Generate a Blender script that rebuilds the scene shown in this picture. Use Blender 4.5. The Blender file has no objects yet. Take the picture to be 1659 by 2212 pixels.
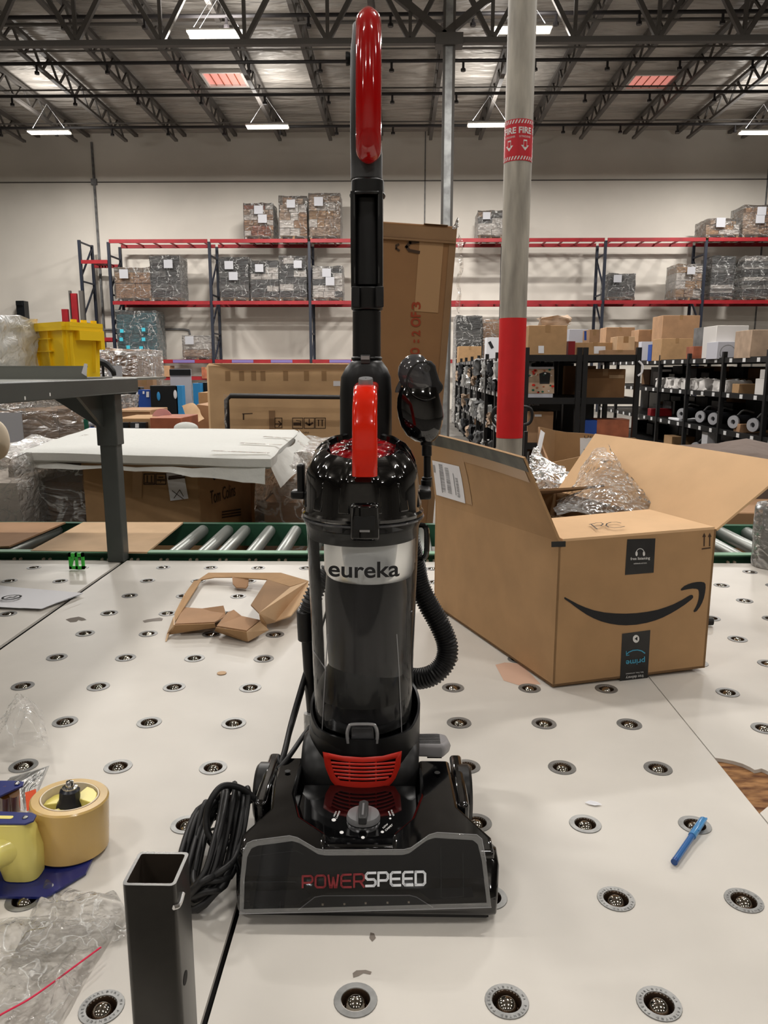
import bpy, bmesh, math, random
from mathutils import Vector, Matrix, noise
random.seed(7)
PI = math.pi
sc = bpy.context.scene
COL = sc.collection

# ------------------------------------------------------------------ camera
FOC = 1640.0; CX = 829.5; CY = 1106.0        # focal length and centre for the 1659 x 2212 frame
T = 0.85; CZ = T + 0.626                      # table top height, camera height
PITCH = math.radians(10.67); YAW = math.atan(30 / 1640 / math.cos(PITCH))
cd = bpy.data.cameras.new('camera'); cam = bpy.data.objects.new('camera', cd); COL.objects.link(cam)
cam.location = (0, 0, CZ); cam.rotation_euler = (PI / 2 - PITCH, 0, YAW)
cd.sensor_fit = 'VERTICAL'; cd.sensor_height = 24.0; cd.lens = FOC / 2212 * 24.0
cd.clip_start = 0.05; cd.clip_end = 200
sc.camera = cam
# ------------------------------------------------------------------ world, exposure
wd = bpy.data.worlds.new('world'); sc.world = wd; wd.use_nodes = True
bgn = wd.node_tree.nodes['Background']; bgn.inputs[0].default_value = (0.9, 0.45, 0.38, 1); bgn.inputs[1].default_value = 0.35
sc.view_settings.view_transform = 'Standard'; sc.view_settings.look = 'None'
sc.view_settings.gamma = 1.0; sc.view_settings.use_curve_mapping = False
sc.view_settings.exposure = -0.42
sc.cycles.transparent_max_bounces = 24
LAMP_DOWN = 400.0; LAMP_UP = 70.0; LAMP_COL = (1.0, 0.962, 0.915)
def area_lamp(x, y, z, sx, sy, power, up=False):
    d = bpy.data.lights.new('tube_light', 'AREA'); d.shape = 'RECTANGLE'; d.size = sx; d.size_y = sy
    d.energy = power; d.color = LAMP_COL
    o = bpy.data.objects.new('tube_light', d); COL.objects.link(o); o.location = (x, y, z)
    if up: o.rotation_euler = (PI, 0, 0)
    return o
# lamp positions of the high-bay fixtures (rows run on behind the camera as in the building)
FIX_VIEW = [(-3.8, 17.45), (-3.78, 17.15), (2.5, 17.1), (-10.25, 23.7), (-3.775, 23.3), (2.55, 23.25), (10.6, 24.1)]
FIX_BACK = [(x, y) for y in (11.0, 4.6, -1.8, -8.2) for x in (-10.25, -3.8, 2.55, 9.2)]
FZ = 8.3
for x, y in FIX_VIEW + FIX_BACK:
    k = 1.9 if y > 20 else 1.25 if y > 15 else 1.0 if y > 8 else 0.62 if y > 0 else 0.34      # the rows over and behind the camera are dimmed
    area_lamp(x, y, FZ - 0.05, 1.16, 0.26, LAMP_DOWN * k)
    area_lamp(x, y, FZ + 0.10, 1.10, 0.10, LAMP_UP, up=True)

# ------------------------------------------------------------------ picture <-> place
_R = Vector((math.cos(YAW), math.sin(YAW), 0))
_F = Vector((-math.sin(YAW) * math.cos(PITCH), math.cos(YAW) * math.cos(PITCH), -math.sin(PITCH)))
_U = Vector((-math.sin(YAW) * math.sin(PITCH), math.cos(YAW) * math.sin(PITCH), math.cos(PITCH)))
CAM = Vector((0, 0, CZ))
def ray(x, y): return _F + _R * ((x - CX) / FOC) - _U * ((y - CY) / FOC)
def W(x, y, Y):                      # point at world depth Y
    d = ray(x, y); return CAM + d * (Y / d.y)
def G(x, y, z=T):                    # point at height z
    d = ray(x, y); return CAM + d * ((z - CZ) / d.z)
def PL(x, y, p0, n):                 # point on a plane
    d = ray(x, y); n = Vector(n); return CAM + d * ((Vector(p0) - CAM).dot(n) / d.dot(n))
def HW(x0, x1, y, Y): return (W(x1, y, Y).x - W(x0, y, Y).x) / 2

# ------------------------------------------------------------------ materials
def lin(c):
    f = lambda v: (v / 255) / 12.92 if v <= 10 else (((v / 255) + 0.055) / 1.055) ** 2.4
    return tuple(f(v) for v in c) + (1,)
MATS = {}
def mat(name, col, rough=0.5, metal=0.0, spec=0.5, var=None, bump=None, emit=None, coat=0, alpha=None, trans=0, ior=1.45, stretch=(1, 1, 1), col2=None):
    m = bpy.data.materials.new(name); m.use_nodes = True; nt = m.node_tree; b = nt.nodes['Principled BSDF']
    b.inputs['Base Color'].default_value = lin(col); b.inputs['Roughness'].default_value = rough
    b.inputs['Metallic'].default_value = metal; b.inputs['Specular IOR Level'].default_value = spec
    b.inputs['IOR'].default_value = ior
    if coat: b.inputs['Coat Weight'].default_value = coat; b.inputs['Coat Roughness'].default_value = 0.05
    if alpha is not None: b.inputs['Alpha'].default_value = alpha
    if trans: b.inputs['Transmission Weight'].default_value = trans
    if emit: b.inputs['Emission Color'].default_value = lin(col); b.inputs['Emission Strength'].default_value = emit
    tc = nt.nodes.new('ShaderNodeTexCoord'); mp = nt.nodes.new('ShaderNodeMapping'); mp.inputs['Scale'].default_value = stretch
    nt.links.new(tc.outputs['Object'], mp.inputs[0])
    if var:
        n = nt.nodes.new('ShaderNodeTexNoise'); n.inputs['Scale'].default_value = var[0]; n.inputs['Detail'].default_value = 5
        nt.links.new(mp.outputs[0], n.inputs['Vector'])
        r = nt.nodes.new('ShaderNodeMapRange'); r.inputs[1].default_value = 0.35; r.inputs[2].default_value = 0.65
        nt.links.new(n.outputs[0], r.inputs[0])
        mx = nt.nodes.new('ShaderNodeMix'); mx.data_type = 'RGBA'
        c2 = col2 or tuple(max(0, v * (1 - var[1])) for v in col)
        mx.inputs[6].default_value = lin(c2); mx.inputs[7].default_value = lin(col)
        nt.links.new(r.outputs[0], mx.inputs[0]); nt.links.new(mx.outputs[2], b.inputs['Base Color'])
    if bump:
        n = nt.nodes.new('ShaderNodeTexNoise'); n.inputs['Scale'].default_value = bump[0]; n.inputs['Detail'].default_value = 3
        nt.links.new(mp.outputs[0], n.inputs['Vector'])
        bp = nt.nodes.new('ShaderNodeBump'); bp.inputs['Strength'].default_value = bump[1]; bp.inputs['Distance'].default_value = bump[2] if len(bump) > 2 else 0.01
        nt.links.new(n.outputs[0], bp.inputs['Height']); nt.links.new(bp.outputs[0], b.inputs['Normal'])
    MATS[name] = m; return m
def film(name, tint, opac, rough=0.12, bump=None, edge=0.35, stretch=(1, 1, 1), white=(235, 235, 232), fior=1.5, bubble=False, glint=None, back=0.0):
    """thin clear plastic: mostly transparent, a grey-white veil, mirror highlights by Fresnel"""
    m = bpy.data.materials.new(name); m.use_nodes = True; nt = m.node_tree; N = nt.nodes; L = nt.links; N.clear()
    out = N.new('ShaderNodeOutputMaterial'); tr = N.new('ShaderNodeBsdfTransparent'); tr.inputs[0].default_value = lin(tint)
    gl = N.new('ShaderNodeBsdfGlossy'); gl.inputs['Roughness'].default_value = rough; gl.inputs[0].default_value = (1, 1, 1, 1)
    df = N.new('ShaderNodeBsdfDiffuse'); df.inputs[0].default_value = lin(white)
    if back:
        tl_ = N.new('ShaderNodeBsdfTranslucent'); tl_.inputs[0].default_value = lin(white); mb_ = N.new('ShaderNodeMixShader'); mb_.inputs[0].default_value = back
        L.new(df.outputs[0], mb_.inputs[1]); L.new(tl_.outputs[0], mb_.inputs[2])
    fr = N.new('ShaderNodeFresnel'); fr.inputs[0].default_value = fior
    lw = N.new('ShaderNodeLayerWeight'); lw.inputs[0].default_value = edge
    m1 = N.new('ShaderNodeMixShader'); m2 = N.new('ShaderNodeMixShader')
    ml = N.new('ShaderNodeMath'); ml.operation = 'MULTIPLY_ADD'; ml.inputs[1].default_value = edge; ml.inputs[2].default_value = opac
    pw = N.new('ShaderNodeMath'); pw.operation = 'POWER'; pw.inputs[1].default_value = 3.0; lw.inputs[0].default_value = 0.5
    L.new(lw.outputs['Facing'], pw.inputs[0]); L.new(pw.outputs[0], ml.inputs[0]); L.new(ml.outputs[0], m1.inputs[0])
    if glint:   # highlight streaks on folds, painted in as white veil along noise lines
        tc0 = N.new('ShaderNodeTexCoord'); n0 = N.new('ShaderNodeTexNoise'); n0.inputs['Scale'].default_value = glint[0]; n0.inputs['Detail'].default_value = 3; n0.inputs['Distortion'].default_value = 0.8
        L.new(tc0.outputs['Object'], n0.inputs['Vector'])
        s0 = N.new('ShaderNodeMath'); s0.operation = 'SUBTRACT'; s0.inputs[1].default_value = 0.5; a0 = N.new('ShaderNodeMath'); a0.operation = 'ABSOLUTE'
        r0 = N.new('ShaderNodeMapRange'); r0.inputs[1].default_value = 0.0; r0.inputs[2].default_value = glint[1]; r0.inputs[3].default_value = glint[2]; r0.inputs[4].default_value = 0.0
        d0 = N.new('ShaderNodeMath'); d0.operation = 'ADD'; d0.use_clamp = True
        L.new(n0.outputs[0], s0.inputs[0]); L.new(s0.outputs[0], a0.inputs[0]); L.new(a0.outputs[0], r0.inputs[0]); L.new(r0.outputs[0], d0.inputs[0]); L.new(ml.outputs[0], d0.inputs[1]); L.new(d0.outputs[0], m1.inputs[0])
    L.new(tr.outputs[0], m1.inputs[1]); L.new((mb_ if back else df).outputs[0], m1.inputs[2])
    L.new(fr.outputs[0], m2.inputs[0]); L.new(m1.outputs[0], m2.inputs[1]); L.new(gl.outputs[0], m2.inputs[2])
    L.new(m2.outputs[0], out.inputs[0])
    if bump:
        tc = N.new('ShaderNodeTexCoord'); mp = N.new('ShaderNodeMapping'); mp.inputs['Scale'].default_value = stretch
        n = N.new('ShaderNodeTexNoise'); n.inputs['Scale'].default_value = bump[0]; n.inputs['Detail'].default_value = 4
        n.inputs['Distortion'].default_value = 1.5
        if bubble: n = N.new('ShaderNodeTexVoronoi'); n.inputs['Scale'].default_value = bump[0]
        bp = N.new('ShaderNodeBump'); bp.inputs['Strength'].default_value = bump[1]; bp.inputs['Distance'].default_value = bump[2]
        L.new(tc.outputs['Object'], mp.inputs[0]); L.new(mp.outputs[0], n.inputs['Vector']); L.new(n.outputs[0], bp.inputs['Height'])
        for q in (gl, df, fr): L.new(bp.outputs[0], q.inputs['Normal'])
    MATS[name] = m; return m

# ------------------------------------------------------------------ mesh builder
class MB:
    def __init__(s): s.v = []; s.f = []
    def add(s, vs, fs, M=None):
        n = len(s.v)
        s.v += [tuple(M @ Vector(p)) if M else tuple(p) for p in vs]
        s.f += [tuple(i + n for i in f) for f in fs]; return s
    def box(s, c, d, M=None, rz=0, taper=1.0):
        x, y, z = [q / 2 for q in d]; t = taper
        vs = [(-x, -y, -z), (x, -y, -z), (x, y, -z), (-x, y, -z), (-x * t, -y * t, z), (x * t, -y * t, z), (x * t, y * t, z), (-x * t, y * t, z)]
        fs = [(0, 3, 2, 1), (4, 5, 6, 7), (0, 1, 5, 4), (1, 2, 6, 5), (2, 3, 7, 6), (3, 0, 4, 7)]
        m = Matrix.Translation(c) @ Matrix.Rotation(rz, 4, 'Z')
        if M: m = M @ m
        return s.add(vs, fs, m)
    def span(s, a, b, w, h=None, up=(0, 0, 1)):
        """rectangular bar from a to b, w wide and h thick"""
        a = Vector(a); b = Vector(b); h = h or w; d = (b - a).normalized(); u = Vector(up)
        if abs(d.dot(u)) > 0.99: u = Vector((0, 1, 0))
        r = d.cross(u).normalized() * (w / 2); u = r.cross(d).normalized() * (h / 2)
        vs = [p + i * r + j * u for p in (a, b) for i, j in ((-1, -1), (1, -1), (1, 1), (-1, 1))]
        return s.add(vs, [(0, 1, 2, 3), (7, 6, 5, 4), (0, 4, 5, 1), (1, 5, 6, 2), (2, 6, 7, 3), (3, 7, 4, 0)])
    def prism(s, poly, z0, z1, M=None):
        n = len(poly); vs = [(p[0], p[1], z0) for p in poly] + [(p[0], p[1], z1) for p in poly]
        fs = [tuple(range(n))[::-1], tuple(range(n, 2 * n))] + [(i, (i + 1) % n, n + (i + 1) % n, n + i) for i in range(n)]
        return s.add(vs, fs, M)
    def slab(s, pts, off):
        """polygon of world points thickened by the vector off"""
        n = len(pts); off = Vector(off); vs = [Vector(p) for p in pts] + [Vector(p) + off for p in pts]
        fs = [tuple(range(n))[::-1], tuple(range(n, 2 * n))] + [(i, (i + 1) % n, n + (i + 1) % n, n + i) for i in range(n)]
        return s.add(vs, fs)
    def loft(s, rings, cap=True, close=True):
        n = len(rings[0]); base = len(s.v); vs = []
        for r in rings: vs += r
        fs = []
        for k in range(len(rings) - 1):
            for i in range(n if close else n - 1):
                j = (i + 1) % n; fs.append((k * n + i, k * n + j, (k + 1) * n + j, (k + 1) * n + i))
        if cap: fs.append(tuple(range(n))[::-1]); fs.append(tuple(range((len(rings) - 1) * n, len(rings) * n)))
        return s.add(vs, fs)
    def lathe(s, prof, n=32, c=(0, 0, 0), M=None, rf=None, cap=False):
        rings = []
        for k, (r, z) in enumerate(prof):
            ring = []
            for i in range(n):
                a = 2 * PI * i / n; q = r if rf is None else rf(r, z, a)
                zz = z
                if isinstance(q, tuple): q, zz = q
                ring.append((c[0] + q * math.cos(a), c[1] + q * math.sin(a), c[2] + zz))
            rings.append([tuple(M @ Vector(p)) for p in ring] if M else ring)
        return s.loft(rings, cap)
    def tube(s, pts, r, n=8, closed=False, cap=True, flat=1.0, up=None):
        pts = [Vector(p) for p in pts]; m = len(pts); rings = []
        tg = []
        for i in range(m):
            a = pts[(i - 1) % m] if closed or i > 0 else pts[0]; b = pts[(i + 1) % m] if closed or i < m - 1 else pts[-1]
            tg.append((b - a).normalized())
        u = Vector(up) if up else (Vector((0, 0, 1)) if abs(tg[0].z) < 0.9 else Vector((1, 0, 0)))
        u = (u - tg[0] * u.dot(tg[0])).normalized()
        for i in range(m):
            u = (u - tg[i] * u.dot(tg[i])); u = u.normalized() if u.length > 1e-6 else Vector((1, 0, 0)); w = tg[i].cross(u)
            q = r(i / (m - 1)) if callable(r) else r
            rings.append([tuple(pts[i] + (u * math.cos(2 * PI * k / n) * flat + w * math.sin(2 * PI * k / n)) * q) for k in range(n)])
        if closed: rings.append(rings[0])
        return s.loft(rings, cap and not closed)
    def sphere(s, c, r, n=16, m=10, sc3=(1, 1, 1)):
        prof = [(max(1e-5, r * math.sin(PI * k / m)), -r * math.cos(PI * k / m)) for k in range(m + 1)]
        M = Matrix.Translation(c) @ Matrix.Diagonal((*sc3, 1)); return s.lathe(prof, n, M=M)
def spline(pts, n=8, closed=False):
    P = [Vector(p) for p in pts]; out = []; m = len(P)
    rng = range(m) if closed else range(m - 1)
    for i in rng:
        p0 = P[(i - 1) % m] if closed or i > 0 else P[0] * 2 - P[1]; p1 = P[i]; p2 = P[(i + 1) % m]
        p3 = P[(i + 2) % m] if closed or i < m - 2 else P[-1] * 2 - P[-2]
        for k in range(n):
            t = k / n
            out.append(0.5 * ((2 * p1) + (p2 - p0) * t + (2 * p0 - 5 * p1 + 4 * p2 - p3) * t * t + (3 * p1 - p0 - 3 * p2 + p3) * t ** 3))
    if not closed: out.append(P[-1])
    return out
# ------------------------------------------------------------------ objects
WM = {}
def thing(name, label, cat, loc, group=None):
    o = bpy.data.objects.new(name, None); o.empty_display_size = 0.05; COL.objects.link(o); o.location = loc
    o['label'] = label; o['category'] = cat
    if group: o['group'] = group
    WM[o.name] = Vector(loc); return o
def O(name, mb, m, parent=None, label=None, smooth=35, bevel=0, fix=True, seg=2):
    """one mesh object; geometry is given in world coordinates"""
    me = bpy.data.meshes.new(name)
    base = WM[parent.name] if parent else None
    vs = [Vector(p) for p in mb.v]
    if base is None:
        xs = [p.x for p in vs]; ys = [p.y for p in vs]; zs = [p.z for p in vs]
        base = Vector(((min(xs) + max(xs)) / 2, (min(ys) + max(ys)) / 2, min(zs)))
    me.from_pydata([p - base for p in vs], [], mb.f); me.update()
    if fix:
        b = bmesh.new(); b.from_mesh(me); bmesh.ops.recalc_face_normals(b, faces=b.faces); b.to_mesh(me); b.free()
    if smooth: me.shade_smooth(); me.set_sharp_from_angle(angle=math.radians(smooth))
    me.materials.append(MATS[m] if isinstance(m, str) else m)
    o = bpy.data.objects.new(name, me); COL.objects.link(o)
    if parent: o.parent = parent; o.location = (0, 0, 0)
    else: o.location = base
    WM[o.name] = base
    if label: o['label'] = label
    if bevel:
        bv = o.modifiers.new('bevel', 'BEVEL'); bv.width = bevel; bv.segments = seg; bv.limit_method = 'ANGLE'; bv.angle_limit = math.radians(40)
    return o
def tag(o, label, cat, group=None):
    o['label'] = label; o['category'] = cat
    if group: o['group'] = group
    return o
def struct(name, mb, m, **k):
    o = O(name, mb, m, **k); o['kind'] = 'structure'; return o
def dup(root, off, label=None, group=None):
    """copy of a thing with its parts and sub-parts, moved by off"""
    r = root.copy(); COL.objects.link(r); r.location = root.location + Vector(off); WM[r.name] = WM[root.name] + Vector(off)
    if label: r['label'] = label
    if group: r['group'] = group
    for ch in list(root.children):
        c = ch.copy(); COL.objects.link(c); c.parent = r; WM[c.name] = WM[r.name]
        for g in list(ch.children):
            e = g.copy(); COL.objects.link(e); e.parent = c; WM[e.name] = WM[r.name]
    return r
def clone_part(src, parent, M):
    """a part sharing src's mesh, placed by matrix M relative to its parent"""
    c = src.copy(); COL.objects.link(c); c.parent = parent; c.matrix_local = M; WM[c.name] = WM[parent.name]; return c
# ------------------------------------------------------------------ lettering
def glyphs(s, off=0.0, res=3, space=1.0):
    cu = bpy.data.curves.new('txt', 'FONT'); cu.body = s; cu.size = 1; cu.offset = off; cu.resolution_u = res; cu.space_character = space
    ob = bpy.data.objects.new('txt', cu); COL.objects.link(ob)
    me = bpy.data.meshes.new_from_object(ob)
    v = [tuple(p.co) for p in me.vertices]; f = [tuple(p.vertices) for p in me.polygons]
    bpy.data.objects.remove(ob); bpy.data.curves.remove(cu); bpy.data.meshes.remove(me)
    x0 = min(p[0] for p in v); x1 = max(p[0] for p in v); y0 = min(p[1] for p in v); y1 = max(p[1] for p in v)
    return [((p[0] - x0) / (x1 - x0), (p[1] - y0) / (y1 - y0)) for p in v], f
def ptext(s, BL, BR, TL, mb=None, off=0.0, lift=0.0, fn=None):
    """glyph bounding box laid on the parallelogram BL, BR, TL (world points) and raised towards the viewer"""
    uv, f = glyphs(s, off); mb = mb or MB()
    BL = Vector(BL); a = Vector(BR) - BL; b = Vector(TL) - BL; n = a.cross(b).normalized() * lift
    mb.add([fn(u, v) if fn else BL + a * u + b * v + n for u, v in uv], f); return mb
def strip(mb, pts, w, n):
    """flat ribbon of width w along world points on a plane of normal n"""
    n = Vector(n).normalized()
    for a, b in zip(pts[:-1], pts[1:]):
        a = Vector(a); b = Vector(b); d = (b - a).normalized(); r = d.cross(n).normalized() * (w / 2); e = d * (w * 0.35)
        mb.add([a - e - r, b + e - r, b + e + r, a - e + r], [(0, 1, 2, 3)])
    return mb
def quad(a, b, c, d): return MB().add([a, b, c, d], [(0, 1, 2, 3)])
# ------------------------------------------------------------------ material list
mat('wall_paint', (214, 208, 198), 0.9, var=(0.35, 0.06))
mat('floor_concrete', (120, 116, 110), 0.6, var=(1.2, 0.2))
def foil():
    m = mat('roof_foil', (182, 176, 168), 0.45, 0.15, var=(0.5, 0.2), bump=(1.1, 1.0, 0.35), stretch=(0.7, 2.2, 1)); return m
foil()
mat('joist_steel', (88, 84, 80), 0.6, 0.2); mat('pipe_black', (34, 31, 32), 0.5); mat('girder_steel', (92, 89, 86), 0.6, 0.2)
mat('galvanised', (170, 172, 172), 0.4, 0.6, var=(6, 0.2))
mat('label_grey', (158, 158, 162), 0.8); mat('rack_red', (140, 22, 30), 0.5, var=(3, 0.12)); mat('rack_blue', (24, 29, 42), 0.5); mat('rack_lilac', (112, 98, 150), 0.5)
mat('tube_glow', (255, 246, 232), 0.5, emit=9.0); mat('fixture_white', (225, 225, 222), 0.5)
mat('skylight_glow', (236, 150, 138), 0.5, emit=0.75); mat('white_frame', (200, 196, 190), 0.6)
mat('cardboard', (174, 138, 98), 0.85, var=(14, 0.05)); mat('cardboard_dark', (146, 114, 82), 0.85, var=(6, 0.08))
mat('cardboard_pale', (204, 172, 136), 0.85, var=(10, 0.05)); mat('cardboard_warm', (170, 132, 98), 0.85, var=(6, 0.08))
mat('cardboard_brown', (146, 108, 72), 0.85, var=(3, 0.08)); mat('cardboard_edge', (112, 84, 56), 0.9)
mat('cardboard_inner', (220, 182, 140), 0.9, var=(9, 0.04))
mat('tape_clear', (172, 136, 98), 0.3); mat('tape_black', (38, 38, 38), 0.35, var=(30, 0.3)); mat('tape_grey', (92, 92, 84), 0.45, var=(20, 0.35))
mat('tape_brown', (156, 122, 84), 0.32)
mat('paper', (226, 226, 230), 0.8); mat('paper_grey', (190, 190, 198), 0.8); mat('ink', (32, 32, 34), 0.8); mat('ink_brown', (66, 48, 34), 0.8)
mat('ink_red', (150, 62, 34), 0.8); mat('ink_grey', (150, 150, 152), 0.7); mat('ink_blue', (72, 158, 190), 0.7); mat('ink_white', (222, 222, 220), 0.6)
mat('pallet_wood', (140, 112, 80), 0.9, var=(8, 0.2)); mat('dark_goods', (46, 48, 53), 0.6, var=(5, 0.4)); mat('grey_goods', (116, 116, 116), 0.6, var=(5, 0.3))
mat('white_goods', (212, 208, 204), 0.7); mat('teal_goods', (40, 116, 130), 0.6, var=(6, 0.3)); mat('cyan', (60, 170, 190), 0.6)
mat('rust_goods', (168, 96, 66), 0.7, var=(6, 0.2)); mat('pale_goods', (186, 160, 136), 0.7, var=(6, 0.15))
mat('shelf_black', (26, 26, 27), 0.45, 0.2); mat('label_white', (215, 215, 215), 0.6)
mat('column_paint', (186, 180, 168), 0.5, var=(5, 0.22), stretch=(3, 3, 0.5)); mat('red_tape', (222, 36, 40), 0.45, var=(6, 0.06)); mat('sign_red', (196, 30, 44), 0.4)
mat('panel_white', (213, 208, 200), 0.36, spec=0.12, var=(3.5, 0.05), bump=(3, 0.04, 0.002)); mat('gap_dark', (28, 26, 25), 0.8)
mat('particle_board', (166, 122, 78), 0.9, var=(26, 0.6), bump=(60, 0.8, 0.004), col2=(88, 52, 26), stretch=(1, 3, 1))
mat('ring_steel', (150, 150, 148), 0.42, 0.55, var=(60, 0.15)); mat('cup_dark', (84, 66, 52), 0.35, 0.7); mat('ball_steel', (176, 170, 160), 0.08, 1.0)
mat('rail_green', (44, 96, 70), 0.5, var=(8, 0.2)); mat('rail_edge', (112, 160, 128), 0.5); mat('roller_steel', (150, 154, 150), 0.38, 0.7)
mat('grey_steel', (76, 80, 78), 0.42, 0.15, var=(5, 0.12)); mat('grey_steel_light', (120, 122, 116), 0.45, 0.1)
mat('yellow_tote', (255, 212, 32), 0.4); mat('tube_dark', (62, 60, 56), 0.26, 0.35, var=(14, 0.2)); mat('tube_inside', (60, 52, 44), 0.5, 0.2)
mat('black_gloss', (6, 6, 7), 0.06, spec=0.6, coat=0.6); mat('black_satin', (13, 13, 14), 0.38); mat('black_matt', (20, 20, 21), 0.6)
mat('charcoal', (58, 58, 58), 0.45); mat('cord_black', (22, 22, 23), 0.5); mat('bristle', (16, 16, 16), 0.8)
mat('vac_red', (172, 10, 12), 0.07, spec=0.6, coat=0.5); mat('vac_orange', (226, 38, 14), 0.12, spec=0.5, coat=0.4); mat('grille_red', (204, 44, 30), 0.35)
mat('lens_red', (190, 14, 26), 0.08, var=(60, 0.7), bump=(45, 1.0, 0.01), coat=0.5); mat('dark_grey_plastic', (44, 43, 46), 0.3, var=(30, 0.5), stretch=(1, 1, 0.15))
mat('silver_plastic', (170, 170, 172), 0.3, 0.6); mat('grey_pedal', (150, 148, 150), 0.45); mat('smoke_plastic', (74, 74, 76), 0.1, coat=0.5)
mat('tape_roll', (218, 182, 112), 0.22, var=(10, 0.12), stretch=(1, 1, 0.1), coat=0.3); mat('pale_yellow', (240, 226, 128), 0.3, coat=0.2); mat('navy_metal', (30, 40, 108), 0.3, coat=0.3)
mat('navy_dark', (20, 24, 36), 0.35); mat('chrome', (205, 205, 205), 0.12, 1.0); mat('amber_dark', (112, 72, 28), 0.25)
mat('green_plastic', (60, 190, 66), 0.4); mat('pen_blue', (66, 122, 190), 0.15, trans=0.35); mat('pen_cap', (96, 168, 226), 0.15, trans=0.4); mat('pen_dark', (40, 78, 140), 0.2)
mat('coin', (128, 96, 52), 0.4, 0.6); mat('foam_white', (200, 201, 197), 0.8, bump=(30, 0.3, 0.01)); mat('cream', (226, 212, 190), 0.7)
mat('fabric_brown', (104, 90, 82), 0.9, bump=(5, 0.8, 0.05)); mat('box_black', (12, 16, 20), 0.4); mat('box_blue', (30, 70, 150), 0.5); mat('box_sky', (50, 140, 200), 0.5)
mat('green_strap', (10, 90, 70), 0.6); mat('pink', (205, 150, 150), 0.7); mat('orange_print', (235, 92, 50), 0.6); mat('pink_line', (226, 40, 80), 0.6)
mat('residue', (128, 118, 108), 0.6, var=(20, 0.1)); mat('stain', (206, 170, 148), 0.6)
film('stretch_wrap', (250, 248, 246), 0.06, 0.22, bump=(5, 1.0, 0.2), stretch=(1, 1, 2.6), fior=1.5, glint=(3.0, 0.02, 0.6))
film('near_wrap', (250, 246, 242), 0.12, 0.16, bump=(9, 1.0, 0.04), stretch=(1, 1, 2.6), glint=(6, 0.03, 0.45))
film('bubble_wrap', (248, 244, 238), 0.10, 0.16, bump=(75, 1.0, 0.02), fior=1.5, bubble=True, glint=(26, 0.03, 0.5))
film('white_bag', (250, 250, 250), 0.62, 0.3, bump=(14, 0.8, 0.02), back=0.4); film('frosted', (250, 252, 255), 0.96, 0.3, white=(250, 252, 254), back=0.08)
film('clear_bag', (252, 252, 252), 0.03, 0.12, bump=(30, 0.8, 0.015), edge=0.10, fior=1.4, glint=(16, 0.014, 0.55))
film('clear_bin', (246, 247, 247), 0.006, 0.03, edge=0.10, fior=1.25); film('cover_veil', (235, 236, 238), 0.20, 0.05, edge=0.2); film('clear_cover', (232, 233, 235), 0.012, 0.03, edge=0.3)

# ------------------------------------------------------------------ the hall
WY = 28.6; CEIL = 9.64
struct('floor', MB().box((0, 7, -0.05), (52, 46, 0.1)), 'floor_concrete')
struct('ceiling', MB().box((0, 7, CEIL + 0.1), (52, 46, 0.2)), 'roof_foil')
wb = struct('wall_back', MB().box((0, WY + 0.1, CEIL / 2), (52, 0.2, CEIL)), 'wall_paint')
struct('wall_left', MB().box((-25, 7, CEIL / 2), (0.2, 46, CEIL)), 'wall_paint')
struct('wall_right', MB().box((25, 7, CEIL / 2), (0.2, 46, CEIL)), 'wall_paint')
struct('wall_front', MB().box((0, -15, CEIL / 2), (52, 0.2, CEIL)), 'wall_paint')
# joints of the concrete wall panels and surface conduits on the far wall
jx = W(205, 400, WY).x; jx2 = W(918, 400, WY).x; jz = W(600, 392, WY).z
struct('trim_1', MB().box((4, WY - 0.012, jz), (42, 0.024, 0.035)), 'joist_steel')
struct('trim_2', MB().box((jx2, WY - 0.012, CEIL / 2), (0.035, 0.024, CEIL)), 'grey_goods')
struct('trim_3', MB().box((W(1657, 400, WY).x, WY - 0.012, CEIL / 2), (0.05, 0.024, CEIL)), 'grey_goods')
tag(O('wall_conduit', MB().tube([(jx, WY - .05, CEIL - .3), (jx, WY - .05, .2)], 0.045, 6).box((jx, WY - .06, jz), (.2, .1, .2)), 'grey_goods'),
    'thin pale conduit running down the far wall at left, with a junction box', 'conduit')
zc = W(400, 712, WY).z
tag(O('wall_pipe', MB().tube(spline([(W(225, 700, WY).x, WY - .06, zc), (W(330, 700, WY).x, WY - .06, zc), (W(398, 700, WY).x, WY - .06, zc), (W(410, 700, WY).x, WY - .06, zc - .15), (W(411, 700, WY).x, WY - .06, zc - .8)], 5), 0.035, 6), 'grey_goods'),
    'thin grey pipe along the far wall that bends down behind the low silver pallet', 'pipe')

# roof joists that run from the girder to the far wall, bottom chord ends seen against the wall
JB = 9.03; JT = 9.5; JY0 = 16.2; JY1 = 27.5
def joist(name_label, x, proto=None):
    if proto: return dup(proto, (x - WM[proto.name].x, 0, 0), name_label)
    t = thing('roof_joist', name_label, 'joist', (x, JY0, JB), 'roof joists')
    O('bottom_chord', MB().box((x, (JY0 + JY1) / 2 - 0.2, JB), (0.11, JY1 - JY0, 0.07)), 'joist_steel', t)
    O('top_chord', MB().box((x, (JY0 + JY1) / 2 + 0.4, JT), (0.13, JY1 - JY0 + 1, 0.09)), 'joist_steel', t)
    n = 22; dy = (JY1 - JY0 - 0.4) / n
    up = O('web_bar', MB().span((x, JY0, JB), (x, JY0 + dy, JT), 0.05), 'joist_steel', t)
    dn = O('web_bar', MB().span((x, JY0 + dy, JT), (x, JY0 + 2 * dy, JB), 0.05), 'joist_steel', t)
    for k in range(1, n):
        clone_part(up if k % 2 == 0 else dn, t, Matrix.Translation((0, (k - k % 2) * dy, 0)))
    return t
ends = [-12.66, -10.9, -9.2, -7.5, -5.72, -4.0, -2.3, -.62, 1.05, 2.7, 4.37, 6.05, 7.8, 9.6, 11.4]
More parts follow.
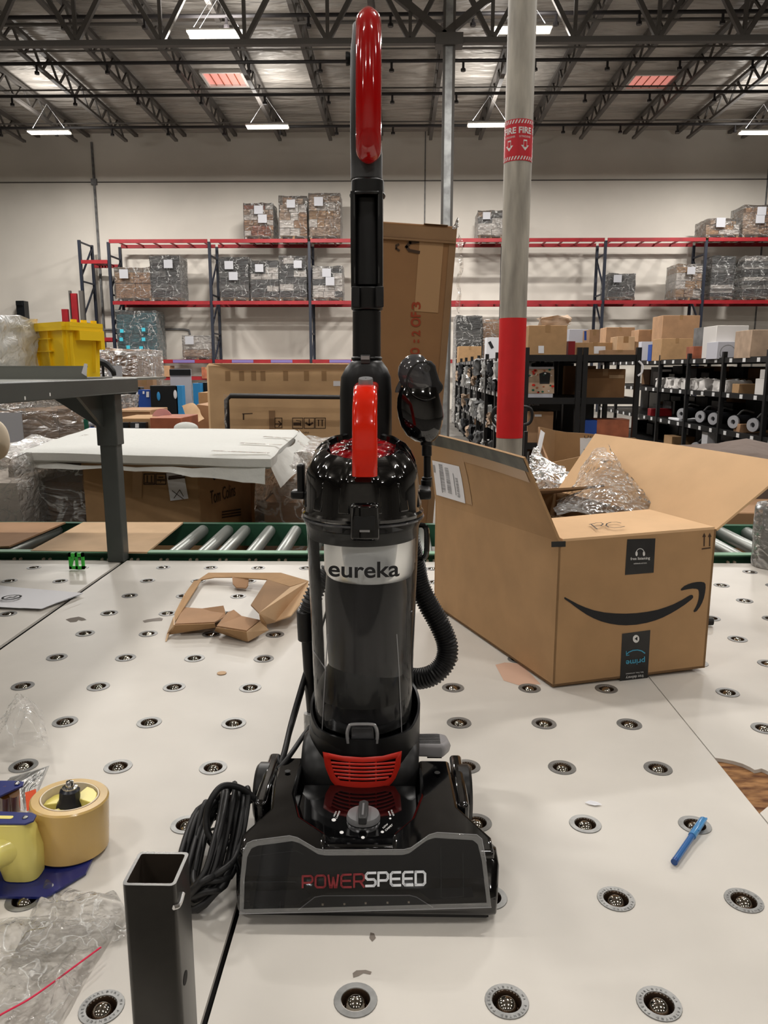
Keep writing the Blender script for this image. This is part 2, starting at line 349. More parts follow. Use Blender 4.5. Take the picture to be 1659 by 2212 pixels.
words = ['leftmost in view, at the upper left corner', 'second from the left, above the lit left fixture', 'third from the left', 'fourth from the left', 'fifth from the left, just left of the red skylight', 'passing right of the left red skylight', 'nearest left of the vacuum handle', 'mostly hidden behind the vacuum handle', 'just left of the rear column', 'passing behind the near column', 'first right of the near column', 'left of the right red skylight', 'just right of the right red skylight', 'second from the right edge', 'at the right edge of the roof']
pj = None
for x, w in zip(ends, words):
    j = joist('dark steel lattice roof joist, ' + w, x, pj); pj = pj or j
# girder across the hall
gz0 = 8.0; gz1 = 9.45; gy = 16.9
g = thing('roof_girder', 'deep steel lattice girder crossing the whole hall under the roof', 'girder', (0, gy, gz0))
O('bottom_chord', MB().box((0, gy, gz0), (40, 0.13, 0.11)), 'girder_steel', g)
O('top_chord', MB().box((0, gy, gz1), (40, 0.18, 0.14)), 'girder_steel', g)
gx = [e for e in [ends[0] - 3.4, ends[0] - 1.7] + ends + [13.1, 14.8]]
for a, b in zip(gx[:-1], gx[1:]):
    O('web_bar', MB().span((a, gy, gz1), ((a + b) / 2, gy, gz0), 0.09), 'girder_steel', g)
    O('web_bar', MB().span(((a + b) / 2, gy, gz0), (b, gy, gz1), 0.09), 'girder_steel', g)
    O('post_bar', MB().span(((a + b) / 2, gy, gz0), ((a + b) / 2, gy, gz1), 0.07), 'girder_steel', g)
for x, dx in ((W(960, 60, gy).x, 1.9),):
    for s_ in (-1, 1):
        O('brace', MB().span((x, gy, gz0 + .1), (x + s_ * dx, gy, gz1 + .1), 0.15), 'girder_steel', g)
# sprinkler pipes and bridging lines
for k, (y, lab) in enumerate([(31, 'nearest the camera, above the girder'), (132, 'second from the girder side'), (203, 'third, level with the red skylights'), (272, 'farthest, close to the far wall')]):
    p = G(829, y, 8.78); t = thing('sprinkler_pipe', 'black sprinkler pipe crossing under the roof, ' + lab, 'pipe', (0, p.y, 8.78), 'sprinkler pipes')
    O('pipe', MB().tube([(-18, p.y, 8.78), (18, p.y, 8.78)], 0.042, 8), 'pipe_black', t)
    src = None
    for q in range(-7, 8):
        if src is None: src = O('sprinkler_head', MB().tube([(-12.3, p.y, 8.74), (-12.3, p.y, 8.58)], 0.03, 6).tube([(-12.3, p.y, 8.6), (-12.3, p.y, 8.54)], 0.06, 6), 'pipe_black', t)
        else: clone_part(src, t, Matrix.Translation(((q + 7) * 1.73, 0, 0)))
for y, lab in ((47, 'just above the girder'), (105, 'nearest behind the girder'), (190, 'in the middle of the roof'), (263, 'by the far wall')):
    p = G(829, y, 9.0)
    tag(O('bridging_rod', MB().tube([(-18, p.y, 9.0), (18, p.y, 9.0)], 0.04 if y == 47 else 0.022, 6), 'joist_steel'), 'thin grey bridging rod across the joists, ' + lab, 'rod', 'bridging rods')
# skylights
for (pts, lab) in ((((434, 150), (522, 150), (535, 180), (450, 180)), 'left of the vacuum handle'), (((1370, 155), (1463, 155), (1440, 185), (1350, 185)), 'right of the near column')):
    q = [G(x, y, CEIL) for x, y in pts]; x0 = (q[0].x + q[3].x) / 2; x1 = (q[1].x + q[2].x) / 2; y0 = q[0].y; y1 = q[2].y
    t = thing('skylight', 'red-glowing barred roof skylight, ' + lab, 'skylight', ((x0 + x1) / 2, (y0 + y1) / 2, CEIL - .02), 'skylights')
    O('pane', MB().box(((x0 + x1) / 2, (y0 + y1) / 2, CEIL - .02), (x1 - x0, y1 - y0, .02)), 'skylight_glow', t)
    f = MB(); w = .07
    for a, b in (((x0, y0), (x1, y0)), ((x0, y1), (x1, y1)), ((x0, y0), (x0, y1)), ((x1, y0), (x1, y1))):
        f.span((*a, CEIL - .05), (*b, CEIL - .05), w, .1)
    O('frame', f, 'white_frame', t)
    for k in range(1, 5):
        xx = x0 + (x1 - x0) * k / 5; O('bar', MB().span((xx, y0, CEIL - .06), (xx, y1, CEIL - .06), .02), 'rust_goods', t)
# light fixtures
def fixture(x, y, label, proto=None):
    if proto: return dup(proto, (x - WM[proto.name].x, y - WM[proto.name].y, 0), label, 'high-bay tube lights')
    t = thing('ceiling_light', label, 'light', (x, y, FZ), 'high-bay tube lights')
    O('housing', MB().box((x, y, FZ + .03), (1.22, .12, .05)), 'fixture_white', t)
    for s_ in (-1, 1):
        O('reflector', MB().add([(x - .61, y, FZ + .05), (x + .61, y, FZ + .05), (x + .61, y + s_ * .2, FZ - .03), (x - .61, y + s_ * .2, FZ - .03)], [(0, 1, 2, 3)]), 'fixture_white', t, fix=False)
    for k in range(4): O('lamp_tube', MB().tube([(x - .58, y - .12 + .08 * k, FZ - .03), (x + .58, y - .12 + .08 * k, FZ - .03)], 0.018, 6), 'tube_glow', t)
    for s_ in (-1, 1): O('hanger', MB().tube([(x + s_ * .5, y, FZ + .05), (x, y, FZ + .75)], 0.006, 4), 'grey_goods', t)
    return t
labs = ['lit tube light hung just before the girder, left of the handle', 'lit tube light just behind the girder one, left of the handle', 'lit tube light half hidden behind the near column top', 'lit tube light farthest left, over the far left wall', 'lit tube light far back, just left of the handle', 'lit tube light far back, left of the near column', 'lit tube light cut by the right edge of the picture']
pf = None
for (x, y), l in zip(FIX_VIEW, labs):
    f = fixture(x, y, l, pf); pf = pf or f
for x, y in FIX_BACK:
    f = fixture(x, y, 'lit tube light above and behind the camera', pf)

# ------------------------------------------------------------------ columns
cx = .715; cy = 4.9
t = thing('support_column', 'worn off-white round pipe column with red tape band, nearest column', 'column', (cx, cy, 0))
O('pipe', MB().lathe([(.083, 0), (.083, CEIL)], 40, (cx, cy, 0)), 'column_paint', t)
O('tape_band', MB().lathe([(.0845, 1.043), (.0845, 1.786)], 40, (cx, cy, 0)), 'red_tape', t, label='wide red tape band')
sz0, sz1 = 2.69, 2.92
sg = O('fire_sign', MB().lathe([(.0845, sz0), (.0845, sz1)], 40, (cx, cy, 0)), 'sign_red', t, label='red and white fire sign wrapped on the pipe')
def cyl(u0, u1, z0, z1, R=.0855):   # u in metres along the surface from the side facing the camera
    a0 = -PI / 2 - math.atan2(cx, cy)*0 
    return lambda u, v: Vector((cx + R * math.cos(a0 + (u0 + (u1 - u0) * u) / R), cy + R * math.sin(a0 + (u0 + (u1 - u0) * u) / R), z0 + (z1 - z0) * v))
m = MB()
for k in range(-2, 2):
    u = -.012 + k * .1
    ptext('FIRE', (0, 0, 0), (1, 0, 0), (0, 0, 1), m, off=.03, fn=cyl(u, u + .084, 2.84, 2.875))
    ptext('EXTINGUISHER', (0, 0, 0), (1, 0, 0), (0, 0, 1), m, fn=cyl(u + .004, u + .08, 2.817, 2.828))
    f = cyl(u + .015, u + .069, 2.745, 2.805)
    m.add([f(a, b) for a, b in ((.28, 1), (.72, 1), (.72, .5), (1, .5), (.5, 0), (0, .5), (.28, .5))], [(0, 1, 2, 3, 4, 5, 6)])
for z in (2.695, 2.895):
    for k in range(-14, 14):
        f = cyl(k * .0185, k * .0185 + .018, z, z + .02); m.add([f(0, 0), f(.45, 0), f(1, 1), f(.55, 1)], [(0, 1, 2, 3)])
O('lettering', m, 'ink_white', sg, fix=False, smooth=0)
m = MB()
for k in range(-2, 2):
    f = cyl(-.012 + k * .1 + .033, -.012 + k * .1 + .051, 2.765, 2.797); m.add([f(a, b) for a, b in ((0, 0), (1, 0), (1, 1), (0, 1))], [(0, 1, 2, 3)])
for v in range(len(m.v)):
    p = Vector(m.v[v]); d = Vector((p.x - cx, p.y - cy, 0)).normalized() * .0006; m.v[v] = tuple(p + d)
O('arrow_inset', m, 'sign_red', sg, fix=False, smooth=0)
rx = W(967, 300, gy).x
t = thing('rear_column', 'slim grey steel column far back under the girder', 'column', (rx, gy, 0))
O('post', MB().box((rx, gy, CEIL / 2), (.2, .12, CEIL)), 'galvanised', t)
O('flange', MB().box((rx - .1, gy - .06, CEIL / 2), (.05, .03, CEIL)).box((rx + .1, gy - .06, CEIL / 2), (.05, .03, CEIL)), 'girder_steel', t)
O('collar', MB().box((rx, gy, gz0), (.55, .3, .22)), 'girder_steel', t)

# ------------------------------------------------------------------ pallet rack on the far wall
RY = 27.0; RB = 28.1
UX = [W(x, 652, RY).x for x in (242, 457, 670)]; step = 3.4; UX += [.35, 3.65, 6.98, 10.35, 13.75]
ZT, ZM, ZL = 5.75, 3.72, 1.74
def upright(x, h, label, proto=None):
    if proto: return dup(proto, (x - WM[proto.name].x, 0, 0), label)
    t = thing('rack_upright', label, 'rack upright', (x, RY, 0), 'pallet rack uprights')
    for y in (RY, RB): O('post', MB().box((x, y, h / 2), (.09, .09, h)), 'rack_blue', t)
    z = .3; s_ = 1
    while z + 1.1 < h:
        O('brace', MB().span((x, RY, z), (x, RB, z + 1.05), .05), 'rack_blue', t)
        O('strut', MB().span((x, RY, z + 1.1), (x, RB, z + 1.1), .05), 'rack_blue', t); z += 1.3
    return t
pu = None
for x, l in zip(UX, ['end frame at the left', 'second from the left end', 'third, left of the vacuum tube', 'hidden behind the vacuum and the tall box', 'beside the near column', 'right of the near column', 'between the grey pallet and the dark wrapped pallets', 'past the right edge']):
    u = upright(x, ZT - .02, 'dark blue steel rack upright frame, ' + l, pu); pu = pu or u
xl = W(172, 540, RY).x
t = thing('rack_upright', 'dark blue rack upright standing alone at the far left of the rack', 'rack upright', (xl, RY, 0), 'pallet rack uprights')
for y in (RY, RB): O('post', MB().box((xl, y, 2.9), (.09, .09, 5.8)), 'rack_blue', t)
for z in (.5, 1.9, 3.3, 4.6):
    O('brace', MB().span((xl, RY, z), (xl, RB, z + 1.1), .05), 'rack_blue', t); O('strut', MB().span((xl, RY, z + 1.15), (xl, RB, z + 1.15), .05), 'rack_blue', t)
def beams(x0, x1, z, label, m='rack_red', low=False):
    t = thing('rack_beam_level', label, 'rack level', ((x0 + x1) / 2, RY, z), 'pallet rack levels')
    for y in (RY - .05, RB): O('beam', MB().box(((x0 + x1) / 2, y, z), (x1 - x0 - .1, .05, .12)), m, t)
    n = 6
    for k in range(n):
        x = x0 + .25 + (x1 - x0 - .5) * k / (n - 1)
        O('cross_bar', MB().box((x, (RY + RB) / 2, z + .02), (.05, RB - RY, .04)), m if m != 'rack_lilac' else 'rack_red', t)
    if low:
        for k in (0, 2):
            O('lilac_cover', MB().box((x0 + (x1 - x0) * (.3 + .2 * k), RY - .08, z), ((x1 - x0) * .22, .02, .1)), 'rack_lilac', t)
    return t
bays = ['first bay from the left', 'second bay from the left', 'third bay, crossing behind the vacuum', 'bay hidden behind the tall box', 'bay right of the near column', 'bay above the open carton flaps', 'rightmost bay']
for i, b in enumerate(bays):
    beams(UX[i], UX[i + 1], ZT, 'red rack beams at the top level, ' + b)
    beams(UX[i], UX[i + 1], ZM, 'red rack beams at the middle level, ' + b)
    if i < 4: beams(UX[i], UX[i + 1], ZL, 'red and lilac rack beams at the low level, ' + b, low=True)
beams(xl, UX[0], W(205, 566, RY).z, 'short red rack beams between the lone upright and the rack'); beams(xl, UX[0], W(215, 733, RY).z, 'low short red rack beam left of the teal pallet')
beams(UX[0], UX[1], W(330, 817, RY).z, 'red rack beams near the floor, under the brown carton on the far rack')

# ------------------------------------------------------------------ wrapped pallet loads
def noisy_box(c, s, amp, n=(8, 6, 8), seed=0, round_=.0):
    """box surface of n cells pushed about by noise, as stretched film over cartons"""
    mb = MB(); c = Vector(c)
    def face(o, u, v, nu, nv):
        vs = []; fs = []
        for j in range(nv + 1):
            for i in range(nu + 1):
                p = Vector(o) + Vector(u) * (i / nu) + Vector(v) * (j / nv)
                d = noise.noise_vector(p * 1.7 * 3 + Vector((seed, seed * 2, 0)))
                vs.append(tuple(c + Vector((p.x * s[0], p.y * s[1], p.z * s[2])) + d * amp))
        for j in range(nv):
            for i in range(nu): a = j * (nu + 1) + i; fs.append((a, a + 1, a + nu + 2, a + nu + 1))
        mb.add(vs, fs)
    h = .5
    face((-h, -h, -h), (1, 0, 0), (0, 0, 1), n[0], n[2]); face((h, -h, -h), (0, 1, 0), (0, 0, 1), n[1], n[2])
    face((h, h, -h), (-1, 0, 0), (0, 0, 1), n[0], n[2]); face((-h, h, -h), (0, -1, 0), (0, 0, 1), n[1], n[2])
    face((-h, -h, h), (1, 0, 0), (0, 1, 0), n[0], n[1])
    return mb
def load(px0, px1, pyt, pyb, Y, label, cols, nx=3, nz=4, D=1.0, wood=True, group='wrapped pallets on the rack', wrap='stretch_wrap', labels=1, z0=None, jag=.06, shrink=0, paper='label_grey'):
    a = W(px0, pyb, Y); b = W(px1, pyt, Y); x0, x1 = a.x, b.x; zb = a.z if z0 is None else z0; zt = b.z; xm = (x0 + x1) / 2
    t = thing('wrapped_pallet', label, 'pallet load', (xm, Y + D / 2, zb), group)
    w = x1 - x0; ph = .12 if wood else 0
    if wood:
        m = MB()
        for k in range(5): m.box((xm, Y + .08 + (D - .16) * k / 4, zb + ph - .01), (w, .12, .02))
        for k in (-1, 0, 1): m.box((xm + k * (w / 2 - .06), Y + D / 2, zb + ph / 2 - .01), (.08, D, ph - .02))
        O('pallet', m, 'pallet_wood', t)
    rnd = random.Random(sum(map(ord, label))); h = (zt - zb - ph) / nz
    for j in range(nz):
        n = nx + rnd.choice((-1, 0, 0, 1)) if nx > 1 else 1; n = max(1, n); cuts = [0] + sorted(rnd.uniform(.0, .12) + (k / n) for k in range(1, n)) + [1]
        sh = shrink * w * max(0, j - nz * .55) / nz
        for k in range(n):
            u0 = x0 + sh + (w - 2 * sh) * cuts[k]; u1 = x0 + sh + (w - 2 * sh) * cuts[k + 1]
            hh = h * (1 if j < nz - 1 else rnd.uniform(.7, 1.0)); dy = rnd.uniform(0, jag)
            O('carton', MB().box(((u0 + u1) / 2, Y + .02 + dy + (D - .04 - dy) / 2, zb + ph + h * j + hh / 2), (u1 - u0 - .015, D - .04 - dy, hh - .012)), rnd.choice(cols), t)
    O('stretch_film', noisy_box((xm, Y + D / 2, (zb + zt) / 2 + .02), (w + .02, D + .02, zt - zb), .03, (12, 6, 14), seed=len(label)), wrap, t)
    for k in range(labels):
        lx = xm + w * rnd.uniform(-.25, .2); lz = zb + (zt - zb) * (.82 - .25 * k)
        O('paper_label', MB().box((lx, Y - .07, lz), (min(.3, w * .3), .01, min(.3, w * .27))), paper, t)
    return t
BR = ['cardboard', 'pale_goods', 'cardboard_warm', 'white_goods']; DK = ['dark_goods', 'dark_goods', 'dark_goods', 'grey_goods']; RU = ['rust_goods', 'white_goods', 'pale_goods', 'cardboard_warm']
zt_, zm_, zl_ = ZT + .06, ZM + .06, ZL + .06
load(528, 589, 440, 517, RY, 'wrapped pallet of small red-brown cartons on the top level, leftmost there', RU, 4, 6, z0=zt_, labels=2)
load(604, 662, 424, 518, RY, 'wrapped pallet of pale mixed cartons on the top level, middle of three', ['white_goods', 'pale_goods', 'cardboard_warm', 'white_goods'], 3, 5, z0=zt_, labels=1, shrink=.5)
load(668, 734, 418, 518, RY, 'tall wrapped pallet of tan cartons on the top level, nearest the vacuum', ['pale_goods', 'pale_goods', 'cardboard', 'white_goods'], 3, 5, z0=zt_)
load(1032, 1088, 456, 522, RY, 'grey and tan wrapped pallet on the top level, left of the near column', ['grey_goods', 'pale_goods', 'white_goods'], 2, 4, z0=zt_)
load(1524, 1600, 474, 522, RY, 'slumped wrapped pallet of pale goods on the top level at right', ['white_goods', 'pale_goods', 'cardboard'], 3, 3, z0=zt_, shrink=1.0)
load(1602, 1672, 444, 522, RY, 'taller brown wrapped pallet on the top level, cut by the right edge', ['cardboard_warm', 'cardboard', 'pale_goods'], 2, 4, z0=zt_, labels=2, shrink=.4)
load(250, 324, 579, 648, RY, 'brown wrapped pallet at the left end of the middle level', ['cardboard_warm', 'cardboard_warm', 'cardboard'], 2, 2, z0=zm_)
load(328, 386, 553, 648, RY, 'tall dark wrapped pallet beside the brown one on the middle level', DK, 2, 6, z0=zm_)
load(476, 535, 556, 650, RY, 'dark grey wrapped pallet with a tan label, middle level second bay', DK, 2, 6, z0=zm_, labels=2)
load(543, 600, 564, 650, RY, 'black wrapped pallet, second of the dark row on the middle level', ['dark_goods', 'dark_goods', 'white_goods'], 3, 6, z0=zm_)
load(605, 661, 554, 650, RY, 'grey wrapped pallet with white cartons, third of the dark row on the middle level', ['grey_goods', 'dark_goods', 'white_goods'], 2, 6, z0=zm_, shrink=.5)
load(676, 739, 576, 652, RY, 'mixed white and brown wrapped pallet on the middle level, nearest the vacuum', ['white_goods', 'cardboard_warm', 'dark_goods', 'white_goods'], 3, 5, z0=zm_, labels=2)
load(1312, 1373, 592, 655, RY, 'small grey wrapped pallet alone on the middle level at right', ['grey_goods', 'dark_goods'], 3, 4, z0=zm_)
load(1458, 1521, 571, 655, RY, 'white and tan wrapped pallet on the middle level beside a rack upright', ['white_goods', 'pale_goods', 'cardboard'], 2, 4, z0=zm_)
load(1533, 1590, 554, 655, RY, 'silver-black wrapped pallet on the middle level right of the upright', ['dark_goods', 'white_goods', 'grey_goods'], 1, 10, z0=zm_, jag=.1, labels=0)
load(1603, 1668, 554, 655, RY, 'silver-black wrapped pallet on the middle level cut by the right edge', ['dark_goods', 'white_goods', 'grey_goods'], 1, 10, z0=zm_, jag=.1, labels=0)
load(256, 336, 672, 768, RY, 'teal boxed wrapped pallet with cyan squares on the low level', ['teal_goods', 'teal_goods', 'teal_goods'], 2, 4, z0=zl_, labels=0)
load(396, 456, 726, 772, RY, 'low silver-brown wrapped pallet on the low level', ['pale_goods', 'white_goods', 'cardboard_dark'], 1, 3, z0=zl_)
tp = [o for o in bpy.data.objects if o.name.startswith('wrapped_pallet') and 'teal' in str(o.get('label'))][0]
for px, py in ((262, 733), (310, 733), (277, 750), (305, 752), (263, 715), (310, 712)):
    q = W(px, py, RY - .08); O('cyan_square', MB().box(q, (.12, .02, .12)), 'cyan', tp)
load(985, 1040, 683, 765, 20.5, z0=0.0, label= 'grey wrapped stack behind the black shelving, right of the tall carton', cols=['dark_goods', 'grey_goods', 'white_goods'], nx=1, nz=8, wood=False, group='wrapped stacks on the floor', labels=0)
load(1043, 1082, 692, 768, 20.5, z0=0.0, label= 'brown wrapped stack behind the black shelving, beside the near column', cols=['cardboard_warm', 'pale_goods'], nx=1, nz=5, wood=False, group='wrapped stacks on the floor')
# red beams stored upright at the left wall, dark wall box
for k, (x0, x1, yt, m_, l) in enumerate([(134, 147, 668, 'rack_red', 'short red steel frame standing at the far left'), (152, 166, 634, 'rack_red', 'tall red steel beam standing upright at far left'), (149, 153, 628, 'joist_steel', 'thin dark steel bar standing before the red beam'), (171, 179, 628, 'joist_steel', 'dark brown steel bar standing beside the rack upright')]):
    a = W(x0, yt, 26.6); b = W(x1, yt, 26.6); tag(O('steel_beam', MB().box(((a.x + b.x) / 2, 26.6, a.z / 2), (b.x - a.x, .12, a.z)), m_), l, 'beam')
a = W(36, 650, 28.3); b = W(59, 720, 28.3)
tag(O('wall_box', MB().box(((a.x + b.x) / 2, 28.4, (a.z + b.z) / 2), (b.x - a.x, .35, a.z - b.z)).box(((a.x + b.x) / 2, 28.2, a.z - .1), (b.x - a.x - .06, .1, .14)), 'box_black'), 'black box mounted on the far wall above the plastic bag', 'box')
# ------------------------------------------------------------------ ball transfer table
TH = .006
tb = thing('ball_transfer_table', 'off-white ball transfer table that carries the vacuum and the open carton', 'table', (0, 1.4, 0))
def holed(x0, x1, y0, y1, xs, ys, dx, dy, r=.0146, n=24):
    """panel top with round holes at the ball transfers"""
    m = MB(); bx = [x0] + [xs[0] - dx / 2 + dx * i for i in range(len(xs) + 1)] + [x1]; by = [y0] + [ys[0] - dy / 2 + dy * i for i in range(len(ys) + 1)] + [y1]
    for i in range(len(bx) - 1):
        for j in range(len(by) - 1):
            a, b, c, d = bx[i], bx[i + 1], by[j], by[j + 1]
            if 1 <= i <= len(xs) and 1 <= j <= len(ys):
                ox, oy = xs[i - 1], ys[j - 1]; ring = []; sq = []; low = []
                for k in range(n):
                    t_ = 2 * PI * k / n + PI / n * 0; cx_, sy_ = math.cos(t_), math.sin(t_)
                    ring.append((ox + r * cx_, oy + r * sy_, T)); low.append((ox + r * cx_, oy + r * sy_, T - TH))
                    q = max(abs(cx_), abs(sy_)); u = cx_ / q; v = sy_ / q
                    sq.append((ox + u * (b - ox if u > 0 else ox - a), oy + v * (d - oy if v > 0 else oy - c), T))
                m.add(sq + ring + low, [(k, (k + 1) % n, n + (k + 1) % n, n + k) for k in range(n)] + [(n + k, n + (k + 1) % n, 2 * n + (k + 1) % n, 2 * n + k) for k in range(n)])
            else: m.add([(a, c, T), (b, c, T), (b, d, T), (a, d, T)], [(0, 1, 2, 3)])
    for (a, c), (b, d) in (((x0, y0), (x1, y0)), ((x1, y0), (x1, y1)), ((x1, y1), (x0, y1)), ((x0, y1), (x0, y0))):
        m.add([(a, c, T), (a, c, T - TH), (b, d, T - TH), (b, d, T)], [(0, 1, 2, 3)])
    return m
YE = 2.435; g2 = .0035
fr = lambda s, d, n: [s + d * i for i in range(n)]
def shave(m):  # bevelled far-left corner is left square
    return m
panels = [
  (-.905 + .005, -.187 - g2, .32, YE, fr(-.752, .1528, 4), fr(.647 - .1546 * 2, .1546, 14), .1528, .1546),
  (-.187 + g2, .520 - .001, .32, YE, fr(-.041, .1523, 4), fr(.661 - .1525 * 2, .1531, 14), .1523, .1531),
  (-1.62, -.905 - .009, .32, YE, fr(-1.473, .1535, 4), fr(1.25 - .1555 * 5, .1555, 13), .1535, .1555)]
for k, (x0, x1, y0, y1, xs, ys, dx, dy) in enumerate(panels):
    O('table_panel', holed(x0, x1, y0, y1, xs, ys, dx, dy), 'panel_white', tb, fix=False, smooth=0)
xsC = fr(.650, .1515, 4); ysC = fr(1.263, .1518, 8)
O('table_panel', holed(.521, 1.24, 1.187, YE, xsC, ysC, .1515, .1518), 'panel_white', tb, fix=False, smooth=0)
notch = [(1545, 1637), (1560, 1639), (1585, 1644), (1605, 1650), (1620, 1657), (1630, 1663), (1637, 1662), (1645, 1660), (1655, 1664), (1672, 1674), (1690, 1695), (1676, 1722), (1659, 1742), (1648, 1751), (1638, 1756)]
npts = [G(x, y, T) for x, y in notch]; npts[0].x = .521; npts[-1].x = .521
poly = [(.521, 1.187), (1.24, 1.187), (1.24, .32), (.521, .32), (.521, npts[-1].y)] + [(p.x, p.y) for p in npts[::-1][1:-1]] + [(.521, npts[0].y)]
O('table_panel', MB().prism(poly, T - TH, T), 'panel_white', tb, smooth=0, label='panel with a broken-out corner')
O('particle_board', MB().box((.62, 1.08, T - TH - .001), (.2, .25, .002)), 'particle_board', tb, label='bare brown particle board where the laminate has broken away')
O('table_frame', MB().box((-.19, 1.38, T - .028), (2.86, 2.1, .02)), 'gap_dark', tb)
O('table_leg', MB().box((-1.5, .5, .41), (.08, .08, .82)), 'grey_steel', tb); O('table_leg', MB().box((1.1, .5, .41), (.08, .08, .82)), 'grey_steel', tb)
O('table_leg', MB().box((-1.5, 2.3, .41), (.08, .08, .82)), 'grey_steel', tb); O('table_leg', MB().box((1.1, 2.3, .41), (.08, .08, .82)), 'grey_steel', tb)
# ball transfers
b0 = Vector((-.041, .661 + .1531 * 0, 0))
ring = O('ball_transfer', MB().lathe([(.0222, 0.0), (.0218, .0010), (.0150, .0010), (.0146, .0002), (.0142, -.006), (.0135, -.012), (.0001, -.0145)], 28, (b0.x, b0.y, T + .0001)), 'ring_steel', tb)
ring.data.materials.append(MATS['cup_dark'])
for p in ring.data.polygons:
    c = p.center + WM[tb.name] - Vector((b0.x, b0.y, 0))
    if math.hypot(c.x, c.y) < .0147: p.material_index = 1
ball = O('ball', MB().sphere((b0.x, b0.y, T - .0075), .0112, 20, 12), 'ball_steel', ring)
def put_ball(x, y):
    M = Matrix.Translation((x - b0.x, y - b0.y, 0)); r = clone_part(ring, tb, M)
    b = ball.copy(); COL.objects.link(b); b.parent = r; WM[b.name] = WM[tb.name]; return r
nearest = []
for k, (x0, x1, y0, y1, xs, ys, dx, dy) in enumerate(panels):
    for x in xs:
        for y in ys:
            if abs(x - b0.x) < .01 and abs(y - b0.y) < .01: continue
            if y < .6: continue
            put_ball(x, y)
for x in xsC:
    for y in ysC: put_ball(x, y)
# engraving on the nearest rings
for (x, y) in ((.1113, .661), (.2636, .661), (-.2936, .6475), (.2636, .8141), (.4159, .8141)):
    m = MB(); s = 'MARLBORO MA PATENTED PRESS'
    for k, ch in enumerate(s):
        if ch == ' ': continue
        a = 2.6 - 2 * PI * k / len(s); uv, f = glyphs(ch, res=1)
        m.add([(x + (.0170 + .0026 * v) * math.cos(a - (u - .5) * .13), y + (.0170 + .0026 * v) * math.sin(a - (u - .5) * .13), T + .0013) for u, v in uv], f)
    O('ring_engraving', m, 'charcoal', tb, fix=False, smooth=0)
# marks on the panels
def mark(name, pts, m, z=.0004, label=None):
    ps = [G(x, y, T + z) for x, y in pts]; O(name, MB().add(ps, [tuple(range(len(ps)))]), m, tb, label=label, smooth=0)
mark('tape_residue', [(142, 1338), (152, 1335), (170, 1332), (181, 1335), (187, 1339), (176, 1341), (170, 1339), (165, 1343), (152, 1344)], 'residue', label='grey patch of tape residue')
mark('tape_residue', [(308, 1341), (318, 1338), (345, 1334), (352, 1336), (350, 1341), (330, 1342), (312, 1345)], 'residue')
mark('stain', [(1070, 1436), (1090, 1431), (1125, 1433), (1168, 1478), (1120, 1480), (1088, 1470)], 'stain', label='pinkish stain beside the open carton')
mark('scuff', [(762, 2102), (770, 2096), (790, 2095), (803, 2099), (800, 2105), (785, 2102), (775, 2108), (763, 2112)], 'residue')
mark('scuff', [(800, 2014), (808, 2016), (812, 2026), (804, 2034), (798, 2026)], 'residue')

# ------------------------------------------------------------------ roller conveyor behind the table
CZB = T - .004; yf = 2.485; yb = 2.95
t = thing('roller_conveyor', 'green-railed roller conveyor running behind the table', 'conveyor', (0, 2.72, 0))
for y, nm in ((yf, 'f'), (yb, 'b')):
    O('rail', MB().box((0, y, CZB - .02), (6, .006, .085)).box((0, y + (.012 if y == yb else -.012), CZB + .022), (6, .03, .005)).box((0, y + (.012 if y == yb else -.012), CZB - .062), (6, .03, .005)), 'rail_green', t)
O('rail_lip', MB().box((0, yf - .014, CZB + .026), (6, .034, .004)), 'rail_edge', t)
bolt = None
for k in range(46):
    x = -2.2 + .1 * k
    for dx in (0, .022):
        if bolt is None: bolt = O('bolt', MB().tube([(x, yf - .004, CZB - .003), (x, yf - .012, CZB - .003)], .005, 6), 'cream', t)
        else: clone_part(bolt, t, Matrix.Translation((.1 * k + dx, 0, 0)))
rol = None
slots = [-1.98, -1.88, -1.62, -1.42, -1.36, -1.16, -1.06, -.775, -.676, -.607, -.508, -.405, -.30, -.2, -.1, 0, .1, .2, .3, .4, .5, .6, .7, .8, .9, 1.0, 1.16, 1.27, 1.37, 1.47, 1.6, 1.7, 1.8]
for x in slots:
    if rol is None: rol = O('roller', MB().lathe([(.001, 0), (.020, 0), (.0225, .004), (.0225, yb - yf - .014), (.020, yb - yf - .01), (.001, yb - yf - .01)], 20, (0, 0, 0), Matrix.Translation((x, yf + .005, CZB - .002)) @ Matrix.Rotation(-PI / 2, 4, 'X')), 'roller_steel', t)
    else: clone_part(rol, t, Matrix.Translation((x - slots[0], 0, 0)))
for x in (-1.9, 1.9):
    for y in (yf, yb): O('conveyor_leg', MB().box((x, y, .39), (.05, .05, .78)), 'rail_green', t)
# cardboard sheets lying on the rollers
zc = CZB + .0235
def sheet(pxs, label, m='cardboard_pale', z=zc, th=.006):
    ps = [G(x, y, z) for x, y in pxs]; return tag(O('cardboard_sheet', MB().slab(ps, (0, 0, th)), m, smooth=0), label, 'cardboard')
sheet([(-70, 1187), (20, 1183), (142, 1131), (-60, 1131)], 'flat cardboard sheet on the conveyor at the left edge', 'cardboard_warm')
sheet([(66, 1193), (318, 1196), (396, 1131), (180, 1131)], 'flat cardboard sheet on the conveyor behind the grey shelf post')

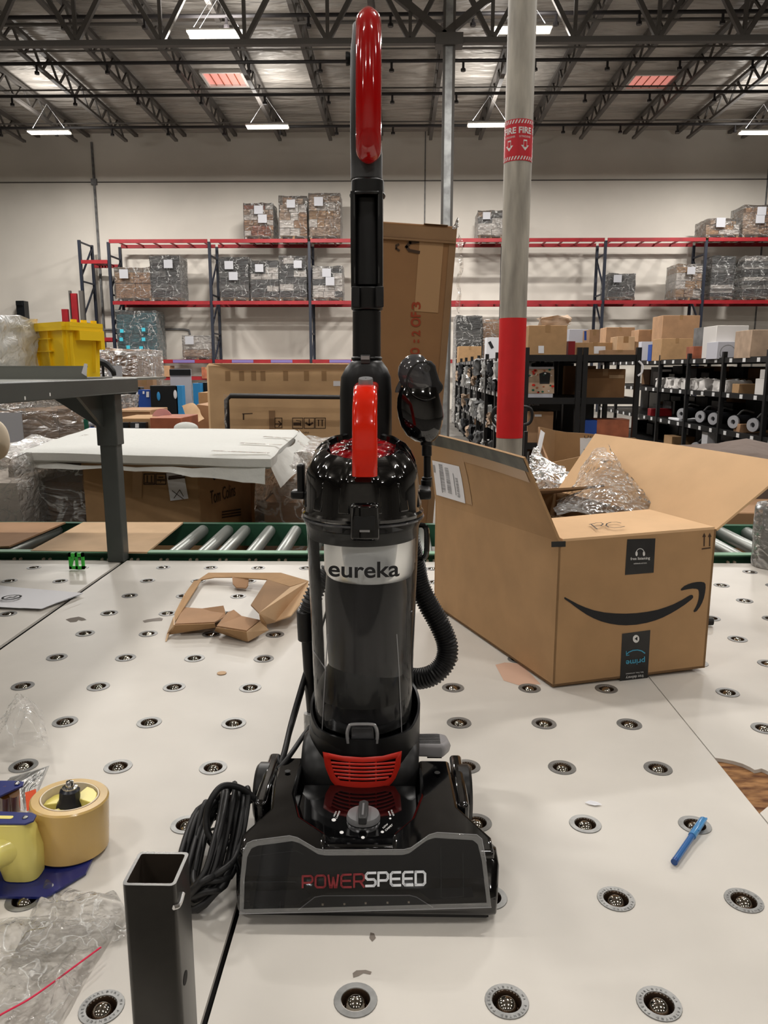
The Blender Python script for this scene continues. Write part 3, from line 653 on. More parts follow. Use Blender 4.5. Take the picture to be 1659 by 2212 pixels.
# ------------------------------------------------------------------ open shipping carton
A = Vector((.309, 1.427, T + .004)); B = Vector((.647, 1.522, T + .008)); C_ = Vector((.098, 1.957, T + .004)); D = Vector((.432, 2.05, T + .004))
AT = Vector((.309, 1.427, 1.15)); BT = Vector((.647, 1.522, 1.156)); CT = Vector((.098, 1.957, 1.135)); DT = Vector((.432, 2.05, 1.15))
cb = thing('open_carton', 'large open brown shipping carton with black tape, standing on the table', 'box', ((A + D) / 2), None)
th = .005
def wallp(a, b, bt, at, inward, m='cardboard', nm='side_panel', lab=None): return O(nm, MB().slab([a, b, bt, at], inward), m, cb, smooth=0, label=lab)
ab = (B - A).normalized(); nin = Vector((-ab.y, ab.x, 0)); side = Vector((ab.x, ab.y, 0))
wallp(A, B, BT, AT, nin * th, lab='panel with a black curved arrow print'); wallp(A, C_, CT, AT, side * th); wallp(C_, D, DT, CT, -nin * th); wallp(B, D, DT, BT, -side * th)
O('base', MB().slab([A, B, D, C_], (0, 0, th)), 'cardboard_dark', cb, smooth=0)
def flap(a, b, a2, b2, m='cardboard', lab=None, bow=.0, n=8):
    """flap from hinge a-b to free edge a2-b2, bowed by noise"""
    mb = MB(); nn = (b - a).cross(a2 - a).normalized(); vs = []
    for s_ in (0, 1):
        for j in range(n + 1):
            for i in range(n + 1):
                u = i / n; v = j / n; p = a.lerp(b, u).lerp(a2.lerp(b2, u), v) + nn * (bow * math.sin(PI * v * .9) * math.sin(PI * u)) + nn * th * s_
                vs.append(p)
    N = (n + 1) ** 2; fs = []
    for s_ in (0, 1):
        for j in range(n):
            for i in range(n):
                k = s_ * N + j * (n + 1) + i; fs.append((k, k + 1, k + n + 2, k + n + 1))
    edge = [i for i in range(n + 1)] + [(j + 1) * (n + 1) - 1 for j in range(1, n + 1)] + [n * (n + 1) + i for i in range(n - 1, -1, -1)] + [j * (n + 1) for j in range(n - 1, 0, -1)]
    for i in range(len(edge)):
        p, q = edge[i], edge[(i + 1) % len(edge)]; fs.append((p, q, N + q, N + p))
    mb.add(vs, fs); return O('flap', mb, m, cb, label=lab, smooth=30)
r = math.radians
def lean(p, h, a, n): return p + n * (h * math.sin(r(a))) + Vector((0, 0, h * math.cos(r(a))))
LF = (lean(AT, .182, 26, -side), lean(CT, .182, 8, -side))
f1 = flap(AT, CT, LF[0], LF[1], 'cardboard', 'side flap standing up with grey tape and a shipping label', .008)
RF = (lean(BT, .205, 50, side) + nin * -.02, lean(DT, .205, 44, side) + nin * .06)
f2 = flap(BT, DT, RF[0], RF[1], 'cardboard_inner', 'pale inner face of the far side flap', -.012)
FF = (AT + nin * .168 + side * .012 + Vector((0, 0, .004)), BT + nin * .19 - side * .03 + Vector((0, 0, .004)))
f3 = flap(AT + side * .008, BT - side * .004, FF[0], FF[1], 'cardboard_inner', 'front flap folded in with two hand-written letters', .0)
BF = (W(1150, 1056, 1.74), W(1305, 1047, 1.80))
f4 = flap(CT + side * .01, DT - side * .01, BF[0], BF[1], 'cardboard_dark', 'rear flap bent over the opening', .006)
# prints on the front panel
fn = -nin; fp = A + fn * .0006
def onf(x, y): return PL(x, y, fp, fn)
sm = [(175, 610), (230, 640), (300, 678), (370, 708), (450, 735), (550, 756), (650, 765), (750, 767), (850, 762), (950, 750), (1050, 730), (1130, 705), (1200, 678), (1280, 637), (1345, 598), (1360, 591), (1376, 590), (1386, 600), (1385, 616), (1370, 633), (1310, 680), (1250, 720), (1180, 762), (1100, 803), (1030, 830), (950, 853), (850, 871), (750, 877), (680, 873), (600, 861), (520, 840), (450, 812), (380, 775), (320, 735), (270, 700), (230, 668), (172, 628), (169, 617)]
ar = [(1268, 545), (1272, 532), (1300, 507), (1340, 488), (1380, 475), (1420, 468), (1460, 466), (1490, 472), (1502, 488), (1504, 520), (1498, 570), (1487, 620), (1470, 665), (1448, 705), (1420, 742), (1400, 752), (1390, 747), (1392, 735), (1408, 708), (1425, 670), (1436, 630), (1441, 590), (1440, 560), (1433, 540), (1415, 532), (1380, 530), (1340, 535), (1300, 543), (1278, 549)]
c2 = lambda q: onf(1180 + q[0] / 4.366, 1150 + q[1] / 4.366)
def strippoly(pts, m_, name, lab=None):
    O(name, MB().add([c2(q) for q in pts], [tuple(range(len(pts)))]), m_, cb, smooth=0, fix=False, label=lab)
strippoly(sm, 'ink', 'curved_print', 'black smile-shaped print'); strippoly(ar, 'ink', 'arrow_print', 'black arrow head of the smile print')
m = MB(); 
for x0, x1, y0, y1, lab in ((1352, 1416, 1163, 1241, 'top'), (1341, 1404, 1363, 1475, 'low')): pass
tape1 = O('tape_strip', MB().add([onf(1355, 1165), onf(1416, 1163), onf(1412, 1237), onf(1350, 1242)], [(0, 1, 2, 3)]), 'tape_black', cb, smooth=0, fix=False, label='black tape with headphone print')
tape2 = O('tape_strip', MB().add([onf(1344, 1369), onf(1405, 1361), onf(1399, 1468), onf(1339, 1475)], [(0, 1, 2, 3)]), 'tape_black', cb, smooth=0, fix=False, label='black tape printed upside down')
fp2 = fp + fn * .0005
def of2(x, y): return PL(x, y, fp2, fn)
m = MB(); ptext('free listening', of2(1362, 1212), of2(1404, 1210), of2(1362, 1204), m, .01); ptext('audiobooks and more', of2(1369, 1219), of2(1397, 1217.5), of2(1369, 1215.5), m)
arc = [of2(1383 + 9 * math.cos(a), 1196 - 11 * math.sin(a)) for a in [PI * k / 10 for k in range(11)]]; strip(m, arc, .0013, fn)
for s_ in (-1, 1):
    m.add([of2(1383 + s_ * (8 + 2.5 * math.cos(a)) , 1196 - 5.5 * math.sin(a)) for a in [2 * PI * k / 10 for k in range(10)]], [tuple(range(10))])
O('tape_print', m, 'ink_white', tape1, fix=False, smooth=0)
m = MB()
ptext('free delivery', of2(1390, 1455), of2(1352, 1459.5), of2(1390, 1463), m); ptext('fast, free, convenient', of2(1390, 1450), of2(1352, 1454), of2(1390, 1453.5), m)
m.add([of2(1374 + 7 * math.cos(a), 1380 - 8.5 * math.sin(a)) for a in [2 * PI * k / 16 for k in range(16)]], [tuple(range(16))])
O('tape_print', m, 'ink_white', tape2, fix=False, smooth=0)
fp2 = fp + fn * .001
O('tape_print', MB().add([of2(1371, 1380), of2(1377, 1375), of2(1377, 1384)], [(0, 1, 2)]), 'ink', tape2, fix=False, smooth=0)
m = MB(); ptext('prime', of2(1393, 1418), of2(1352, 1423), of2(1393, 1433), m, .012)
strip(m, [of2(x, y) for x, y in ((1393, 1411), (1386, 1406), (1377, 1404), (1367, 1405), (1358, 1409), (1354, 1413))], .0022, fn); strip(m, [of2(x, y) for x, y in ((1353, 1407), (1353, 1416), (1359, 1415))], .0014, fn)
O('tape_print', m, 'ink_blue', tape2, fix=False, smooth=0)
m = MB()
for x in (1521, 1533):
    m.add([onf(x - 4, 1160), onf(x + 4, 1159.5), onf(x + .4, 1151)], [(0, 1, 2)]); m.add([onf(x - 1.3, 1180), onf(x + 1.3, 1180), onf(x + 1.8, 1159), onf(x - .8, 1159)], [(0, 1, 2, 3)])
m.add([onf(1516, 1187), onf(1535, 1184.5), onf(1535, 1182), onf(1516, 1184.5)], [(0, 1, 2, 3)])
O('arrows_print', m, 'ink_brown', cb, fix=False, smooth=0)
O('tape_strip', MB().add([onf(1191, 1170), onf(1222, 1169), onf(1222, 1181), onf(1191, 1182)], [(0, 1, 2, 3)]), 'tape_black', cb, fix=False, smooth=0, label='short black tape on the corner')
O('tape_strip', MB().add([PL(1192, 1170, A - side * .0006, -side), PL(1192, 1182, A - side * .0006, -side), PL(1184, 1181, A - side * .0006, -side), PL(1184, 1168, A - side * .0006, -side)], [(0, 1, 2, 3)]), 'tape_black', cb, fix=False, smooth=0, label='short black tape on the corner')
# hand-written letters on the front flap (upside down to nobody: they face the near side)
fpl = AT + Vector((0, 0, .0115)); 
def onfl(x, y): return PL(x, y, fpl, (BT - AT).cross(nin).normalized())
m = MB(); nz = Vector((0, 0, 1))
strip(m, [onfl(x, y) for x, y in ((1276, 1132), (1290, 1143))], .0028, nz)
strip(m, [onfl(x, y) for x, y in ((1273, 1133), (1288, 1129.5), (1298, 1129), (1303, 1131.5), (1298, 1135.5), (1283, 1137.5))], .0028, nz)
strip(m, [onfl(x, y) for x, y in ((1341, 1130), (1332, 1127.5), (1320, 1128), (1311, 1131), (1309, 1135), (1315, 1138.5), (1327, 1140), (1340, 1139), (1349, 1137))], .0028, nz)
O('marker_writing', m, 'ink', cb, fix=False, smooth=0)
# side panel: barcode; left flap: grey tape, clear tape, shipping label
sn = -side; sp = A + sn * .0006
def ons(x, y): return PL(x, y, sp, sn)
m = MB()
for a, b in (((965, 1272), (979, 1276)), ((979, 1276), (976, 1338)), ((976, 1338), (962, 1335)), ((962, 1335), (965, 1272))): strip(m, [ons(*a), ons(*b)], .0012, sn)
rb = random.Random(3); y = 1278
while y < 1328:
    w_ = rb.choice((.8, 1.4, 2.2)); m.add([ons(966, y), ons(977, y + 3), ons(977, y + 3 + w_), ons(966, y + w_)], [(0, 1, 2, 3)]); y += w_ + rb.choice((.9, 1.6))
O('barcode', m, 'ink_brown', cb, fix=False, smooth=0)
nfl = (CT - AT).cross(LF[0] - AT).normalized()
if nfl.dot(CAM - AT) < 0: nfl = -nfl
def onl(u, v, d=.0015):   # u along hinge from near to far, v from hinge to free edge
    p = AT.lerp(CT, u).lerp(LF[0].lerp(LF[1], u), v); nn = (CT - AT).cross(LF[0] - AT).normalized()
    p = p + nn * (.008 * math.sin(PI * v * .9) * math.sin(PI * u)); base = nn * th
    return p + (base if nn.dot(CAM - p) > 0 else Vector((0, 0, 0))) + nfl * d
def patch(u0, u1, v0, v1, d=.0015, n=8, su=0.0):
    m = MB(); vs = [onl(u0 + (u1 - u0) * i / n + su * (v0 + (v1 - v0) * j / n), v0 + (v1 - v0) * j / n, d) for j in range(n + 1) for i in range(n + 1)]
    m.add(vs, [(j * (n + 1) + i, j * (n + 1) + i + 1, (j + 1) * (n + 1) + i + 1, (j + 1) * (n + 1) + i) for j in range(n) for i in range(n)]); return m
O('tape_strip', patch(0, 1, .84, 1.0), 'tape_grey', f1, fix=False, label='grey tape on the flap edge')
O('tape_strip', patch(.03, .97, .70, .84, .0012), 'tape_clear', f1, fix=False); O('tape_strip', patch(.62, .98, .12, .72, .0012), 'tape_clear', f1, fix=False)
O('shipping_label', patch(.68, .97, .12, .62, .0022), 'paper', f1, fix=False)
m = MB(); rb = random.Random(5)
for (u0, u1, v0, v1, n_) in ((.80, .84, .2, .55, 26), (.86, .90, .2, .58, 26), (.72, .745, .18, .45, 18)):
    v = v0
    while v < v1:
        w_ = rb.choice((.004, .008, .012)); m.add([onl(u0, v, .003), onl(u1, v, .003), onl(u1, v + w_, .003), onl(u0, v + w_, .003)], [(0, 1, 2, 3)]); v += w_ + rb.choice((.006, .01))
for k in range(9):
    u = .70 + .028 * k; m.add([onl(u, .16 + .02 * (k % 3), .003), onl(u + .006, .16 + .02 * (k % 3), .003), onl(u + .006, .5, .003), onl(u, .5, .003)], [(0, 1, 2, 3)]) if k in (2, 7) else None
m.add([onl(.945, .45, .003), onl(.965, .45, .003), onl(.965, .56, .003), onl(.945, .56, .003)], [(0, 1, 2, 3)])
O('label_print', m, 'ink_grey', f1, fix=False, smooth=0)
# bubble wrap: dark heap inside and the sheet rising out at the back
def drape(rings, n=14, amp=.012, seed=0, sc_=14):
    """surface through rows of control points, crumpled"""
    rows = [spline(r_, n) for r_ in rings]; cols = len(rows[0]); full = []
    for c in range(cols): full.append(spline([rw[c] for rw in rows], n))
    R_ = len(full[0]); vs = []
    for k in range(R_):
        for c in range(cols):
            p = full[c][k]; vs.append(p + noise.noise_vector(p * sc_ + Vector((seed, 0, 0))) * amp)
    return MB().add(vs, [(k * cols + c, k * cols + c + 1, (k + 1) * cols + c + 1, (k + 1) * cols + c) for k in range(R_ - 1) for c in range(cols - 1)])
V = Vector
bw = thing('bubble_wrap', 'clear bubble wrap sheet rising out of the open carton', 'bubble wrap', (.35, 1.8, 1.12))
O('wrap_sheet', drape([[W(1205, 1112, 1.66), W(1300, 1110, 1.66), W(1420, 1111, 1.70)], [W(1200, 1095, 1.74), W(1300, 1070, 1.72), W(1395, 1075, 1.74)], [W(1215, 1075, 1.86), W(1300, 1020, 1.82), W(1352, 1020, 1.82)], [W(1235, 1050, 1.92), W(1285, 985, 1.90), W(1322, 985, 1.90)], [W(1270, 990, 2.0), W(1290, 965, 1.98), W(1308, 962, 1.98)]], 10, .012, 1, 22), 'bubble_wrap', bw, fix=False, smooth=180)
O('wrap_sheet', drape([[W(1322, 975, 1.90), W(1312, 962, 1.93)], [W(1352, 1015, 1.82), W(1338, 1012, 1.84)], [W(1395, 1070, 1.76), W(1380, 1068, 1.78)], [W(1428, 1112, 1.70), W(1408, 1112, 1.72)]], 8, .006, 3, 40), 'bubble_wrap', bw, fix=False, smooth=180, label='folded edge of the sheet')
O('wrap_heap', drape([[V((.14, 1.95, 1.07)), V((.3, 1.98, 1.10)), V((.42, 2.0, 1.07))], [V((.2, 1.78, 1.08)), V((.36, 1.82, 1.13)), V((.5, 1.85, 1.08))], [V((.28, 1.6, 1.08)), V((.42, 1.64, 1.13)), V((.56, 1.68, 1.08))], [V((.32, 1.47, 1.07)), V((.46, 1.51, 1.10)), V((.62, 1.55, 1.07))]], 10, .025, 5, 14), 'bubble_wrap', bw, fix=False, smooth=180)
tag(O('packed_goods', MB().box((.3715, 1.739, .96), (.26, .42, .19), rz=math.atan2(.095, .338)), 'fabric_brown'), 'dark goods under the bubble wrap inside the open carton', 'goods')
# clear film bag spilling left of the opening, behind the flap
tag(O('plastic_film', drape([[W(1142, 1000, 2.25), W(1150, 985, 2.3), W(1160, 950, 2.35)], [W(1150, 1030, 2.2), W(1180, 1010, 2.2), W(1175, 985, 2.3)], [W(1160, 1050, 2.12), W(1200, 1035, 2.12), W(1225, 1020, 2.2)], [W(1200, 1062, 2.1), W(1235, 1055, 2.1), W(1262, 1042, 2.15)]], 10, .02, 9, 30), 'near_wrap', fix=False, smooth=180), 'crumpled clear film bulging behind the left flap of the open carton', 'plastic film')

# torn carton behind, on the conveyor
q = thing('torn_carton', 'torn brown carton on the conveyor behind the open carton, a paper taped to it', 'box', (.65, 2.72, CZB + .03))
zr = CZB + .024
b1 = [W(1166, 922, 2.68), W(1200, 930, 2.80), W(1225, 934, 2.82), W(1262, 936, 2.82), W(1300, 940, 2.82), W(1340, 946, 2.80), W(1372, 946, 2.80), W(1400, 958, 2.78)]
m = MB(); lo = [Vector((p.x, p.y, zr)) for p in b1]
for k in range(len(b1) - 1): m.slab([lo[k], lo[k + 1], b1[k + 1], b1[k]], (0, .006, 0))
O('back_panel', m, 'cardboard', q, smooth=0)
p0 = W(1166, 922, 2.68); p1 = W(1190, 935, 2.50)
O('side_panel', MB().slab([Vector((p0.x, 2.68, zr)), Vector((p1.x, 2.50, zr)), W(1188, 1000, 2.50), W(1172, 960, 2.62), p0], (-.006, 0, 0)), 'cardboard_warm', q, smooth=0)
O('side_panel', MB().slab([Vector((b1[-1].x, 2.78, zr)), Vector((.93, 2.5, zr)), W(1425, 985, 2.5), b1[-1]], (.006, 0, 0)), 'cardboard', q, smooth=0)
O('front_panel', MB().slab([Vector((p1.x, 2.50, zr)), Vector((.93, 2.5, zr)), W(1425, 985, 2.5), W(1330, 975, 2.5), W(1260, 985, 2.5), W(1188, 1000, 2.5)], (0, .006, 0)), 'cardboard', q, smooth=0)
O('paper_sheet', MB().add([W(1253, 946, 2.47), W(1315, 945, 2.47), W(1313, 988, 2.49), W(1253, 994, 2.49)], [(0, 1, 2, 3)]), 'paper', q, fix=False, smooth=0, label='white paper with printed capitals')
m = MB(); ptext('HO', W(1275, 958, 2.468), W(1290, 957.5, 2.468), W(1275, 953, 2.468), m, .02); ptext('En', W(1261, 974, 2.468), W(1269, 974, 2.468), W(1261, 970, 2.468), m, .02); ptext('Us', W(1262, 947, 2.468), W(1278, 946, 2.468), W(1262, 941, 2.468), m)
O('paper_print', m, 'ink', q, fix=False, smooth=0)
O('side_label', MB().add([W(1160, 968, 2.6), W(1168, 928, 2.66), W(1177, 935, 2.6), W(1166, 985, 2.56)], [(0, 1, 2, 3)]), 'paper', q, fix=False, smooth=0)

# ------------------------------------------------------------------ small things on the table
# green clip
p = G(166, 1232, T); t = thing('green_clip', 'small bright green plastic block with two windows, near the far table edge', 'plastic block', p)
w_ = .048; h_ = .052; d_ = .008; m = MB()
for x, ww in ((-w_ / 2 + .004, .008), (0, .007), (w_ / 2 - .004, .008)): m.box((p.x + x, p.y + d_ / 2, T + .0035 + h_ / 2), (ww, d_, h_))
for z, hh in ((.005, .010), (h_ - .006, .012)): m.box((p.x, p.y + d_ / 2, T + .0035 + z), (w_, d_, hh))
O('frame', m, 'green_plastic', t); O('clip_bar', MB().span((p.x - .018, p.y + .002, T + .012), (p.x - .008, p.y + .002, T + .046), .006), 'green_plastic', t)
# papers
def paper(name, pts, lab, zz=.004, m='paper', th_=.0012, curl=.006):
    ps = [G(x, y, T + zz) for x, y in pts]; n = 10; vs = []
    for s_ in (0, 1):
        for j in range(n + 1):
            for i in range(n + 1):
                u = i / n; v = j / n; q_ = ps[0].lerp(ps[1], u).lerp(ps[3].lerp(ps[2], u), v); q_.z += curl * (noise.noise(q_ * 7) * .5 + .5) * (1 if u > .6 else .6) + th_ * s_; vs.append(q_)
    N = (n + 1) ** 2; fs = [(s_ * N + j * (n + 1) + i, s_ * N + j * (n + 1) + i + 1, s_ * N + (j + 1) * (n + 1) + i + 1, s_ * N + (j + 1) * (n + 1) + i) for s_ in (0, 1) for j in range(n) for i in range(n)]
    t_ = thing(name, lab, 'paper', ps[0].lerp(ps[2], .5)); O('sheet', MB().add(vs, fs), m, t_, fix=False, smooth=180); return t_
t = paper('instruction_leaflet', [(-30, 1312), (90, 1318), (181, 1284), (-6, 1266)], 'folded white leaflet with an oval emblem, lying at the left table edge')
e = lambda u, v: G(u, v, T + .0135)
m = MB(); el = [e(25 + 20 * math.cos(a) , 1290 + 4.2 * math.sin(a) - 2.2 * math.cos(a)) for a in [2 * PI * k / 24 for k in range(25)]]; strip(m, el, .006, nz)
strip(m, [e(15, 1292), e(22, 1290), e(30, 1290), e(36, 1287.5)], .007, nz)
O('emblem', m, 'charcoal', t, fix=False, smooth=0)
m = MB(); rl = random.Random(2)
for k in range(3):
    for j in range(7):
        x = 95 + j * 11 + k * 4; y = 1313 - j * 3.9 - k * 1.6; strip(m, [e(x, y), e(x + rl.uniform(5, 9), y - 2.4)], .002, nz)
O('print_lines', m, 'ink_grey', t, fix=False, smooth=0)
# torn paper chip, coin, small black plug
p = G(1280, 1735); tag(O('paper_scrap', MB().add([G(1263, 1733, T + .002), G(1275, 1729, T + .004), G(1290, 1732, T + .003), G(1301, 1738, T + .002), G(1285, 1740, T + .002), G(1272, 1737, T + .002)], [(0, 1, 2, 3, 4, 5)]), 'paper', smooth=0, fix=False), 'tiny torn white scrap of paper right of the vacuum', 'paper')
p = G(479, 1455); tag(O('coin', MB().lathe([(.0001, 0), (.0098, 0), (.0098, .0016), (.0001, .0016)], 20, (p.x, p.y, T)), 'coin'), 'brown coin lying on the table left of the vacuum', 'coin')
p = G(1533, 1352); tag(O('black_plug', MB().tube([(p.x - .01, p.y, T + .012), (p.x + .006, p.y, T + .012)], .010, 10).tube([(p.x - .03, p.y + .01, T + .012), (p.x - .008, p.y, T + .012)], .006, 8), 'black_matt'), 'small black plug peeping out right of the open carton', 'plug')
# pen
a = G(1518, 1772, T + .009); b = G(1458, 1860, T + .006); d = (b - a).normalized()
t = thing('ballpoint_pen', 'translucent blue ballpoint pen lying across a ball transfer at right', 'pen', G(1490, 1815))
O('barrel', MB().tube([a + d * .03, b], lambda s_: .0042, 12), 'pen_blue', t); O('cap', MB().tube([a - d * .004, a, a + d * .045], lambda s_: .0035 if s_ == 0 else .0052, 12), 'pen_cap', t)
O('ink_tube', MB().tube([a + d * .02, b - d * .006], .0016, 6), 'pen_dark', t); O('end_plug', MB().tube([b - d * .003, b + d * .003], .0044, 12), 'pen_dark', t)
O('cap_clip', MB().span(a + Vector((.005, 0, .003)), a + d * .035 + Vector((.005, 0, .003)), .0025), 'pen_cap', t)
# clear stretch-film roll standing at the right edge
t = thing('film_roll', 'roll of clear film standing on end at the right table edge', 'roll', (1.205, 2.40, T))
zt = W(1645, 1090, 2.35).z
O('roll', MB().lathe([(.0001, .002), (.058, .002), (.060, .01), (.060, .09), (.063, .092), (.062, zt - T - .02), (.057, zt - T - .006), (.03, zt - T)], 28, (1.205, 2.40, T)), 'near_wrap', t, fix=False, smooth=60)
O('core', MB().lathe([(.038, .002), (.038, zt - T - .02), (.03, zt - T - .02), (.03, .002)], 24, (1.205, 2.40, T)), 'grey_goods', t)

# cardboard insert, folded and torn
SCR = lambda x, y: (330 + x / 4.484, 1190 + y / 4.484)
def gs(x, y, z): X_, Y_ = SCR(x, y); return G(X_, Y_, T + z)
t = thing('cardboard_insert', 'torn folded cardboard insert with a square opening, lying left of the vacuum', 'cardboard', gs(850, 600, 0))
def pan(pts, m_='cardboard', nm='panel', off=(0, 0, .003), lab=None): O(nm, MB().slab([gs(*p_) for p_ in pts], off), m_, t, smooth=0, label=lab)
pan([(430, 295, .012), (600, 263, .020), (770, 262, .022), (1110, 285, .030), (1330, 355, .05), (1510, 300, .055), (1240, 220, .035), (540, 220, .018)])
pan([(770, 262, .022), (930, 268, .024), (925, 340, .014), (905, 368, .008), (810, 362, .008), (775, 325, .014)], 'cardboard_warm', 'tab')
pan([(400, 300, .012), (470, 290, .014), (300, 560, .012), (215, 700, .022), (210, 620, .022), (300, 440, .014)], 'cardboard')
pan([(300, 556, .004), (480, 568, .006), (640, 548, .016), (685, 540, .022), (700, 590, .014), (705, 640, .010), (600, 700, .030), (215, 718, .030)], 'cardboard_warm')
pan([(205, 716, .032), (600, 700, .032), (610, 740, .018), (580, 745, .016), (400, 770, .012), (165, 808, .004)], 'cardboard', 'rim_panel', (0, -.003, 0))
pan([(210, 640, .030), (212, 730, .030), (165, 808, .004), (133, 878, .001), (150, 800, .010)], 'cardboard_pale', 'rim_panel', (-.003, 0, 0))
pan([(725, 605, .012), (785, 580, .020), (860, 640, .010), (950, 690, .004), (1040, 680, .014), (910, 782, .034), (620, 736, .034)], 'cardboard_warm')
pan([(615, 738, .034), (910, 782, .034), (925, 872, .006), (900, 872, .005), (600, 775, .008)], 'cardboard', 'rim_panel', (0, -.003, 0))
pan([(910, 782, .034), (1035, 682, .040), (1125, 765, .012), (925, 874, .006)], 'cardboard_pale', 'rim_panel', (0, -.003, 0))
pan([(1110, 285, .030), (1335, 360, .05), (1030, 612, .070), (950, 532, .050)], 'cardboard_dark', lab='shaded inner face')  # shade of the inner face is put in with the darker board colour
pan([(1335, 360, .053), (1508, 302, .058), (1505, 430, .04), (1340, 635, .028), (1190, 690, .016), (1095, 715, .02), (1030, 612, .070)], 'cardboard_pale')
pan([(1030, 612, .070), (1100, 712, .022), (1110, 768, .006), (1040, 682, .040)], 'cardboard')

# tape gun with a fat tape roll
t = thing('tape_dispenser', 'hand tape gun with a fat tape roll, blue plates and yellow grip', 'tape dispenser', (-.43, .9, T))
tc = Vector((-.432, .898, T + .006)); tilt = Matrix.Translation(tc) @ Matrix.Rotation(r(3), 4, 'Y') @ Matrix.Rotation(r(-2), 4, 'X')
TR = .0485; THh = .070
O('tape_roll', MB().lathe([(.0365, .001), (TR - .002, 0), (TR, .002), (TR, THh - .002), (TR - .002, THh), (.0372, THh), (.0365, THh - .001), (.0365, .001)], 64, M=tilt), 'tape_roll', t, smooth=30)
O('tape_core', MB().lathe([(.0362, THh + .0006), (.0362, .001), (.0345, .001), (.0345, THh + .0006), (.0362, THh + .0006)], 48, M=tilt), 'cream', t)
hub = MB().lathe([(.001, THh - .016), (.013, THh - .016), (.013, .002), (.001, .002)], 24, M=tilt)
for k in range(3):
    a_ = 2 * PI * k / 3 + .5; pts = [(math.cos(a_ + d_) * q_, math.sin(a_ + d_) * q_) for d_, q_ in ((-.75, .033), (-.4, .0335), (0, .034), (.4, .0335), (.75, .033), (.5, .01), (-.5, .01))]
    hub.prism(pts, THh - .022 + .006 * (k == 0), THh - .010 + .008 * (k == 0), tilt)
O('hub', hub, 'pale_yellow', t, bevel=.001)
O('tension_knob', MB().lathe([(.001, THh + .012), (.009, THh + .012), (.0125, THh + .009), (.0130, THh - .004), (.0165, THh - .010), (.017, THh - .014), (.001, THh - .014)], 20, M=tilt, rf=lambda q_, z, a_: q_ * (1 + .03 * math.cos(10 * a_))), 'navy_dark', t)
O('axle_nut', MB().lathe([(.001, THh + .022), (.0045, THh + .021), (.0055, THh + .017), (.0055, THh + .014), (.0095, THh + .0135), (.0095, THh + .012), (.001, THh + .012)], 12, M=tilt), 'chrome', t)
# base plate under the roll
O('side_plate', MB().slab([V((-.52, .80, T + .002)), V((-.42, .80, T + .002)), V((-.39, .845, T + .002)), V((-.395, .90, T + .002)), V((-.44, .945, T + .002)), V((-.56, .93, T + .002))], (0, 0, .003)), 'navy_metal', t)
# handle head and grip
gh = lambda x, y, z: G(x, y, T + z)
hd = MB()
c_ = gh(48, 1790, .062); 
rings = []
for z, wx, wy, ox in ((.006, .022, .018, .004), (.02, .024, .020, .003), (.040, .026, .022, .001), (.058, .024, .020, -.002), (.066, .024, .018, -.002), (.072, .022, .016, -.003), (.080, .022, .0155, -.004)):
    rings.append([(-.470 + ox + wx * math.copysign(abs(math.cos(a_)) ** .6, math.cos(a_)), .842 + wy * math.copysign(abs(math.sin(a_)) ** .6, math.sin(a_)), T + z) for a_ in [2 * PI * k / 28 for k in range(28)]])
hd.loft(rings); O('grip_head', hd, 'pale_yellow', t, smooth=60)
O('grip', MB().tube(spline([V((-.468, .84, T + .048)), V((-.495, .815, T + .045)), V((-.53, .77, T + .036)), V((-.56, .735, T + .028))], 8), lambda s_: .019 - .002 * s_, 20), 'pale_yellow', t, smooth=60)
O('top_plate', MB().prism([(-.535, .835), (-.50, .829), (-.452, .829), (-.445, .836), (-.447, .848), (-.455, .853), (-.50, .855), (-.525, .885), (-.56, .90), (-.56, .85)], T + .080, T + .0825), 'navy_metal', t, bevel=.0006)
O('plate_slot', MB().prism([(-.486 + .010 * math.copysign(1, math.cos(a_)) + .003 * math.cos(a_), .8415 + .0032 * math.sin(a_)) for a_ in [2 * PI * k / 16 + .01 for k in range(16)]], T + .0825, T + .083), 'pale_yellow', t)
for x in (-.458, -.507): O('rivet', MB().sphere((x, .8415, T + .0830), .0036, 12, 8, (1, 1, .5)), 'chrome', t)
O('upper_plate', MB().slab([gh(-40, 1690, .083), gh(30, 1690, .083), gh(52, 1692, .083), gh(50, 1700, .083), gh(10, 1718, .083), gh(-40, 1745, .083)], (0, 0, .0025)), 'navy_metal', t)
O('rivet', MB().sphere(gh(37, 1692, .087), .0034, 12, 8, (1, 1, .5)), 'chrome', t)
O('guide_roller', MB().tube([gh(33, 1765, .012), gh(30, 1712, .080)], .007, 14), 'amber_dark', t); O('guide_post', MB().tube([gh(15, 1765, .012), gh(12, 1712, .080)], .009, 14), 'amber_dark', t)

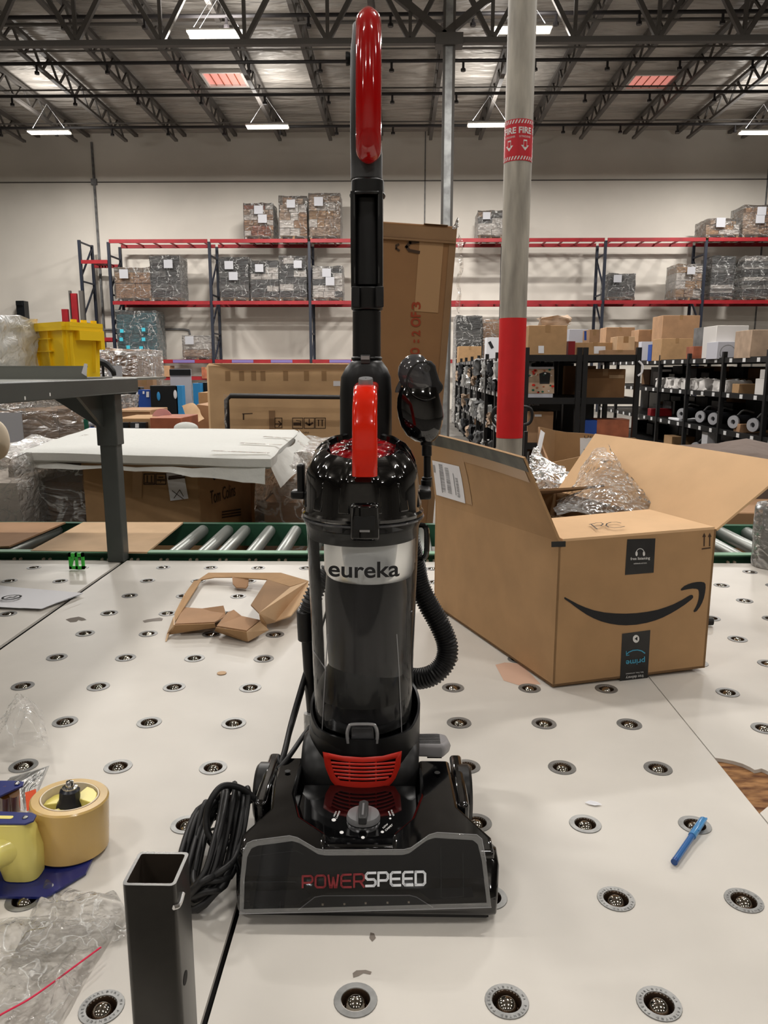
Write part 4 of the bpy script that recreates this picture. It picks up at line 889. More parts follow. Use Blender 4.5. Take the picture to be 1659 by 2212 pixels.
# plastic bags, crumpled
def bag(name, outline, lab, z0=.002, amp=.02, seed=0, n=46, lift=None, mt='clear_bag', loc=None):
    """heap of film: grid over a quad of table points, height from ridged noise"""
    P4 = [G(x, y, T) for x, y in outline]; vs = []; t_ = thing(name, lab, 'plastic bag', (P4[0] + P4[1] + P4[2] + P4[3]) / 4)
    for j in range(n + 1):
        for i in range(n + 1):
            u = i / n; v = j / n; e_ = noise.noise(Vector((u * 3, v * 3, seed))) * .10
            q_ = P4[0].lerp(P4[1], min(1, max(0, u + e_ * (1 - abs(2 * v - 1))))).lerp(P4[3].lerp(P4[2], u), min(1, max(0, v + e_ * (1 - abs(2 * u - 1)))))
            w1 = abs(noise.noise(q_ * 16 + Vector((seed, 3, 1)))); w2 = abs(noise.noise(q_ * 60 + Vector((seed, 7, 2))))
            env = min(1, 6 * min(u, 1 - u, v, 1 - v) + .15)
            h = (1 - w1 * 2.2) * amp * env + (1 - w2) * amp * .35 * env; q_.z = T + z0 + max(0, h) + (lift(u, v) if lift else 0)
            vs.append(q_ + noise.noise_vector(q_ * 30) * .004 * env * Vector((1, 1, 0)).length)
    for k, q_ in enumerate(vs): vs[k] = Vector((q_.x, q_.y, max(q_.z, T + .0012)))
    O('film', MB().add(vs, [(j * (n + 1) + i, j * (n + 1) + i + 1, (j + 1) * (n + 1) + i + 1, (j + 1) * (n + 1) + i) for j in range(n) for i in range(n)]), mt, t_, fix=False, smooth=180)
    return t_
bag('plastic_bag', [(-60, 1650), (112, 1662), (98, 1592), (-60, 1640)], 'crumpled clear bag with a raised peak behind the tape roll', amp=.025, seed=3, lift=lambda u, v: .05 * math.exp(-((u - .75) / .28) ** 2) * (.3 + v * .7) + .02)
t = bag('plastic_bag', [(-90, 2330), (130, 2215), (262, 1985), (-90, 1990)], 'large clear zip bag with a red seal line in the lower left corner', amp=.014, seed=8, n=56)
O('zip_line', MB().tube(spline([G(-60, 2230, T + .022), G(5, 2190, T + .021), G(60, 2160, T + .020), G(115, 2122, T + .018), G(165, 2085, T + .017), G(218, 2046, T + .015)], 6), .0010, 6), 'pink_line', t)
bag('plastic_bag', [(20, 2090), (300, 2030), (262, 1955), (100, 1905)], 'long crumpled clear bag between the tape gun and the square tube', amp=.022, seed=12)
# zip pouch with a printed card behind the tape roll
t = thing('zip_pouch', 'flat clear pouch with an orange mark, standing behind the tape roll', 'pouch', G(70, 1740))
O('card', MB().slab([G(-20, 1725, T + .01), G(62, 1758, T + .004), W(106, 1655, 1.02), W(20, 1680, 1.04)], (0, .002, 0)), 'white_bag', t, smooth=0)
O('orange_mark', MB().add([W(54, 1712, .985), W(78, 1704, .985), W(78, 1745, .955), W(58, 1752, .955)], [(0, 1, 2, 3)]), 'orange_print', t, fix=False, smooth=0)

# ------------------------------------------------------------------ square steel tube, near left
t = thing('square_tube_post', 'dark square steel tube with an open top, standing near the lower left', 'post', (-.27, .52, T))
fy = .5; a = W(262, 1912, fy); b = W(378, 1912, fy); ztb = a.z; wt = b.x - a.x; dep = .040; tk = .0026
x0 = a.x; x1 = b.x; oc = lambda i: [(x0 + i, fy + i), (x1 - i, fy + i), (x1 - i, fy + dep - i), (x0 + i, fy + dep - i)]
def rr(i, r_):   # rounded square outline
    pts = []
    for (cx_, cy_), a0 in (((x1 - i - r_, fy + i + r_), -PI / 2), ((x1 - i - r_, fy + dep - i - r_), 0), ((x0 + i + r_, fy + dep - i - r_), PI / 2), ((x0 + i + r_, fy + i + r_), PI)):
        pts += [(cx_ + r_ * math.cos(a0 + k * PI / 8), cy_ + r_ * math.sin(a0 + k * PI / 8)) for k in range(5)]
    return pts
o_ = rr(0, .004); i_ = rr(tk, .0022); zb = T + .001
O('tube_wall', MB().loft([[(*p_, zb) for p_ in o_], [(*p_, ztb) for p_ in o_], [(*p_, ztb) for p_ in i_]], cap=False), 'tube_dark', t, smooth=50)
O('tube_bore', MB().loft([[(*p_, ztb) for p_ in i_], [(*p_, zb) for p_ in i_]], cap=False), 'tube_inside', t, smooth=50)
ph = PL(400, 2112, (x1, fy, 0), (1, 0, 0)); O('bolt_hole', MB().lathe([(.0001, 0), (.0052, 0), (.0052, .0004), (.0001, .0004)], 16, M=Matrix.Translation((x1, ph.y, ph.z)) @ Matrix.Rotation(PI / 2, 4, 'Y')), 'gap_dark', t)
O('weld_bead', MB().tube(spline([V((x1 - .002, fy - .0005, ztb - .018)), V((x1 + .001, fy + .004, ztb - .019)), V((x1 + .001, fy + .014, ztb - .017))], 5), .0018, 8), 'chrome', t)

# ------------------------------------------------------------------ grey steel shelf at the left, its post stands on the table edge
t = thing('steel_shelf', 'grey painted steel shelf with a bracketed post at the left of the table', 'shelf', (-1.5, 2.3, T))
pz = .052
zb1 = 1.401; zt1 = 1.447
pxl = W(233, 1215, 2.41).x; pxr = W(268, 1215, 2.41).x
O('post', MB().box(((pxl + pxr) / 2, 2.435, (T + zb1 + .01) / 2), (pxr - pxl, pz, zb1 + .01 - T)).box(((pxl + pxr) / 2, 2.435, 1.32), (pxr - pxl + .012, pz + .01, .17)), 'grey_steel', t, bevel=.003)
O('edge_beam', MB().box((-.885, 1.72, (zb1 + zt1) / 2), (.05, 1.62, zt1 - zb1)), 'grey_steel', t, bevel=.003)
O('shelf_deck', MB().box((-1.75, 1.9, zt1 - .004), (1.75, 1.98, .008)), 'grey_steel_light', t)
O('cross_beam', MB().box((-1.75, 2.45, zb1 + .02), (1.75, .04, .05)), 'grey_steel', t)
O('gusset', MB().slab([V((pxl, 2.42, zb1)), V((pxl, 2.42, 1.29)), V((pxl - .17, 2.42, zb1))], (0, .01, 0)).slab([V((pxl + .01, 2.41, zb1)), V((pxl + .01, 2.41, 1.29)), V((pxl + .01, 2.22, zb1))], (.01, 0, 0)), 'grey_steel', t, smooth=0)
O('post', MB().box((-2.5, 2.43, .70), (.05, .05, 1.4)), 'grey_steel', t)
for x, y in ((108, 852), (54, 860)):
    O('paint_chip', MB().box(PL(x, y, (-.8598, 0, 0), (1, 0, 0)), (.0006, .006, .008)), 'ink_white', t)
a = W(-30, 815, 2.2); b = W(186, 792, 2.2)
tr_ = thing('steel_tray', 'grey sheet steel tray edge on the shelf in front of the yellow tote', 'tray', ((a.x + b.x) / 2, 2.2, zt1))
O('tray', MB().box(((a.x + b.x) / 2, 2.2, (zt1 + b.z) / 2), (b.x - a.x, .003, b.z - zt1)).box(((a.x + b.x) / 2, 2.205, b.z), (b.x - a.x, .014, .004)).box(((a.x + b.x) / 2, 2.3, zt1 + .003), (b.x - a.x, .2, .004)), 'grey_steel_light', tr_)
O('white_label', MB().add([W(176, 806, 2.19), W(187, 813, 2.19), W(189, 786, 2.19), W(182, 785, 2.19)], [(0, 1, 2, 3)]), 'paper', tr_, fix=False, smooth=0)
# yellow tote
yt = thing('yellow_tote', 'bright yellow ribbed plastic tote on the grey shelf', 'tote', (-1.1, 2.62, zt1))
c0 = W(151, 815, 2.45); c0.z = zt1 + .003; topz = W(150, 700, 2.45).z
cl = W(45, 700, 2.62); cr = W(214, 705, 2.58)
dl = Vector((cl.x - c0.x, cl.y - c0.y, 0)); dr = Vector((cr.x - c0.x, cr.y - c0.y, 0)); inw = 0.06
def tp_(u, v, z):
    k = 1 - inw * (1 - z); p_ = Vector((c0.x, c0.y, 0)) + (dl + dr) / 2 + (dl * (u - .5) + dr * (v - .5)) * k; p_.z = c0.z + (topz - c0.z) * z; return p_
m = MB(); q8 = lambda z: [tp_(0, 0, z), tp_(1, 0, z), tp_(1, 1, z), tp_(0, 1, z)]
m.loft([q8(0), q8(1)], cap=False); m.add(q8(0), [(0, 1, 2, 3)]); O('body', m, 'yellow_tote', yt, smooth=0)
on = (dl.cross(Vector((0, 0, 1)))).normalized(); on = on if on.dot(-dr) > 0 else -on; on2 = (dr.cross(Vector((0, 0, 1)))).normalized(); on2 = on2 if on2.dot(-dl) > 0 else -on2
m = MB()
for a_, b_ in (((0, 0, 1), (1, 0, 1)), ((0, 0, .93), (1, 0, .93))): m.span(tp_(*a_) + on * .006, tp_(*b_) + on * .006, .02, .014)
for a_, b_ in (((0, 0, 1), (0, 1, 1)), ((0, 0, .93), (0, 1, .93))): m.span(tp_(*a_) + on2 * .006, tp_(*b_) + on2 * .006, .02, .014)
m.span(tp_(1, 0, 1), tp_(1, 1, 1), .02, .014); m.span(tp_(0, 1, 1), tp_(1, 1, 1), .02, .014)
O('rim', m, 'yellow_tote', yt, smooth=0)
for a_, b_ in (((.36, 0, .12), (.36, 0, .9)), ((.66, 0, .12), (.66, 0, .9)), ((.95, 0, .1), (.95, 0, .9)), ((.3, 0, .5), (1, 0, .5)), ((.3, 0, .14), (1, 0, .14)), ((.04, 0, .05), (.04, 0, .9)), ((.3, 0, .74), (1, 0, .74)) ):
    O('rib', MB().span(tp_(*a_) + on * .003, tp_(*b_) + on * .003, .004, .012, up=on), 'yellow_tote', yt, smooth=0)
m = MB()
m.span(tp_(0, .25, .80) + on2 * .010, tp_(0, 1, .80) + on2 * .010, .02, .03); m.span(tp_(0, .9, .72) + on2 * .010, tp_(0, 1.02, .72) + on2 * .010, .02, .06)
for v in (.2, .5, .8): m.span(tp_(0, v - .06, 1.06) + on2 * .004, tp_(0, v + .06, 1.06) + on2 * .004, .01, .012)
m.span(tp_(0, .1, .2) + on2 * .003, tp_(0, .1, .85) + on2 * .003, .012, .006); m.span(tp_(0, .8, .1) + on2 * .003, tp_(0, .8, .7) + on2 * .003, .012, .006)
O('handle_band', m, 'yellow_tote', yt, smooth=0)
tag(O('white_plastic_bag', noisy_box(W(-28, 742, 2.42), (.20, .26, .155), .02, (12, 8, 12), 21), 'white_bag', smooth=180, fix=False), 'milky plastic bag bulging beside the yellow tote at the left edge', 'plastic bag')
# ------------------------------------------------------------------ cartons and goods behind the conveyor
def carton(px0, py0, px1, py1, Y, label, m='cardboard', depth=None, zb=None, name='carton', cat='box', seam=True, group=None, tilt=0):
    """closed carton whose front face spans the given picture rectangle at depth Y"""
    a = W(px0, py1, Y); b = W(px1, py0, Y); z0 = a.z if zb is None else zb; w = b.x - a.x; h = b.z - z0; d = depth or w * .8
    c = Vector(((a.x + b.x) / 2, Y + d / 2, z0 + h / 2)); R_ = Matrix.Translation((c.x, c.y, z0)) @ Matrix.Rotation(tilt, 4, 'Y') @ Matrix.Translation((-c.x, -c.y, -z0))
    t = thing(name, label, cat, (c.x, c.y, z0), group)
    O('body', MB().box(c, (w, d, h), R_), m, t, bevel=min(w, h) * .012, seg=1)
    if seam:
        O('tape_strip', MB().box((c.x, c.y, z0 + h + .001), (min(.06, w * .3), d, .002), R_).box((c.x, Y - .001, z0 + h - min(.08, h * .3) / 2), (min(.06, w * .3), .002, min(.08, h * .3)), R_), 'tape_brown', t, smooth=0)
    return t
def sticker(t, px0, py0, px1, py1, Y, m='paper', name='paper_label'):
    return O(name, MB().add([W(px0, py1, Y), W(px1, py1, Y), W(px1, py0, Y), W(px0, py0, Y)], [(0, 1, 2, 3)]), m, t, fix=False, smooth=0)

mat('cardboard_wide', (204, 168, 126), 0.85, var=(5, 0.06))
# tall carton, leaning a little
tY = 3.3; tl = W(822, 488, tY); trr = W(988, 492, tY)
t = thing('tall_carton', 'very tall narrow brown carton standing behind the vacuum, red print 2 OF 3', 'box', (.05, 3.45, 0))
w_ = trr.x - tl.x; zt = tl.z; lean_ = -math.atan((W(988, 490, tY).x - W(935, 1130, tY).x) / (W(988, 490, tY).z - W(935, 1130, tY).z))
piv = Vector((W(935, 1130, tY).x, tY, W(935, 1130, tY).z)); RT = Matrix.Translation(piv) @ Matrix.Rotation(-lean_, 4, 'Y') @ Matrix.Translation(-piv)
hz = zt - piv.z
O('body', MB().box((piv.x - w_ / 2, tY + .14, (piv.z + hz) / 2 + .0), (w_, .28, piv.z + hz), RT), 'cardboard_brown', t, bevel=.006, seg=2)
O('top_flap', MB().box((piv.x - w_ / 2, tY - .002, piv.z + hz - .035), (w_ - .004, .004, .05), RT).box((piv.x - w_ / 2, tY - .006, piv.z + hz - .066), (w_ - .004, .012, .008), RT), 'cardboard_dark', t, smooth=0)
O('tape_strip', MB().box((piv.x - w_ * .32, tY - .0015, piv.z + hz - .2), (.10, .001, .3), RT).box((piv.x - w_ * .28, tY + .14, piv.z + hz + .001), (.10, .3, .001), RT), 'tape_clear', t, smooth=0)
O('corner_board', MB().box((piv.x - .014, tY - .002, piv.z + hz / 2 - .2), (.028, .003, hz + .3), RT), 'cardboard_dark', t, smooth=0)
m = MB(); ty = tY - .003
def vt(s, x0, x1, ytop, ybot, off=.03):   # text reading upward
    ptext(s, W(x1, ybot, ty), W(x1, ytop, ty), W(x0, ybot, ty), m, off)
vt('3', 889, 909, 652, 668); vt('OF', 887, 909, 674, 706); vt('2', 889, 908, 714, 726); vt(':', 893, 906, 733, 741, .02); vt('O', 886, 907, 751, 766)
O('red_print', m, 'ink_red', t, fix=False, smooth=0)
m = MB(); strip(m, [W(x, y, ty) for x, y in ((905, 545), (884, 541), (878, 533), (886, 524), (903, 522))], .012, (0, 1, 0)); strip(m, [W(x, y, ty) for x, y in ((862, 541), (856, 537), (856, 530), (861, 528))], .008, (0, 1, 0))
O('ring_print', m, 'ink_brown', t, fix=False, smooth=0)
O('film_scrap', drape([[W(975, 492, 3.28), W(985, 486, 3.28), W(990, 470, 3.29)], [W(984, 496, 3.29), W(991, 490, 3.3), W(994, 474, 3.3)]], 6, .01, 2, 40), 'near_wrap', t, fix=False, smooth=180)
O('film_scrap', drape([[W(990, 500, 3.29), W(990, 560, 3.3), W(985, 660, 3.3)], [W(1000, 520, 3.31), W(997, 580, 3.31), W(992, 680, 3.31)]], 8, .012, 7, 20), 'near_wrap', t, fix=False, smooth=180)

# wide carton with a dark cart frame in front
Yb = 5.5; t = carton(454, 785, 900, 1010, Yb, 'very wide brown carton behind the white foam slab, handling symbols printed on it', 'cardboard_wide', .9, 0.0, seam=False)
O('tape_strip', MB().box(W(588, 911, Yb - .002), (.045, .003, .16)), 'cardboard_dark', t, smooth=0)
O('worn_flap', MB().slab([W(456, 786, Yb - .01), W(880, 787, Yb - .01), W(860, 797, Yb - .01), W(700, 796, Yb - .01), W(560, 799, Yb - .01), W(505, 800, Yb - .01), W(475, 790, Yb - .01)], (0, -.012, 0)), 'cardboard_dark', t, smooth=0)
for x in (492, 522, 548, 568, 617, 662, 700): O('tape_residue', MB().box(W(x, 812, Yb - .001), (.035, .002, .07)), 'tape_brown', t, smooth=0)
m = MB(); ty = Yb - .004
def frame(x0, y0, x1, y1): 
    for a, b in (((x0, y0), (x1, y0)), ((x1, y0), (x1, y1)), ((x1, y1), (x0, y1)), ((x0, y1), (x0, y0))): strip(m, [W(*a, ty), W(*b, ty)], .005, (0, 1, 0))
def ln(pts, w_=.008): strip(m, [W(x, y, ty) for x, y in pts], w_, (0, 1, 0))
frame(594, 903, 609, 924); frame(632, 903, 654, 925); frame(657, 903, 679, 925); frame(681, 903, 703, 925)
ln([(595, 916), (606, 916)]); ln([(602, 910), (608, 916), (602, 921)])
ln([(636, 916), (648, 916)], .022); ln([(640, 908), (650, 910), (650, 920)], .005)
ln([(668, 906), (668, 918)]); ln([(661, 914), (668, 918), (675, 914)], .014)
ln([(688, 907), (688, 920)]); ln([(696, 907), (696, 920)]); ln([(684, 907), (700, 907)], .004); ln([(524, 894), (545, 893)], .006); ln([(526, 894), (526, 906)], .01)
O('symbol_print', m, 'ink_brown', t, fix=False, smooth=0)
m = MB(); ty = Yb - .004; ptext('MADE IN CHINA', W(632, 937, ty), W(668, 937, ty), W(632, 932, ty), m); O('small_print', m, 'ink_brown', t, fix=False, smooth=0)
sticker(t, 720, 823, 735, 834, Yb - .004)
t = thing('cart_frame', 'dark steel tube frame of a cart in front of the wide carton', 'cart', (-.9, 5.3, 0)); Yc = 5.3
a = W(489, 855, Yc); b = W(880, 860, Yc)
O('frame_bar', MB().tube([V((a.x, Yc, 0.1)), V((a.x, Yc, a.z - .03)), V((a.x + .03, Yc, a.z)), V((b.x, Yc, b.z)), V((b.x, Yc, .1))], .018, 10), 'pipe_black', t)
O('wheel', MB().lathe([(.001, -.02), (.06, -.02), (.06, .02), (.001, .02)], 16, M=Matrix.Translation((a.x, Yc, .06)) @ Matrix.Rotation(PI / 2, 4, 'Y')), 'black_matt', t)
O('wheel', MB().lathe([(.001, -.02), (.06, -.02), (.06, .02), (.001, .02)], 16, M=Matrix.Translation((b.x, Yc, .06)) @ Matrix.Rotation(PI / 2, 4, 'Y')), 'black_matt', t)
O('film_scrap', drape([[W(484, 850, 5.27), W(486, 900, 5.27), W(483, 960, 5.27)], [W(493, 852, 5.28), W(490, 900, 5.28), W(492, 960, 5.28)]], 8, .012, 3, 20), 'near_wrap', t, fix=False, smooth=180)

# printed carton below the slab (front face and turned side face)
t = thing('printed_carton', 'brown carton with black lettering on its turned side, below the foam slab', 'box', (-1.1, 3.6, 0))
A_ = W(176, 1000, 3.42); B_ = W(428, 1004, 3.42); C2 = W(541, 1004, 4.0); zt = 1.052
pb = [(A_.x, 3.42), (B_.x, 3.42), (C2.x, 4.0), (C2.x - (B_.x - A_.x), 4.0)]
O('body', MB().prism(pb, 0, zt), 'cardboard', t, bevel=.006, seg=1)
O('tape_strip', MB().slab([V((A_.x, 3.418, zt - .02)), V((B_.x, 3.418, zt - .02)), V((B_.x, 3.418, zt + .002)), V((A_.x, 3.418, zt + .002))], (0, -.002, 0)), 'tape_clear', t, smooth=0)
O('tape_strip', MB().slab([W(287, 1010, 3.416), W(308, 1010, 3.416), W(306, 1075, 3.416), W(286, 1075, 3.416)], (0, -.001, 0)), 'tape_clear', t, smooth=0)
ty = 3.412; m = MB(); frame(311, 1024, 334, 1046); frame(337, 1024, 358, 1046)
ln([(318, 1028), (318, 1041)], .006); ln([(327, 1028), (327, 1041)], .006); ln([(313, 1043), (331, 1043)], .004); ln([(340, 1037), (355, 1037)], .008); ln([(347, 1037), (347, 1042)], .004); ln([(343, 1031), (352, 1031)], .006)
O('symbol_print', m, 'ink_brown', t, fix=False, smooth=0)
sticker(t, 359, 1022, 395, 1079, 3.410); lb = [o for o in t.children if o.name.startswith('paper_label')][0]
vv = [W(359, 1022, 3.409), W(396, 1018, 3.409), W(407, 1077, 3.409), W(368, 1082, 3.409)]
for k, q_ in enumerate((3, 2, 1, 0)): lb.data.vertices[k].co = vv[q_] - WM[t.name]
m = MB(); ty = 3.405; ln([(365, 1030), (392, 1027)], .006); ln([(365, 1034), (398, 1031)], .01); ln([(376, 1076), (388, 1058), (396, 1072)], .003); ln([(372, 1060), (396, 1078)], .003)
O('label_print', m, 'ink_brown', t, fix=False, smooth=0)
sd = Vector((C2.x - B_.x, .58, 0)); sn_ = Vector((sd.y, -sd.x, 0)).normalized(); sp_ = Vector((B_.x, 3.42, 0)) + sn_ * .003
onside = lambda x, y: PL(x, y, sp_, sn_)
m = MB(); ptext('Tom Colins', onside(455, 1090), onside(509, 1071), onside(454, 1060), m, .005); ptext('fine drinks', onside(478, 1100), onside(515, 1090), onside(478, 1094), m) if False else None
for k in range(3): strip(m, [onside(480, 1106 + 6 * k), onside(520, 1100 + 6 * k)], .008, sn_)
strip(m, [onside(463, 1010), onside(463, 1034)], .008, sn_); strip(m, [onside(457, 1028), onside(463, 1036), onside(469, 1028)], .008, sn_)
O('side_print', m, 'ink_brown', t, fix=False, smooth=0)
carton(541, 1000, 560, 1135, 4.05, 'brown carton with a barcode, squeezed between the printed carton and the wrapped stack', 'cardboard', .5, 0, seam=False)
# wrapped stacks under the foam slab
load(38, 176, 1012, 1180, 3.45, 'wrapped stack of brown cartons under the left end of the foam slab', ['cardboard_warm', 'cardboard_warm', 'cardboard_brown'], 2, 1, 1.2, False, 'wrapped stacks on the floor', 'near_wrap', 0, z0=0)
load(-120, 24, 996, 1180, 3.2, 'pale wrapped stack at the left edge behind the conveyor', ['pale_goods', 'white_goods'], 1, 2, .9, False, 'wrapped stacks on the floor', 'near_wrap', 0, z0=0)
load(566, 740, 990, 1180, 3.7, 'shrink-wrapped brown stack between the foam slab and the vacuum', ['cardboard_warm', 'cardboard'], 1, 1, 1.0, False, 'wrapped stacks on the floor', 'near_wrap', 0, z0=0)
load(-60, 186, 868, 1020, 6.2, 'big wrapped tan pallet behind the grey shelf, at the left edge', ['pale_goods', 'pale_goods', 'cardboard_warm'], 2, 2, 1.2, False, 'wrapped stacks on the floor', 'stretch_wrap', 1, z0=0)
load(205, 295, 757, 900, 11.5, 'brown wrapped pallet right of the yellow tote', ['cardboard_warm', 'cardboard_warm', 'cardboard'], 2, 4, 1.2, False, 'wrapped stacks on the floor', 'stretch_wrap', 2, z0=0)
tag(O('cream_disc', MB().sphere(W(-8, 950, 3.1), .055, 24, 14, (1, .5, 1.5)), 'cream'), 'cream rounded shape cut by the left edge, above the pale wrapped stack', 'cushion')
# foam slab on top
t = thing('foam_slab', 'large white foam-wrapped flat slab lying on the cartons behind the conveyor', 'foam sheet', (-1.2, 3.9, 1.06))
zl = 1.062; zu = 1.118
fa, fb, fc, fd = G(48, 1000, zl), G(592, 1016, zl), G(655, 965, zl), G(190, 958, zl)
fa, fb = V((-1.72, 3.40, 0)), V((-.535, 3.16, 0)); fc, fd = V((-.60, 4.62, 0)), V((-1.93, 4.70, 0))
def ring_(z, e=0, jag=.0):
    out = []; P4 = [fa, fb, fc, fd]; cen = (fa + fb + fc + fd) / 4
    for k in range(4):
        for i in range(12):
            p_ = P4[k].lerp(P4[(k + 1) % 4], i / 12); p_ = p_ + (cen - p_).normalized() * e; p_ = p_ + noise.noise_vector(p_ * 3 + V((0, 0, z * 9))) * jag
            out.append((p_.x, p_.y, z + noise.noise(p_ * 2.2) * jag * .8))
    return out
O('slab', MB().loft([ring_(zl, .02, .01), ring_(zl + .01, 0, .012), ring_(zu - .012, 0, .012), ring_(zu, .03, .014), ring_(zu + .004, .25, .014)]), 'foam_white', t, smooth=50)
O('foam_fold', drape([[V((-1.70, 3.42, 1.06)), V((-1.2, 3.30, 1.055)), V((-.56, 3.17, 1.07))], [V((-1.70, 3.40, 1.03)), V((-1.2, 3.29, 1.04)), V((-.56, 3.15, 1.0))]], 14, .012, 4, 8), 'foam_white', t, fix=False, smooth=180)
O('foam_fold', drape([[V((-.56, 3.17, 1.10)), V((-.53, 3.8, 1.11)), V((-.60, 4.6, 1.12))], [V((-.50, 3.2, .97)), V((-.46, 3.8, 1.02)), V((-.52, 4.6, 1.05))]], 14, .02, 6, 6), 'foam_white', t, fix=False, smooth=180)
for k in range(3): O('tape_strip', MB().span(V((-.80 + .05 * k, 3.25 + .35 * k, zu + .012)), V((-.55, 3.22 + .35 * k, zu + .006)), .03, .001), 'near_wrap', t, fix=False, smooth=0)
O('shrink_film', drape([[W(648, 940, 4.5), W(640, 962, 3.9), W(628, 1000, 3.5), W(600, 1060, 3.45)], [W(685, 965, 4.5), W(688, 990, 3.9), W(682, 1040, 3.55), W(668, 1110, 3.5)]], 10, .02, 5, 8), 'near_wrap', t, fix=False, smooth=180)
tag(O('foam_hump', MB().sphere(W(402, 925, 4.7), .07, 20, 12, (1.1, .6, .55)), 'foam_white'), 'rounded white foam hump on the back of the foam slab', 'foam')

# things standing on the floor further back, left of the wide carton
def fl(*a_, **k): return carton(*a_, zb=0.0, **k)
def at_floor(px0, py0, px1, Y, label, m, d=.5, **k): return carton(px0, py0, px1, 1000, Y, label, m, d, 0.0, **k)
t = at_floor(247, 836, 304, 9.0, 'black slotted bin with a pale hand hole, left of the blue box', 'box_black', d=.12, seam=False, name='black_bin', cat='bin')
O('hand_hole', MB().sphere(W(297.5, 858, 8.99), .03, 12, 8, (.8, .3, 2.0)), 'paper', t)
t = at_floor(307, 842, 328, 8.95, 'narrow blue box between the two black bins', 'box_blue', d=.12, seam=False); sticker(t, 316, 846, 322, 858, 8.94); sticker(t, 308, 845, 312, 851, 8.94)
at_floor(303, 817, 330, 9.4, 'brown carton standing behind the narrow blue box', 'cardboard_warm', d=.15)
t = at_floor(333, 833, 383, 8.9, 'large black bin with two hand holes behind the foam slab', 'box_black', d=.12, seam=False, name='black_bin', cat='bin')
O('hand_hole', MB().sphere(W(378.5, 852, 8.89), .026, 12, 8, (.8, .3, 2.0)), 'paper', t); O('hand_hole', MB().sphere(W(342.5, 856, 8.89), .026, 12, 8, (.8, .3, 2.0)), 'box_sky', t)
at_floor(388, 833, 393, 8.9, 'narrow sky-blue box edge right of the large black bin', 'box_sky', d=.12, seam=False)
t = thing('poster_board', 'white poster board with a dark header strip, behind the black bins', 'board', W(392, 890, 9.3))
a = W(367, 797, 9.3); b = W(417, 900, 9.3); O('board', MB().box(((a.x + b.x) / 2, 9.3, (a.z + b.z) / 2), (b.x - a.x, .02, a.z - b.z)), 'paper_grey', t); O('header', MB().box(((a.x + b.x) / 2, 9.285, a.z - .04), (b.x - a.x, .02, .07)), 'box_black', t)
O('board_leg', MB().box((a.x + .04, 9.35, b.z / 2), (.03, .03, b.z)).box((b.x - .04, 9.35, b.z / 2), (.03, .03, b.z)), 'joist_steel', t)
t = at_floor(249, 886, 325, 6.6, 'open brown carton with pale rim, behind the grey post', 'cardboard_warm', seam=False); O('rim', MB().box(W(287, 888, 6.6), (.30, .02, .015)), 'cardboard_pale', t)
t = at_floor(255, 904, 326, 5.9, 'carton of dark small goods beside the grey post', 'cardboard', seam=False)
for k, (x, m_) in enumerate(((272, 'box_black'), (292, 'dark_goods'), (310, 'box_black'))): O('dark_pack', MB().box(W(x, 920, 5.86), (.055, .06, .055)), m_, t)
sticker(t, 292, 915, 300, 924, 5.8)
at_floor(329, 903, 391, 5.8, 'long low reddish-brown carton behind the foam slab', 'rust_goods', seam=False)
tag(O('pink_fan', MB().lathe([(.001, 0), (.06, .004), (.085, .012), (.085, .018), (.001, .02)], 28, M=Matrix.Translation(W(352, 905, 6.2)) @ Matrix.Rotation(PI / 2, 4, 'X')), 'pink'), 'pink ribbed fan shape rising behind the reddish carton', 'fan')
t = at_floor(396, 875, 452, 6.6, 'crumpled torn carton left of the wide carton', 'cardboard_warm', seam=False, tilt=.12)
O('torn_flap', drape([[W(394, 878, 6.5), W(415, 872, 6.5), W(430, 886, 6.5)], [W(400, 905, 6.4), W(420, 915, 6.35), W(440, 905, 6.4)]], 8, .02, 3, 9), 'cardboard_pale', t, fix=False, smooth=60)
at_floor(435, 848, 448, 7.2, 'slim upright carton beside the wide carton', 'cardboard', seam=False); at_floor(424, 828, 434, 9.3, 'slim sky-blue upright box left of the wide carton', 'box_sky', d=.1, seam=False)
at_floor(436, 826, 456, 9.4, 'dark box half behind the wide carton', 'box_black', seam=False)
zs = W(330, 817, RY).z
carton(330, 790, 366, 812, RY - .1, 'small brown carton on the lowest rack beam at left', 'cardboard_warm', .6, zb=zs + .05); carton(436, 793, 455, 818, RY - .1, 'brown goods on the lowest rack level by the wide carton', 'rust_goods', .6)
carton(180, 772, 214, 822, 20.0, 'grey-brown stack left of the brown wrapped pallet', 'pale_goods', .8, zb=0, seam=False)
tag(O('green_strap', MB().tube(spline([W(185, 905, 5.2), W(187, 930, 5.2), W(180, 948, 5.2), W(180, 980, 5.2), V((W(180, 980, 5.2).x, 5.2, 0))], 5), .016, 8), 'green_strap'), 'dark green strap hanging under the grey shelf bracket', 'strap')
t = thing('striped_roll', 'blue and white striped rolls hanging under the grey shelf', 'roll', W(200, 930, 5.4))
O('stand', MB().tube([(W(199, 900, 5.4).x, 5.4, 0), W(199, 900, 5.4)], .01, 8), 'grey_steel', t)
for k in range(4): O('roll', MB().sphere(W(199, 903 + 12 * k, 5.4), .022, 12, 8, (1.2, 1, .9)), 'paper_grey' if k % 2 else 'box_blue', t)
tag(O('padded_handle', MB().tube(spline([W(212, 782, 9.0), W(228, 785, 9.0), W(243, 800, 9.0), W(247, 812, 9.0)], 6), lambda s_: .05 * (1 - .5 * s_), 10).tube([W(222, 790, 9.0), V((W(222, 790, 9.0).x, 9.0, 0))], .015, 6), 'black_satin'), 'glossy black curved padded handle right of the yellow tote', 'handle')
